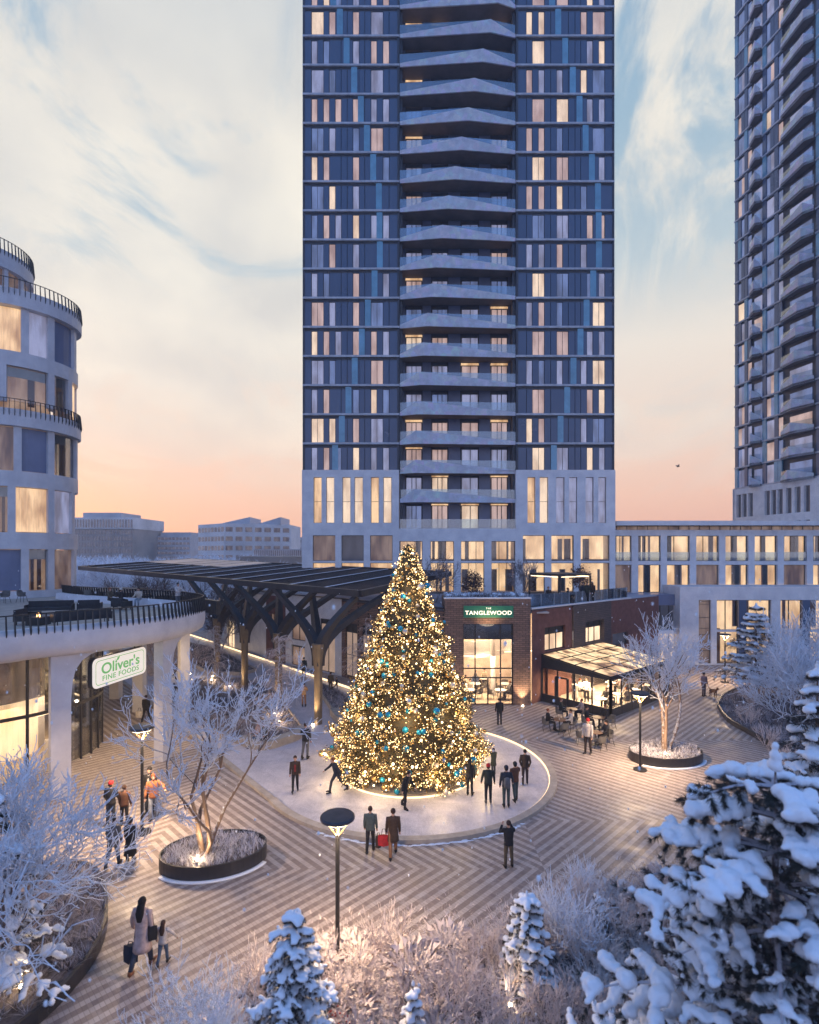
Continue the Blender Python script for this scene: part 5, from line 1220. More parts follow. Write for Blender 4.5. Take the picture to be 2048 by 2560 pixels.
for (x, y, z, aim, pw, lb) in ((-7.25, 18.45, .52, (-7.2, 19.2, 4), 75, 'spot lamp at the foot of the tree in the left planter'), (13.4, 28.3, .52, (13.8, 29.1, 4), 45, 'spot lamp at the foot of the tree in the right planter'), (-9.5, 13.2, .4, (-9.3, 14, 3), 22, 'spot lamp under the big tree in the lower left corner'), (2.35, 12.6, .45, (2.5, 13.6, 2), 14, 'spot lamp glowing among the dry shrubs')):
    u_ = thing('ground_spot', 'bright ' + lb, 'spot lamp', (x, y, z)); m = MB(); m.tube([(x, y, z - .12), (x, y, z)], .05, 8); m.build('body', M['black'], u_); m = MB(); m.ball((x, y, z + .03), .05, 8, 5); m.build('lens', M['uplight'], u_)
    lamp('spot_light', 'SPOT', (x, y, z + .09), pw * 2.2, u_, size=.06, spot=120, aim=aim); lamp('spot_glow', 'POINT', (x, y, z + .16), pw * .35, u_, size=.06)
for i, (x, y) in enumerate(((xb(1138), 39.05), (xb(1305), 39.05))):
    u_ = thing('wall_uplight', 'small uplight washing the %s brick pier of the restaurant' % ['left', 'right'][i], 'spot lamp', (x, y - .05, 0)); m = MB(); m.tube([(x, y - .05, .01), (x, y - .05, .07)], .06, 8); m.build('lens', M['uplight'], u_)
    lamp('wall_wash', 'SPOT', (x, y - .12, .12), 520, u_, size=.05, spot=75, aim=(x, y + .30, 3.2))

# conifers
snow_conifer('snowy_conifer', 'huge blurred spruce heavy with blue snow in the lower right corner', 6.1, 9.0, 7.8, 3.55, 81, tiers=12, per=11, voxel=.034, blob=.16, clear=.06, droop=.30, needle=5.5, fill=.97, jag=.3, pw=.50, tl=.17, outer=2, wood='twig_dark')
snow_conifer('snowy_conifer', 'tall snowy spruce at the right edge above the huge one', 13.6, 18.0, 7.4, 2.0, 82, tiers=15, per=8, voxel=.05, blob=.15, droop=.35, fill=.8)
snow_conifer('snowy_conifer', 'snowy spruce in front of the pale stone block windows', 26.2, 40.8, 7.3, 2.9, 83, tiers=13, per=8, voxel=.07, blob=.17, droop=.1, fill=.7, clear=.2, jag=.35)
snow_conifer('snowy_conifer', 'small cone-shaped snowy spruce at the bottom, left of the dry grasses', -2.35, 11.0, 3.75, 1.08, 84, tiers=17, per=9, voxel=.024, blob=.07, droop=.3, fill=.88, jag=.2, pw=.55, needle=2, tl=.10)
snow_conifer('snowy_conifer', 'dwarf snowy spruce beside the plaza edge, left of the huge one', 2.95, 13.6, 2.5, .76, 85, tiers=11, per=9, voxel=.024, blob=.075, droop=.3, fill=.88, pw=.45, needle=2, tl=.10)
snow_conifer('snowy_conifer', 'tiny snowy spruce in the middle of the dry grasses', .08, 12.0, 1.5, .45, 86, tiers=6, per=6, voxel=.022, blob=.065, droop=.3)
snow_conifer('snowy_conifer', 'snowy spruce cut off by the left edge of the picture', -10.3, 13.1, 5.6, 1.9, 87, tiers=10, per=7, voxel=.045, blob=.13, droop=.35, fill=.8)
snow_conifer('snowy_conifer', 'rounded snowy bush behind the tall frosted shrub', 5.5, 15.8, 1.1, .6, 88, tiers=5, per=6, voxel=.025, blob=.07, droop=.3)

# frosted shrubs and grasses along the bottom
rs = random.Random(5); protos = []
for i in range(5):
    hh_ = [1.0, 1.15, .85, 1.0, 1.4][i]
    if i in (0, 2): m = shrub_mesh(90 + i, hh_, 230, None, .011, 1, [1.2, .8, 1.3, 1.0, .55][i])
    else:
        m = MB(); rg = random.Random(90 + i)
        for q in range(15 if i < 4 else 20):
            a = rg.uniform(0, 6.28); sp_ = rg.uniform(.1, .95) * (.45 if i == 4 else 1); grow(rg, m, m, (cos(a) * .12, sin(a) * .12, 0), (cos(a) * sp_, sin(a) * sp_, 1), hh_ * .55, .012, 1, 3, (5, 5, 4), .16, .08, .55, .8, .0045)
    o = m.build('frosted_shrub', M['twig_warm' if i != 4 else 'twig_frost']); protos.append(o)
spots = []
def clear_of(x, y): return all(hypot(x - a, y - b) > .56 for a, b, *_ in spots)
fb = smooth_path(bedF, 2)
for _ in range(1500):
    x, y = rs.uniform(-5.4, 9), rs.uniform(8.6, 18.6)
    if inpoly(x, y, fb) and clear_of(x, y) and hypot(x + 1.9, y - 14.3) > .5 and hypot(x - 6.65, y - 9) > 1.2 and not (abs(x + 3.9) < .6 and y < 11.5) and hypot(x + 2.35, y - 11) > .75 and hypot(x - 2.95, y - 13.6) > .55 and (y > 9.3 or x > -1): spots.append((x, y, rs.randint(0, 3), rs.uniform(.85, 1.35)))
spots += [(4.15, 14.9, 4, 1.5), (4.6, 14.4, 4, 1.2), (3.9, 15.6, 4, .9), (5.4, 16.8, 4, .9)]
ref = [('the small cone-shaped spruce', (-2.35, 11)), ('the dwarf spruce', (2.95, 13.6)), ('the tiny spruce', (.08, 12)), ('the huge spruce', (6.65, 9)), ('the front street lamp', (-1.9, 14.3)), ('the blue sapling', (-3.9, 10.6)), ('the glowing spot lamp', (2.35, 12.6))]
used = {}
for i, (x, y, k, s_) in enumerate(spots):
    o = protos[k] if k in range(5) and not protos[k].get('label') else protos[k].copy()
    if o.name not in COL.objects: COL.objects.link(o)
    nm, q = min(ref, key=lambda t_: hypot(t_[1][0] - x, t_[1][1] - y)); dx_, dy_ = x - q[0], y - q[1]
    where = ('just ' if hypot(dx_, dy_) < 1.3 else '') + ('right of ' if dx_ > abs(dy_) else 'left of ' if -dx_ > abs(dy_) else 'behind ' if dy_ > 0 else 'in front of ')
    look = ['arching frosted grass', 'upright frosted shrub', 'low spreading frosted grass', 'feathery dry shrub', 'tall stiff frosted shrub'][k]
    place(o, (x, y, .2), rs.uniform(0, 6.28), (s_, s_, s_ * rs.uniform(.85, 1.1)), label=look + ' clump ' + where + nm, group='frosted shrubs in the bottom bed', cat='shrub')
# more loose fluffy shrubs: right bed and left bed
rs = random.Random(15)
for i, (x, y, s_, wh) in enumerate([(21.5, 34.2, 1.3, 'at the rounded tip of the right bed'), (24.5, 38.5, 1.4, 'at the back of the right bed'), (20.2, 30.6, 1.2, 'on the front edge of the right bed'), (19.0, 27.5, 1.3, 'in the front corner of the right bed'), (22.6, 29.0, 1.5, 'in the middle of the right bed'), (-11.4, 16.2, 1.2, 'behind the lower left tree'), (-9.8, 12.0, 1.1, 'under the lower left tree'), (-10.6, 14.7, 1.3, 'beside the lower left tree trunk')]):
    o = protos[[1, 3][i % 2]].copy(); COL.objects.link(o); place(o, (x, y, .15), rs.uniform(0, 6.28), s_, label='frosted bush growing ' + wh, group='bushes of the side beds', cat='shrub')
# berries
m = MB(); r = random.Random(3)
for _ in range(70): m.ball((-1.62 + r.gauss(0, .22), 11.9 + r.gauss(0, .25), .62 + r.gauss(0, .2)), .022, 5, 3)
M['berry'] = mat('red_berry', (.45, .06, .03), .4); tag(m.build('red_berries', M['berry'], smooth=True), 'sprays of small red berries right of the small cone spruce', 'berries', kind='stuff')

# far wood
m = MB(); r = random.Random(9)
for _ in range(340):
    Yd = r.uniform(85, 170); x = r.uniform(-.66, -.16) * Yd; h = 11 + (Yd - 85) * .006 + r.uniform(-2.8, .6)
    th = m
    base = Vector((x, Yd, 0)); th.tube([base, base + Vector((0, 0, h * .6))], [.2, .1], 3, False)
    for k in range(95):
        a = r.uniform(0, 2 * pi); f = r.random(); p = base + Vector((0, 0, h * (.3 + .5 * f))); L = h * .3 * (1.1 - .5 * f) * r.uniform(.6, 1.1)
        d = Vector((cos(a) * .8, sin(a) * .8, r.uniform(.4, 1.2))).normalized(); e = p + d * L; w_ = Vector((.07, 0, 0)); m.add([p - w_, p + w_, e], [(0, 1, 2)])
        for _k in range(3): q = p.lerp(e, r.uniform(.4, 1)); g_ = q + (d + rvec(r, .5)).normalized() * L * .4; m.add([q - w_ * .7, q + w_ * .7, g_], [(0, 1, 2)])
tag(m.build('far_wood', M['twig_frost']), 'hazy wood of frosted trees in front of the distant offices', 'wood', kind='stuff')

# roof planting
for i, (x, Y, h, kind) in enumerate([(1182, 44.5, 2.6, 'ball'), (1450, 50, 2.9, 'ball'), (1088, 46, 4.2, 'bare'), (1302, 48, 3.8, 'bare')]):
    X = (x - 1024) / F * Y; z = 6.9
    if kind == 'bare': bare_tree('roof_tree', 'bare multi-stemmed tree on the roof, ' + ['', '', 'right beside the top of the fir', 'left of the pergola'][i], X, Y, h, 100 + i, 4, .35, 4, (5, 4, 4, 3), .03, .012, 'twig_dark', 'twig_dark', z0=z)
    else:
        t_ = thing('roof_tree', ['small round bronze-leaved tree on the roof above the green sign', 'small round bronze-leaved tree behind the pergola'][i], 'tree', (X, Y, z)); m = MB(); m.tube([(X, Y, z), (X, Y, z + h * .6)], [.05, .03], 6); m.build('trunk', M['bark'], t_)
        m = MB(); r = random.Random(i)
        for _ in range(1500):
            v_ = rvec(r).normalized() * (r.random() ** .4) * h * .36 * r.uniform(.7, 1.12); p = Vector((X, Y, z + h * .66)) + Vector((v_.x, v_.y, v_.z * 1.15)); a_, b_ = rvec(r, .085), rvec(r, .085); m.add([p, p + a_, p + b_], [(0, 1, 2)])
        m.build('crown', M['leaf_dark'], t_)
m = MB(); r = random.Random(77)
for _ in range(900):
    s_ = r.random(); x = 2.9 + s_ * 7.5; y = 40.6 + r.uniform(0, 1.6) + max(0, x - 8.6) * .9; clump(m, r, x, y, 7.62 if x < 8.7 else 7.0, .2, r.uniform(.35, .65), 8, .8, .014, 3)
pb = thing('roof_planter', 'long raised planter with snowy grass above the green sign', 'planter', (5.7, 41.3, 6.9)); pm = MB(); pm.box(2.75, 8.7, 40.4, 42.4, 6.9, 7.62); pm.build('box', M['stone'], pb)
tag(m.build('roof_grass', M['grass_f']), 'snow-dusted planting along the edge of the restaurant roof', 'grass', kind='stuff')
m = MB(); r = random.Random(78)
for _ in range(240): x = 2.8 + r.random() * 8.5; m.ball((x, 40.8 + r.uniform(0, 1.8) + max(0, x - 8.6) * .9, (7.68 if x < 8.7 else 7.05) + r.uniform(0, .22)), r.uniform(.12, .3), 6, 4, (1, 1, .5))
tag(m.build('roof_snow', M['snow'], smooth=True), 'mounds of snow lying on the roof planting', 'snow', kind='stuff')

# ------------------------------------------------------------------ Christmas fir
ct = thing('christmas_tree', 'giant fir covered in golden lights with gold and blue baubles in the rink', 'christmas tree', (0, 27.6, 0))
TC = Vector((-.05, 27.6, 0)); prof = [(.25, 3.35), (.9, 3.78), (1.8, 3.58), (2.9, 3.15), (4.0, 2.72), (5.35, 2.2), (6.6, 1.85), (7.8, 1.42), (9.0, 1.0), (10.2, .62), (11.0, .32), (11.5, .05)]
def prad(z):
    for (a, ra), (b, rb) in zip(prof, prof[1:]):
        if a <= z <= b: return ra + (rb - ra) * (z - a) / (b - a)
    return .05
m = MB(); m.tube([TC, TC + Vector((0, 0, 11.2))], [.3, .03], 8); m.build('trunk', M['bark'], ct)
r = random.Random(2024); tip = []
fol = MB(); rib = MB(); bul = MB(); bw = MB()
for _ in range(8200):
    z = .3 + 11.1 * (1 - sqrt(r.random())) if r.random() < .8 else r.uniform(.3, 11.3); a = r.uniform(0, 2 * pi)
    lump = .97 + .07 * sin(5 * a + z * 2.1) + .07 * sin(9 * a - z * 3.7) + .05 * sin(z * 7 + 2 * sin(3 * a)) + .04 * sin(17 * a + z * 5)
    if lump < .90 and r.random() < .55: continue
    R1 = prad(z) * lump * r.uniform(.86, 1.07); p = TC + Vector((cos(a) * R1, sin(a) * R1, z)); d = Vector((cos(a), sin(a), r.uniform(-.45, .25))).normalized()
    tip.append((p, d, z))
    for _k in range(9):
        q = p - d * r.uniform(0, .45) + rvec(r, .05); v_ = (d + rvec(r, .55)).normalized() * r.uniform(.14, .30); w_ = v_.cross(rvec(r)).normalized() * .020; fol.add([q - w_, q + w_, q + v_], [(0, 1, 2)])
    if r.random() < .75:
        q = p + rvec(r, .06); v_ = rvec(r).normalized() * .09; w_ = v_.cross(rvec(r)).normalized() * .03; rib.add([q - w_, q + w_, q + v_ + w_ * .4, q + v_ - w_], [(0, 1, 2, 3)]); rib.add([q + v_ - w_, q + v_ + w_, q + v_ * 1.5 + w_ * 2, q + v_ * 1.6], [(0, 1, 2, 3)])
    for _k in range(r.choice((1, 2, 3))):
        b_ = p + d * r.uniform(-.12, .10) + rvec(r, .07); bul.ball(b_, r.uniform(.015, .033), 4, 3)
    if r.random() < .04: bw.ball(p + d * .06, r.uniform(.035, .065), 6, 4)
inner = MB()
inner.loft([(TC.x, TC.y, z, ra * .80, ra * .80) for z, ra in prof], 24); inner.build('inner_boughs', M['xmas_needle'], ct)
fol.build('needles', M['xmas_needle'], ct)
tag(rib.build('ribbons', M['gold_ribbon'], ct), kind='stuff'); tag(bul.build('fairy_lights', M['bulb'], ct), kind='stuff'); tag(bw.build('bright_lights', M['bulb_w'], ct), kind='stuff')
r.shuffle(tip); vis = [t_ for t_ in tip if t_[1].y < .35]
rest_b = {'gold': MB(), 'blue_b': MB(), 'cream_b': MB()}
for i, (p, d, z) in enumerate(vis[:330]):
    k = ['gold', 'gold', 'cream_b', 'blue_b', 'gold', 'blue_b'][i % 6]; rr = r.uniform(.08, .15)
    if i < 98:
        m = MB(); m.ball(p + d * .05, rr * 1.15, 12, 8); m.build('bauble', M[k], ct, smooth=True)
    else: rest_b[k].ball(p + d * .03, rr, 8, 6)
for k, mb in rest_b.items(): tag(mb.build('small_baubles', M[k], ct, smooth=True), kind='stuff')
for i, (z, a, pw) in enumerate([(1.2, a_, 52) for a_ in (-150, -110, -70, -30, 20, 160)] + [(3.4, a_, 38) for a_ in (-140, -90, -40, 90)] + [(6, a_, 28) for a_ in (-120, -60)] + [(9, -90, 18)]):
    R1 = prad(z) + .42; lamp('fairy_glow', 'POINT', (TC.x + R1 * cos(radians(a)), TC.y + R1 * sin(radians(a)), z), pw * 1.7, ct, color=(1, .70, .36), size=.35)
cr_ = [(TC.x + 3.42 * cos(2 * pi * i / 72), TC.y + .1 + 3.42 * sin(2 * pi * i / 72)) for i in range(72)]
ts = thing('tree_ring', 'low round stone ring with a glowing rim at the foot of the fir', 'kerb', (TC.x, TC.y, 0)); m = MB(); m.band(cr_, .0, .16, .2, True); m.build('kerb', M['bench'], ts)
m = MB(); m.band([((x - TC.x) * 1.036 + TC.x, (y - TC.y) * 1.036 + TC.y) for x, y in cr_], .05, .13, .03, True); m.build('light_strip', M['led'], ts)
# ------------------------------------------------------------------ street lamps
def street_lamp(label, x, y, h=4.1, pw=430):
    t_ = thing('street_lamp', label, 'street lamp', (x, y, 0), 0, 'disc-topped street lamps on the plaza')
    m = MB(); m.loft([(x, y, .004, .33, .33), (x, y, .05, .33, .33), (x, y, .06, .28, .28)], 24); m.build('base', M['black'], t_)
    m = MB(); m.tube([(x, y, .05), (x, y, h - .55)], .058, 12); m.tube([(x, y, h - .55), (x, y, h - .45)], .064, 12); m.build('pole', M['black'], t_)
    m = MB()
    for s_ in (-1, 1):
        m.bar((x + s_ * .03, y, h - .5), (x + s_ * .33, y, h - .07), .03, .02); m.bar((x, y + s_ * .03, h - .5), (x, y + s_ * .33, h - .07), .03, .02)
    m.build('bracket', M['gold'], t_)
    m = MB(); m.loft([(x, y, h - .06, .40, .40), (x, y, h - .03, .455, .455), (x, y, h + .03, .455, .455), (x, y, h + .06, .42, .42), (x, y, h + .072, .2, .2)], 36); m.build('disc', M['disc'], t_)
    m = MB(); m.loft([(x, y, h - .085, .37, .37), (x, y, h - .062, .38, .38)], 32); m.build('lamp_face', M['lampface'], t_)
    lamp('lamp_light', 'AREA', (x, y, h - .1), pw, t_, color=(1, .70, .43), size=.75, aim=(x, y, 0))
M['disc'] = mat('lamp_disc', (.05, .045, .055), .45)
street_lamp('disc-topped street lamp in the foreground before the two strolling men', -1.9, 14.25, 4.05, 390)
street_lamp('disc-topped street lamp with a round foot left of the oval planter', -10.55, 21.3, 4.15, 560)
street_lamp('disc-topped street lamp in front of the right oval planter', 11.75, 27.5, 3.9, 560)
street_lamp('small far street lamp before the pale stone block', 27.0, 46.2, 4.1, 420)

# ------------------------------------------------------------------ people
CM = {}
def cloth(c, rough=.85):
    k = tuple(c)
    if k not in CM: CM[k] = mat('cloth_%d' % len(CM), k, rough, var=.2, scale=9, bump=.2, bscale=60)
    return CM[k]
SKIN = mat('skin', (.50, .30, .22), .5, var=.08)
BLK, GREY, BRN, NAVY, DGRN, RED, WHT, ORG, TAN, OLV, JEAN, TEAL = (.014, .013, .015), (.12, .12, .13), (.05, .028, .018), (.022, .028, .045), (.02, .028, .024), (.45, .015, .02), (.55, .50, .47), (.36, .13, .05), (.28, .13, .06), (.10, .075, .045), (.06, .10, .17), (.045, .07, .075)
HB, HD, HR, HG = (.045, .02, .012), (.012, .009, .008), (.22, .06, .02), (.4, .38, .36)
def rot3(v, ax, a, o=(0, 0, 0)): return Matrix.Rotation(a, 3, ax) @ (Vector(v) - Vector(o)) + Vector(o)
def person(label, x, y, z=0, h=1.75, rz=180, top=BLK, bot=BLK, hair=HD, legs=((2, 2), (-2, 2)), arms=((5, 8, 12), (5, 8, 12)), lean=0, coat=0, longhair=0, hat=None, skates=False, shoe=BLK, seat=None, near=False, inner=None, fur=None, group=None, turn=0, voxel=None, heads=0):
    k = h / 1.75; t_ = thing('person', label, 'person', (x, y, z), radians(rz), group)
    if abs(k - 1) > .003: t_.scale = (k, k, k)
    hipz = .92; D = radians
    def fk():
        J = {}
        J['pel'] = Vector((0, 0, hipz + .03)); piv = Vector((0, 0, hipz)); L_ = D(lean)
        up = lambda v: rot3(v, 'X', L_, piv)
        J['chest'] = up((0, 0, 1.27)); J['neck'] = up((0, .005, 1.475)); J['head'] = up((0, -.02 - .02 * (lean > 10), 1.625))
        for i, s_ in enumerate((-1, 1)):
            a, kn = D(legs[i][0]), D(legs[i][1]); ou = D(legs[i][2]) if len(legs[i]) > 2 else D(2)
            hp = Vector((s_ * .085, 0, hipz)); ke = hp + Vector((s_ * sin(ou), -sin(a) * cos(ou), -cos(a) * cos(ou))) * .43; b_ = a - kn
            an = ke + Vector((s_ * sin(ou) * .4, -sin(b_), -cos(b_))) * .42; J['hip%d' % i], J['kn%d' % i], J['an%d' % i] = hp, ke, an
            pitch = b_ * .6 if seat is None else 0; J['toe%d' % i] = an + Vector((s_ * .03, -.17 * cos(pitch), .17 * sin(pitch) - .035))
            f, o, e = (D(v_) for v_ in arms[i][:3]); iw = D(arms[i][3]) if len(arms[i]) > 3 else 0
            sh = up((s_ * .185, .0, 1.415)); f2 = f - (L_ * .0)
            el = sh + Vector((s_ * sin(o), -sin(f) * cos(o), -cos(f) * cos(o))) * .285
            fd = Vector((s_ * (sin(o) * .4 - sin(iw)), -sin(f + e), -cos(f + e))).normalized(); wr = el + fd * .25
            J['sh%d' % i], J['el%d' % i], J['wr%d' % i], J['fd%d' % i] = sh, el, wr, fd
        return J
    J = fk()
    low = min(J['an0'].z, J['an1'].z) - .085 - (.055 if skates else 0)
    dz_ = (-low if seat is None else (seat / k - hipz + .10))
    for q in J:
        if not q.startswith('fd'): J[q] = J[q] + Vector((0, 0, dz_))
    up = lambda v: rot3(Vector(v), 'X', D(lean), Vector((0, 0, hipz))) + Vector((0, 0, dz_))
    # body: one continuous remeshed surface
    m = MB(); hd = J['head']; tr = Matrix.Rotation(D(turn), 3, 'Z')
    m.ball(hd + Vector((0, .012, .02)), .092, 12, 9, (.86, 1.0, 1.12)); m.ball(hd + tr @ Vector((0, -.03, -.055)), .058, 8, 6, (.95, 1, 1))
    m.ball(hd + tr @ Vector((0, -.102, -.012)), .017, 6, 4, (.7, 1, 1.5))
    for s_ in (-1, 1): m.ball(hd + tr @ Vector((s_ * .082, .01, -.01)), .02, 6, 4, (.5, 1, 1.4))
    m.ball(hd + tr @ Vector((0, -.088, -.052)), .019, 6, 4, (1.3, .6, .5))
    m.tube([hd + Vector((0, .02, -.05)), J['neck'], J['neck'] - Vector((0, 0, .05))], [.05, .052, .07], 8)
    m.tube([up((0, 0, 1.44)), up((0, 0, 1.27)), up((0, 0, 1.08)), up((0, 0, .90))], [(.12, .08), (.135, .095), (.115, .085), (.13, .09)], 10)
    for i in (0, 1):
        s_ = (-1, 1)[i]
        m.tube([J['neck'] - Vector((0, 0, .06)), J['sh%d' % i], J['el%d' % i], J['wr%d' % i]], [.05, .047, .036, .025], 8); m.ball(J['sh%d' % i], .05, 8, 6)
        m.tube([J['hip%d' % i] + Vector((0, 0, .03)), J['kn%d' % i], J['kn%d' % i].lerp(J['an%d' % i], .35), J['an%d' % i]], [.078, .05, .052, .034], 8)
        m.tube([J['an%d' % i] + Vector((0, .03, -.03)), J['toe%d' % i]], [.04, .03], 6)
        fd = J['fd%d' % i]; wr = J['wr%d' % i]; lat = Vector((1, 0, 0)) if abs(fd.x) < .8 else Vector((0, 1, 0)); lat = (lat - fd * lat.dot(fd)).normalized(); nor = fd.cross(lat)
        m.tube([wr - fd * .01, wr + fd * .04, wr + fd * .09], [(.024, .018), (.038, .017), (.036, .014)], 8)
        for j, (o_, l_) in enumerate(((-.027, .062), (-.009, .072), (.009, .068), (.027, .052))):
            b0_ = wr + fd * .085 + lat * o_; b1 = b0_ + (fd * .9 + nor * .25 * s_).normalized() * l_ * .55; m.tube([b0_, b1, b1 + (fd * .6 + nor * .6 * s_).normalized() * l_ * .45], [.0105, .010, .0085], 5)
        b0_ = wr + fd * .03 - lat * s_ * .028; m.tube([b0_, b0_ + (fd * .6 - lat * s_ * .8).normalized() * .035, b0_ + (fd * .6 - lat * s_ * .8).normalized() * .035 + fd * .028], [.012, .011, .009], 5)
    body = evalmesh('body', m, [('REMESH', dict(mode='VOXEL', voxel_size=voxel or (.010 if near else .018), use_smooth_shade=True))], SKIN, t_)
    # jacket
    m = MB(); bz = .84 if not coat else coat
    def ringz(z, rx, ry, oy=0): p = up((0, oy, z)); return p, rx, ry
    rings = [(1.50, .062, .062), (1.475, .10, .085), (1.43, .185, .115), (1.34, .205, .135), (1.2, .19, .132), (1.05, .172, .125), (.93, .185, .135), (.86, .188, .138)]
    pts_ = [up((0, 0, z_)) for z_, _, _ in rings]; rad_ = [(a_, b_) for _, a_, b_ in rings]
    if coat:
        for z_ in (.75, .62, .5, .4, .3):
            if z_ >= coat: pts_.append(Vector((0, 0, z_ + dz_))); rad_.append((.19 + (.86 - z_) * .10, .145 + (.86 - z_) * .16))
    m.tube(pts_, rad_, 14)
    for i in (0, 1):
        el, sh, wr = J['el%d' % i], J['sh%d' % i], J['wr%d' % i]; inn = sh.lerp(up((0, 0, 1.38)), .35)
        m.tube([inn, sh, sh.lerp(el, .5), el, el.lerp(wr, .5), wr + (wr - el) * .04], [.075, .078, .064, .058, .052, .044], 9)
    if fur: m.tube([up((-.09, .03, 1.49)), up((0, .10, 1.47)), up((.09, .03, 1.49)), up((0, -.07, 1.46)), up((-.09, .03, 1.49))], .045, 7)
    m.build('coat' if coat else 'jacket', cloth(top), t_, smooth=True, local=True)
    if inner:
        m = MB(); m.tube([up((0, -.045, 1.47)), up((0, -.115, 1.3)), up((0, -.10, 1.0))], [(.055, .045), (.06, .035), (.05, .035)], 8); m.build('shirt', cloth(inner), t_, smooth=True, local=True)
    m = MB(); m.tube([up((0, 0, 1.0)), up((0, 0, .92)), Vector((0, 0, .84 + dz_))], [(.15, .11), (.168, .125), (.12, .10)], 12)
    for i in (0, 1):
        h0, k0, a0 = J['hip%d' % i], J['kn%d' % i], J['an%d' % i]; m.tube([h0 + Vector((0, 0, .05)), h0.lerp(k0, .4), k0, k0.lerp(a0, .4), a0 + Vector((0, 0, .03))], [.098, .088, .066, .064, .052], 10)
    m.build('trousers', cloth(bot), t_, smooth=True, local=True)
    for i in (0, 1):
        a0, t0 = J['an%d' % i], J['toe%d' % i]; d = (t0 - a0); m = MB(); m.tube([a0 + Vector((0, .05, -.045)), a0 + Vector((0, .0, -.03)), a0 + d * .6, t0 + d.normalized() * .03], [(.036, .036), (.05, .052), (.046, .036), (.026, .018)], 9); m.tube([a0 + Vector((0, .005, .09 if skates else .04)), a0 + Vector((0, .01, -.03))], [.052, .055], 9)
        if skates: m.box(a0.x - .006, a0.x + .006, min(t0.y, a0.y) - .03, a0.y + .07, a0.z - .14, a0.z - .07)
        m.build('skate' if skates else 'shoe', cloth(shoe, .5), t_, smooth=not skates, local=True)
    m = MB()
    if hat:
        m.ball(hd + Vector((0, .015, .055)), .108, 12, 8, (.92, 1, .95)); m.build('hat', cloth(hat), t_, smooth=True, local=True)
        m = MB(); m.ball(hd + Vector((0, .045, -.01)), .088, 10, 7, (.95, .8, .9))
    else: m.ball(hd + Vector((0, .026, .045)), .103, 12, 8, (.90, .98, .98))
    if longhair: m.tube([hd + Vector((0, .05, .04)), hd + Vector((0, .085, -.08)), up((0, .115, 1.40)), up((0, .13, 1.45 - longhair))], [(.085, .06), (.10, .05), (.11, .04), (.06, .025)], 10)
    m.build('hair', cloth(hair), t_, smooth=True, local=True)
    return t_
def foot(px_, py_): return G(px_, py_)
def P_(label, fx, fy, hy, **k):         # fx, fy = feet in the photograph, hy = top of the head
    x, y = G(fx, fy); h = (fy - hy) / F * y; k.setdefault('near', True)
    h = min(1.95, max(1.0, h)); zz_ = .022 if k.get('skates') else .004
    return person(label, x, y, zz_, h, **k)
ST = dict(arms=((4, 6, 10), (4, 6, 10)))
WALK = ((22, 8), (-16, 16))
P_('skater in a brown jacket and red shirt facing the viewer, left on the rink', 738, 1982, 1894, rz=8, top=BRN, inner=(.25, .02, .02), bot=BLK, hair=HB, legs=((8, 4), (-8, 10)), skates=True)
P_('skater in dark blue pushing off to the left of the fir', 842, 1984, 1892, rz=-62, top=NAVY, bot=(.05, .05, .065), hair=HR, legs=((32, 22), (-30, 12)), arms=((35, 25, 20), (-30, 20, 10)), lean=14, skates=True)
P_('skater in a black jumper seen from behind beside the birch bed bench', 764, 1899, 1812, rz=165, top=BLK, bot=GREY, hair=HB, arms=((5, 10, 5), (20, 20, 45)), legs=((4, 10), (-6, 12)), skates=True)
P_('skater in a dark suit leaning forward right at the foot of the fir', 1012, 2023, 1926, rz=50, top=BLK, bot=BLK, hair=HB, lean=18, legs=((18, 22), (-4, 26)), arms=((-10, 12, 10), (10, 12, 30)), skates=True)
P_('long-haired woman in black reaching out an arm on the rink', 1175, 1990, 1903, rz=150, top=BLK, bot=BLK, longhair=.35, arms=((4, 6, 8), (62, 35, 8)), skates=True)
P_('person in a fur-collared parka waving behind the group of skaters', 1234, 1940, 1874, rz=205, top=DGRN, bot=NAVY, fur=1, coat=.62, arms=((10, 8, 10), (75, 20, 35)), hair=HB, skates=True)
P_('skater with a bright red hat and dark green padded jacket', 1221, 2012, 1915, rz=178, top=DGRN, bot=BLK, hat=RED, arms=((6, 16, 14), (6, 16, 14)), skates=True, shoe=(.10, .09, .09))
P_('skater with a grey rucksack and teal trousers in the group of skaters', 1266, 2021, 1920, rz=182, top=NAVY, bot=TEAL, hat=(.02, .02, .03), arms=((10, 22, 30), (4, 10, 10)), skates=True)
P_('skater in a rust-shouldered jacket hugging a friend with the grey rucksack', 1288, 2004, 1910, rz=195, top=(.13, .05, .025), bot=TEAL, hat=(.02, .025, .03), arms=((50, 25, 50), (6, 10, 10)), legs=((6, 4), (-12, 6)), skates=True)
P_('skater in a dark brown jacket holding hands behind, right edge of the rink', 1313, 1964, 1878, rz=168, top=BRN, bot=(.035, .02, .022), hair=HD, arms=((-16, 16, 20, 25), (-16, 14, 22, 25)), legs=((6, 4), (-8, 8)), skates=True)
P_('strolling man in a grey-green coat with black trousers and a bag', 926, 2130, 2017, rz=176, top=(.075, .10, .10), bot=BLK, hair=HB, legs=((10, 6), (-10, 10)))
P_('strolling man in a long brown coat and tan trousers', 983, 2142, 2020, rz=184, top=(.055, .03, .018), bot=TAN, coat=.62, hair=HB, legs=WALK)
P_('man photographing the fir, in a black jacket and olive trousers', 1272, 2169, 2053, rz=188, top=BLK, bot=OLV, hair=HB, arms=((50, 18, 110, 35), (50, 18, 110, 35)), legs=((2, 2, 5), (-2, 2, 5)))
P_('lone man in black with his back turned before the glass restaurant door', 1249, 1812, 1746, rz=180, top=BLK, bot=(.03, .03, .035), hair=HD)
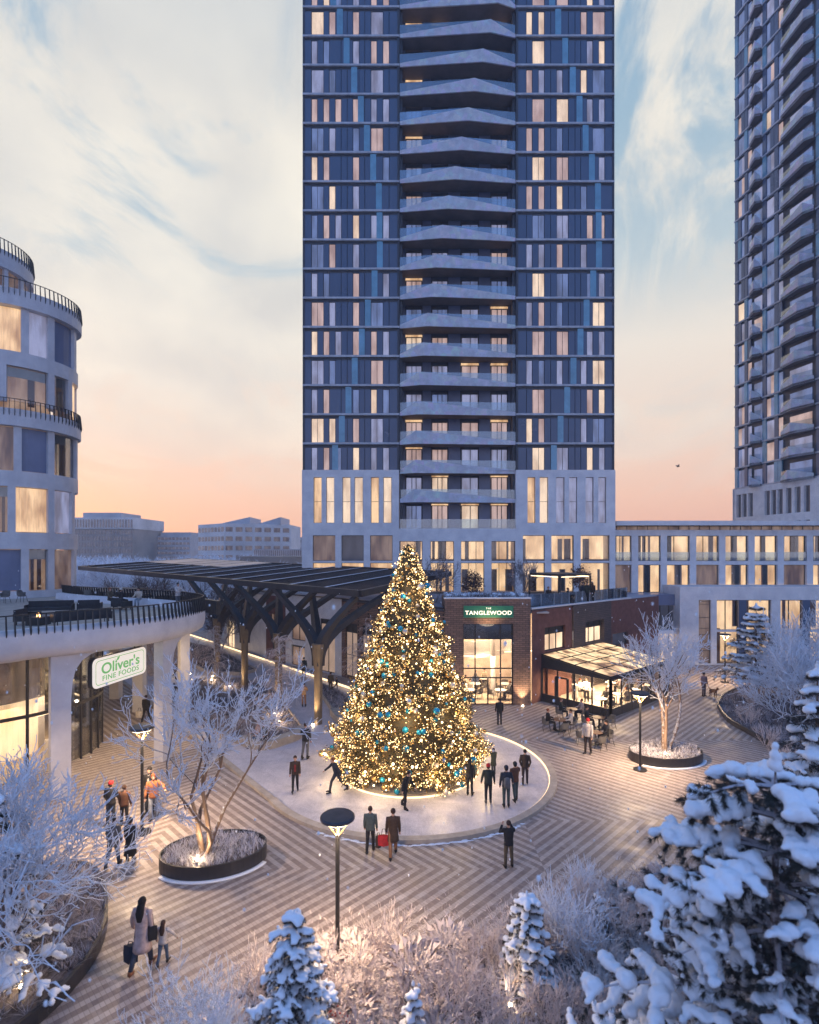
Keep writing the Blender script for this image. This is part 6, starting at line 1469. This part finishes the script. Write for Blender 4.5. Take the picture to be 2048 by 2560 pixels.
P_('person in a white jacket and red cap standing near the café tables', 1470, 1885, 1797, rz=-40, top=WHT, bot=(.04, .025, .02), hat=RED, hair=HR, legs=((6, 4), (-6, 6)))
P_('woman in a long pale pink coat and brown boots walking away', 356, 2424, 2243, rz=172, top=(.50, .38, .36), bot=(.045, .055, .08), coat=.50, longhair=.22, shoe=(.22, .08, .03), arms=((4, 8, 6), (12, 24, 8)), legs=((16, 6), (-14, 14)))
P_('little girl in a white jumper and jeans beside the woman in pink', 408, 2412, 2302, rz=178, top=WHT, bot=JEAN, hair=HB, longhair=.22, arms=((20, 40, 10), (6, 20, 10)), legs=((12, 6), (-12, 12)))
P_('walker in a grey quilted jacket and blue jeans, left of the planter', 283, 2167, 2041, rz=178, top=GREY, bot=JEAN, coat=.72, hair=HD, legs=((14, 6), (-12, 14)))
P_('walker in a full-length black coat and cap, left of the planter', 326, 2155, 2046, rz=180, top=BLK, bot=BLK, coat=.30, hat=BLK)
P_('dark-jacketed walker in a red woolly hat behind the blue branches', 277, 2066, 1954, rz=176, top=BLK, bot=NAVY, hat=RED, arms=((8, 16, 30), (8, 16, 30)))
P_('brown-haired walker in a rust coat behind the blue branches', 311, 2064, 1964, rz=184, top=(.10, .04, .02), bot=BLK, hair=HB)
P_('bearded man in an open black coat by the terrace column', 374, 2034, 1899, rz=4, top=BLK, inner=(.4, .36, .33), bot=NAVY, hair=HD, coat=.66)
P_('person in an orange jacket and pale jeans by the lamp post', 384, 2050, 1935, rz=20, top=ORG, bot=(.30, .33, .38), hair=HR, arms=((8, 14, 14), (60, 40, 20)), legs=((10, 6), (-8, 10)))
P_('shopper in dark clothes walking under the terrace with a white bag', 365, 1803, 1737, rz=180, top=BLK, bot=BLK, legs=WALK, coat=.66)
P_('distant skater in a short skirt seen between the terrace columns', 437, 1698, 1655, rz=60, top=BLK, bot=BLK, coat=.66, longhair=.25, legs=((24, 10), (-22, 20)), skates=True, near=False)
P_('distant skater in black with raised arms between the terrace columns', 435, 1756, 1711, rz=178, top=BLK, bot=BLK, arms=((20, 35, 20), (20, 40, 25)), skates=True, near=False)
P_('skater dressed in orange and tan gliding up the corridor', 760, 1768, 1710, rz=178, top=(.55, .30, .12), bot=TAN, hair=HB, arms=((20, 12, 70, 30), (20, 12, 70, 30)), skates=True, near=False)
P_('skater in dark green beside the glowing line', 760, 1695, 1646, rz=200, top=DGRN, bot=BLK, arms=((5, 10, 10), (40, 20, 10)), skates=True, near=False)
P_('skater in an olive jacket leading a child on the ice corridor', 827, 1733, 1683, rz=185, top=OLV, bot=OLV, hair=HB, skates=True, near=False)
P_('small child in black skating on one leg next to the olive-jacketed skater', 842, 1729, 1695, rz=120, top=BLK, bot=BLK, hair=HB, legs=((4, 4), (-35, 40)), arms=((30, 50, 10), (20, 40, 10)), skates=True, near=False)
P_('person in a pink puffer jacket walking a dog by the frosted trees', 1760, 1741, 1682, rz=10, top=(.36, .22, .20), bot=(.14, .11, .12), hat=NAVY, near=False)
def seated(label, x, y, z, rz, sh=.46, **k):
    k.setdefault('arms', ((25, 10, 50), (25, 10, 50))); k.setdefault('legs', ((84, 82), (80, 84))); k.setdefault('near', False)
    return person(label, x, y, z, k.pop('h', 1.72), rz=rz, seat=sh, **k)
bx, by = G(652, 1868)
seated('woman in a pale pink jumper and jeans sitting with legs out on the long bench', bx - .25, by + .25, .0, -48, top=(.48, .33, .29), bot=JEAN, hair=HR, legs=((62, 30), (66, 36)), near=True, lean=-8)
seated('red-haired person in an olive parka sitting on the long bench', bx + .15, by + .20, .0, -20, top=(.07, .06, .03), bot=BLK, hair=HR, near=True, lean=6)

# things people carry
def bag(label, x, y, z, w_, d_, h_, c, hd=.22, rz=0, cat='bag'):
    t_ = thing('shopping_bag' if cat == 'bag' else 'handbag', label, cat, (x, y, z), radians(rz)); m = MB(); m.loft([(0, 0, 0, w_ * .66, d_ * .66), (0, 0, h_ * .5, w_ * .72, d_ * .7), (0, 0, h_, w_ * .66, d_ * .45)], 4); m.build('pouch', cloth(c, .6), t_, local=True)
    m = MB(); m.tube([(-w_ * .3, 0, h_ - .01), (-w_ * .15, 0, h_ + hd), (w_ * .15, 0, h_ + hd), (w_ * .3, 0, h_ - .01)], .012, 5); m.build('handle', cloth(BLK), t_, local=True)
def handpos(fx, fy, dx_, z): x, y = G(fx, fy); return x + dx_, y - .02, z
bag('red shopping bag held by the man in the long brown coat', *handpos(983, 2142, -.34, .42), .30, .14, .38, RED)
bag('dark brown bag carried by the man in the grey-green coat', *handpos(926, 2130, .30, .18), .16, .12, .42, BRN, .12)
bag('large black shoulder bag of the woman in the pink coat', *handpos(356, 2424, .24, .82), .24, .14, .36, BLK, .3, cat='handbag')
bag('dark navy carrier bag in the left hand of the woman in the pink coat', *handpos(356, 2424, -.30, .22), .28, .16, .44, NAVY, .1)
bag('white carrier bag of the shopper under the terrace', *handpos(365, 1803, -.42, .25), .36, .16, .40, (.6, .55, .5))
t_ = thing('rucksack', 'grey rucksack on the back of a skater in the group', 'rucksack', (*G(1266, 2023), 1.0)); t_.location.y -= .20; m = MB(); m.loft([(0, 0, .0, .13, .07), (0, 0, .2, .15, .10), (0, 0, .40, .12, .08), (0, 0, .44, .06, .04)], 12); m.build('pack', cloth(GREY), t_, smooth=True, local=True)

# dog
def dog(label, x, y, rz, s_=1, c=(.22, .11, .05)):
    t_ = thing('dog', label, 'dog', (x, y, 0), radians(rz)); m = MB()
    m.tube([(0, -.28, .50), (0, -.12, .48), (0, .1, .47), (0, .28, .50)], [(.10, .13), (.12, .16), (.10, .12), (.09, .10)], 10)
    m.tube([(0, -.26, .54), (0, -.38, .66), (0, -.42, .72)], [.09, .07, .07], 8); m.ball((0, -.44, .74), .085, 9, 7); m.tube([(0, -.48, .73), (0, -.60, .70)], [.05, .032], 7)
    for q in (-1, 1):
        m.ball((q * .06, -.41, .80), .03, 6, 4, (.5, .8, 1.5)); m.tube([(q * .07, -.24, .46), (q * .075, -.22, .26), (q * .075, -.25, .03)], [.055, .034, .026], 7); m.ball((q * .075, -.27, .03), .032, 6, 4)
        m.tube([(q * .07, .24, .48), (q * .08, .17, .30), (q * .08, .31, .19), (q * .08, .28, .03)], [.08, .052, .03, .025], 7); m.ball((q * .08, .25, .03), .032, 6, 4)
    m.tube([(0, .30, .55), (0, .42, .62), (0, .48, .74)], [.035, .03, .018], 6)
    evalmesh('body', m, [('REMESH', dict(mode='VOXEL', voxel_size=.018, use_smooth_shade=True))], mat('dog_fur', c, .9, scale=12), t_)
dog('brown dog standing beside the person in the pink puffer jacket', *G(1783, 1742), 15)

# ------------------------------------------------------------------ furniture
def make_chair(label, group, fm='grey_fab'):
    t_ = thing('armchair', label, 'chair', (0, 0, 0), 0, group)
    m = MB(); m.loft([(0, 0, .40, .21, .20), (0, 0, .46, .24, .23), (0, 0, .48, .22, .21)], 12); m.build('seat', M[fm], t_, smooth=False, local=True)
    m = MB(); pth = [(.27 * cos(radians(a)), .03 + .25 * sin(radians(a))) for a in range(-30, 211, 20)]
    for i in range(len(pth) - 1):
        (a, b), (c, d) = pth[i], pth[i + 1]; hz = [.66 if (j < 3 or j > len(pth) - 4) else .82 for j in (i, i + 1)]
        m.add([(a, b, .46), (c, d, .46), (c * 1.08, d * 1.08, hz[1]), (a * 1.08, b * 1.08, hz[0]), (a * .93, b * .93, .46), (c * .93, d * .93, .46), (c * 1.0, d * 1.0, hz[1]), (a * 1.0, b * 1.0, hz[0])], [(0, 1, 2, 3), (5, 4, 7, 6), (3, 2, 6, 7)])
    m.build('backrest', M[fm], t_, local=True)
    for sx_ in (-1, 1):
        for sy_ in (-1, 1): m = MB(); m.tube([(sx_ * .17, sy_ * .16, .42), (sx_ * .24, sy_ * .24, 0)], .014, 5); m.build('leg', M['black'], t_, local=True)
    return t_
def make_table(label, group, c='black', r_=.38, h_=.74):
    t_ = thing('cafe_table', label, 'table', (0, 0, 0), 0, group)
    m = MB(); m.loft([(0, 0, h_ - .03, r_, r_), (0, 0, h_, r_, r_)], 20); m.build('tabletop', M[c], t_, local=True)
    m = MB(); m.tube([(0, 0, .02), (0, 0, h_ - .03)], .03, 8); m.build('leg', M['black'], t_, local=True); m = MB(); m.loft([(0, 0, .003, .22, .22), (0, 0, .03, .2, .2)], 16); m.build('base', M['black'], t_, local=True); return t_
pc, pt = None, None
tabs = [((1399, 1828), 'orange-topped table nearest the restaurant wall', ((-.75, .1, 'man in black at the orange-topped table', BLK, HR), (.75, -.05, 'man in a white shirt at the orange-topped table', WHT, HB))),
        ((1430, 1800), 'table against the pavilion front', ((-.72, .25, 'woman in dark green at the table against the pavilion', DGRN, HR), (.75, .1, 'woman in a cream jumper at the table against the pavilion', (.45, .35, .3), HR))),
        ((1497, 1822), 'table at the pavilion corner', ((-.75, .2, 'diner in black with a beard at the corner table', BLK, HB), (.6, .45, 'red-haired diner in black at the corner table', BLK, HR))),
        ((1488, 1862), 'front table behind the person in the red cap', ((.75, .1, 'diner in black with dark hair at the front table', BLK, HD),))]
side_n = ['left', 'right', 'near', 'far']
for ti, (pxy, tl, ppl) in enumerate(tabs):
    x, y = G(*pxy)
    if pt is None: pt = make_table('round café table, the ' + tl, 'café tables outside the glass pavilion', 'wood'); tb = pt
    else: tb = copy_tree(pt); tb['label'] = 'round café table, the ' + tl
    place(tb, (x, y, .004))
    for ci, (dx_, dy_) in enumerate(((-.78, .08), (.78, .05), (.05, -.80), (.05, .8))):
        if ti in (0,) and ci == 3 or (ti == 1 and ci > 1) or (ti == 2 and ci == 3): continue
        lb = 'armchair on the %s side of the %s' % (side_n[ci], tl)
        if pc is None: pc = make_chair(lb, 'woven armchairs outside the glass pavilion'); cch = pc
        else: cch = copy_tree(pc)
        place(cch, (x + dx_, y + dy_, .004), atan2(dx_, -dy_) + pi + .15 * ci, label=lb)
    for dx_, dy_, pl_, c_, h_ in ppl:
        seated(pl_, x + dx_ * .92, y + dy_, .004, math.degrees(atan2(-dx_, dy_)), sh=.47, top=c_, bot=BLK, hair=h_, h=1.7)
# inside the pavilion
rp = random.Random(12); n = 0
tb0 = make_table('white-topped round table inside the pavilion, by its front corner', 'tables inside the glass pavilion', 'white', .42); place(tb0, tuple(PW(2.6, 4.0, .05)))
for i, (s_, d_, wh) in enumerate([(4.6, 4.1, 'by the front glass'), (6.9, 4.2, 'by the long side glass'), (4.4, 2.0, 'near the wall behind the waiters'), (7.6, 2.0, 'at the far end near the wall'), (9.0, 4.0, 'at the far end by the glass')]):
    c_ = copy_tree(tb0); place(c_, tuple(PW(s_, d_, .05)), label='white-topped round table inside the pavilion, ' + wh)
desc = ['woman in a white blouse', 'man in a black jacket', 'diner in a cream shirt', 'man in a grey suit', 'woman in a white dress', 'diner in navy', 'grey-haired diner in white', 'woman in pale pink', 'man in a white shirt', 'diner in dark brown']
cols_ = [(.65, .6, .55), BLK, (.6, .5, .4), GREY, (.7, .65, .6), NAVY, (.62, .6, .58), (.55, .4, .36), (.68, .65, .62), BRN]
spots_ = [(2.6, 4.75, 'at the corner table'), (3.35, 4.0, 'at the corner table'), (4.6, 4.85, 'at the table by the front glass'), (3.9, 3.9, 'at the table by the front glass'), (6.9, 5.0, 'at the table by the side glass'), (6.2, 4.1, 'at the table by the side glass'), (4.4, 1.25, 'at the table near the wall'), (7.6, 2.8, 'at the far table by the wall'), (9.0, 4.8, 'at the far table by the glass'), (8.3, 3.9, 'at the far table by the glass')]
tcs = [(2.6, 4.0), (2.6, 4.0), (4.6, 4.1), (4.6, 4.1), (6.9, 4.2), (6.9, 4.2), (4.4, 2.0), (7.6, 2.0), (9.0, 4.0), (9.0, 4.0)]
cin = None
for (s_, d_, wh), tcn, ds, c_ in zip(spots_, tcs, desc, cols_):
    p, q = PW(s_, d_, .05), PW(*tcn); a = math.degrees(atan2(q.x - p.x, -(q.y - p.y)))
    seated(ds + ' in the pavilion ' + wh, p.x, p.y, .05, a, top=c_, bot=BLK if c_ != cols_[4] else c_, hair=[HB, HD, HR, HG][n % 4], sh=.47); n += 1
    cc = copy_tree(pc); place(cc, tuple(p), radians(a), label='armchair of the ' + ds + ' in the pavilion', group='armchairs inside the pavilion')
for s_, d_, a, lb, ar in ((3.4, 2.4, -30, 'waiter in white standing inside the pavilion near the door', ((30, 10, 60), (30, 10, 60))), (5.6, 3.0, 40, 'waiter in white reaching out over a table inside the pavilion', ((10, 10, 20), (80, 20, 10))), (2.2, 2.2, 150, 'waitress in a pale dress by the pavilion door', ((20, 10, 40), (20, 10, 40)))):
    p = PW(s_, d_, .05); person(lb, p.x, p.y, .05, 1.75, rz=a, top=(.68, .64, .6), bot=(.5, .45, .4) if 'dress' in lb else BLK, coat=.4 if 'dress' in lb else 0, hair=HB, arms=ar)
# dining room behind the tall glass
base_x = OX[0] + 1.4
tb1 = make_table('pale round table inside the tall dining room, front left', 'tables in the tall dining room', 'white', .45); place(tb1, (base_x + .6, BY + 1.5, .03)); n = 0
tl = [(base_x + .6, BY + 1.5, 'front left'), (base_x + 2.9, BY + 1.4, 'front right'), (base_x + 1.2, BY + 3.4, 'back left'), (base_x + 3.6, BY + 3.4, 'back right'), (base_x + 2.2, BY + 5.2, 'rear middle')]
for i, (x, y, wh) in enumerate(tl):
    if i: c_ = copy_tree(tb1); place(c_, (x, y, .03), label='pale round table inside the tall dining room, ' + wh)
    for j, (dx_, dy_) in enumerate(((-.72, .15), (.72, .1), (.1, .75))):
        cc = copy_tree(pc); place(cc, (x + dx_, y + dy_, .03), atan2(dx_, -dy_) + pi, label='woven chair on the %s side of the %s dining room table' % (['left', 'right', 'back'][j], wh), group='chairs in the tall dining room')
        if (i + j) % 2 == 0: seated('%s on the %s side of the %s dining room table' % (['man in blue', 'woman in white', 'guest in grey', 'guest in cream'][n % 4], ['left', 'right', 'back'][j], wh), x + dx_, y + dy_, .03, math.degrees(atan2(-dx_, dy_)), top=[(.08, .11, .22), (.6, .55, .5), GREY, (.5, .42, .33)][n % 4], bot=BLK, hair=[HB, HD, HR][n % 3]); n += 1
# roof terrace guests
for i, (x, Y, a, lb, c_, lh) in enumerate([(1457, 45.2, 20, 'man in dark blue standing on the roof terrace, left of three', NAVY, 0), (1468, 44.9, -10, 'long-haired woman standing on the roof terrace, middle of three', DGRN, .3), (1481, 45.4, 180, 'long-haired woman in black at the roof railing, right of three', BLK, .35)]):
    X = (x - 1024) / F * Y; person(lb, X, Y, 6.9, 1.74, rz=a, top=c_, bot=BLK, hair=HB, longhair=lh)
seated('guest in black sitting at a table at the roof edge', (1420 - 1024) / F * 43.6, 43.6, 6.9, 60, top=BLK, bot=BLK, hair=HR); seated('guest sitting on the planter bench under the pergola', (1371 - 1024) / F * 45, 45.0, 6.9, 0, top=BRN, bot=BLK, hair=HR)
tr_ = copy_tree(pt); place(tr_, ((1407 - 1024) / F * 43.5, 43.5, 6.9), label='dark round table at the edge of the restaurant roof', group='tables on the restaurant roof')
for dx_, lb in ((-.8, 'empty'), (.75, 'occupied')): cc = copy_tree(pc); place(cc, ((1407 - 1024) / F * 43.5 + dx_, 43.55, 6.9), radians(90 if dx_ < 0 else -90), label=lb + ' woven armchair at the roof edge table', group='armchairs on the restaurant roof')

# ------------------------------------------------------------------ terrace furniture and guests
def sofa(label, x, y, rz, L=2.0, c='fabric'):
    t_ = thing('sofa', label, 'sofa', (x, y, 7.3), radians(rz), 'outdoor sofas on the curved terrace')
    m = MB(); m.box(-L / 2, L / 2, -.36, .36, .24, .42); m.build('seat', M[c], t_, local=True); m = MB(); m.box(-L / 2, L / 2, .28, .40, .425, .80); m.build('backrest', M[c], t_, local=True)
    for s_ in (-1, 1): m = MB(); m.box(s_ * (L / 2 + .03) - .03, s_ * (L / 2 + .03) + .03, -.36, .40, .2, .60); m.build('arm', M['black'], t_, local=True)
    for s_ in (-1, 1):
        for q in (-1, 1): m = MB(); m.box(s_ * (L / 2 - .1) - .02, s_ * (L / 2 - .1) + .02, q * .3 - .02, q * .3 + .02, 0, .24); m.build('leg', M['black'], t_, local=True)
def TP(x, y): Y = (H - 7.3) * F / (y - HOR); return (x - 1024) / F * Y, Y
sofa('long charcoal sofa backing onto the terrace railing', *TP(205, 1560), -132, 2.6)
sofa('wide charcoal sofa in the middle of the terrace', *TP(125, 1535), 20, 2.4); sofa('short charcoal sofa left of the seated guests', *TP(225, 1530), 200, 1.2)
sofa('dark armchair-sized sofa facing the guest in white', *TP(305, 1524), 150, 1.1); sofa('beige lounge seat right of the guest in white', *TP(388, 1508), -30, 1.3, 'bench'); sofa('dark lounge seat at the left end of the terrace', *TP(70, 1560), 100, 1.2)
ft = thing('fire_table', 'square fire table with a small flame on the terrace', 'fire table', (*TP(96, 1562), 7.3)); m = MB(); m.box(-.4, .4, -.4, .4, 0, .42); m.build('table_body', M['black'], ft, local=True); m = MB(); m.loft([(0, 0, .43, .10, .07), (0, 0, .52, .08, .05), (0, 0, .62, .02, .02)], 8); m.build('flame', emit('flame', (1, .5, .18), 9), ft, local=True)
bt = copy_tree(tb0); place(bt, (*TP(245, 1503), 7.3), label='tall bar table at the back of the terrace', group='bar tables on the terrace'); bt.scale = (.8, .8, 1.4)
for i, (x, y, lb) in enumerate(((12, 1508, 'at the far left of the terrace by the office wall'), (55, 1506, 'second from the far left of the terrace'), (222, 1504, 'left of the tall bar table'), (268, 1506, 'right of the tall bar table'))):
    cc = copy_tree(pc); place(cc, (*TP(x, y), 7.3), i * 1.7, 1.15, label='dark bar chair ' + lb, group='bar chairs on the terrace')
seated('dark-haired guest in olive seated on the terrace', *TP(275, 1518), 7.3, 70, sh=.44, top=OLV, bot=BLK, hair=HR, near=True)
seated('guest with a white woolly hat seated on the terrace', *TP(302, 1519), 7.3, 150, sh=.44, top=BLK, bot=BLK, hat=(.6, .58, .55), near=True)
seated('man in a cream jumper seated facing the viewer on the terrace', *TP(348, 1516), 7.3, 5, sh=.44, top=(.62, .52, .42), bot=(.28, .32, .36), hair=HB, near=True, lean=10)
x, y = TP(445, 1522); person('person in a white jumper standing at the terrace railing', x, y, 7.3, 1.75, rz=60, top=(.6, .52, .48), bot=GREY, hair=HD, arms=((40, 10, 40), (40, 10, 40)), near=True)

m = MB(); r = random.Random(44); kr2 = [(RC[0] + (RR + .42) * cos(radians(a)), RC[1] + (RR + .42) * sin(radians(a))) for a in range(-118, -50, 1)]
for x, y in kr2:
    m.ball((x + r.gauss(0, .03), y + r.gauss(0, .03), .0), r.uniform(.03, .075), 8, 4, (2.4, 1, .3))
tag(m.build('snow_drift', M['snow'], smooth=True), 'thin line of blown snow along the front of the rink kerb', 'snow', kind='stuff')
bp = Vector(((1695 - 1024) / F * 90, 90, H - (1167 - HOR) / F * 90)); bd = thing('bird', 'small dark bird flying in the sky right of the tall tower', 'bird', tuple(bp))
m = MB(); m.tube([bp + Vector((-.28, 0, 0)), bp + Vector((0, 0, .03)), bp + Vector((.22, 0, .05)), bp + Vector((.34, 0, .04))], [.02, .08, .06, .02], 8); m.build('body', M['black'], bd, smooth=True)
for s_ in (-1, 1):
    m = MB(); m.add([bp + Vector(v_) for v_ in ((.14, s_ * .05, .04), (-.08, s_ * .05, .04), (-.12, s_ * .42, .34), (.10, s_ * .40, .34), (-.05, s_ * .75, .26), (.14, s_ * .05, .02), (-.08, s_ * .05, .02), (-.12, s_ * .42, .32), (.10, s_ * .40, .32))], [(0, 1, 2, 3), (3, 2, 4), (8, 7, 6, 5), (4, 7, 8)]); m.build('wing', M['black'], bd)
# ------------------------------------------------------------------ falling snow
m = MB(); r = random.Random(6)
for _ in range(420):
    Y = r.uniform(6, 34); x = r.uniform(-.75, .75) * Y; z = r.uniform(.5, 10.5); s_ = r.uniform(.012, .030); m.ball((x, Y, z), s_, 5, 3, (1, .8, 1.5))
tag(m.build('snowflakes', M['snow']), 'snowflakes drifting down over the plaza', 'snow', kind='stuff')

# ------------------------------------------------------------------ winter air
m = MB(); m.box(-200, 160, -20, 262, -1, 90); hz = tag(m.build('haze', None), kind='stuff'); hz.data.materials.clear()
hm = bpy.data.materials.new('haze_air'); hm.use_nodes = True; hn = hm.node_tree; hn.nodes.clear(); ho = hn.nodes.new('ShaderNodeOutputMaterial'); hv = hn.nodes.new('ShaderNodeVolumePrincipled')
hv.inputs['Color'].default_value = (.80, .84, .95, 1); hv.inputs['Density'].default_value = .0010; hn.links.new(hv.outputs[0], ho.inputs['Volume']); hz.data.materials.append(hm)
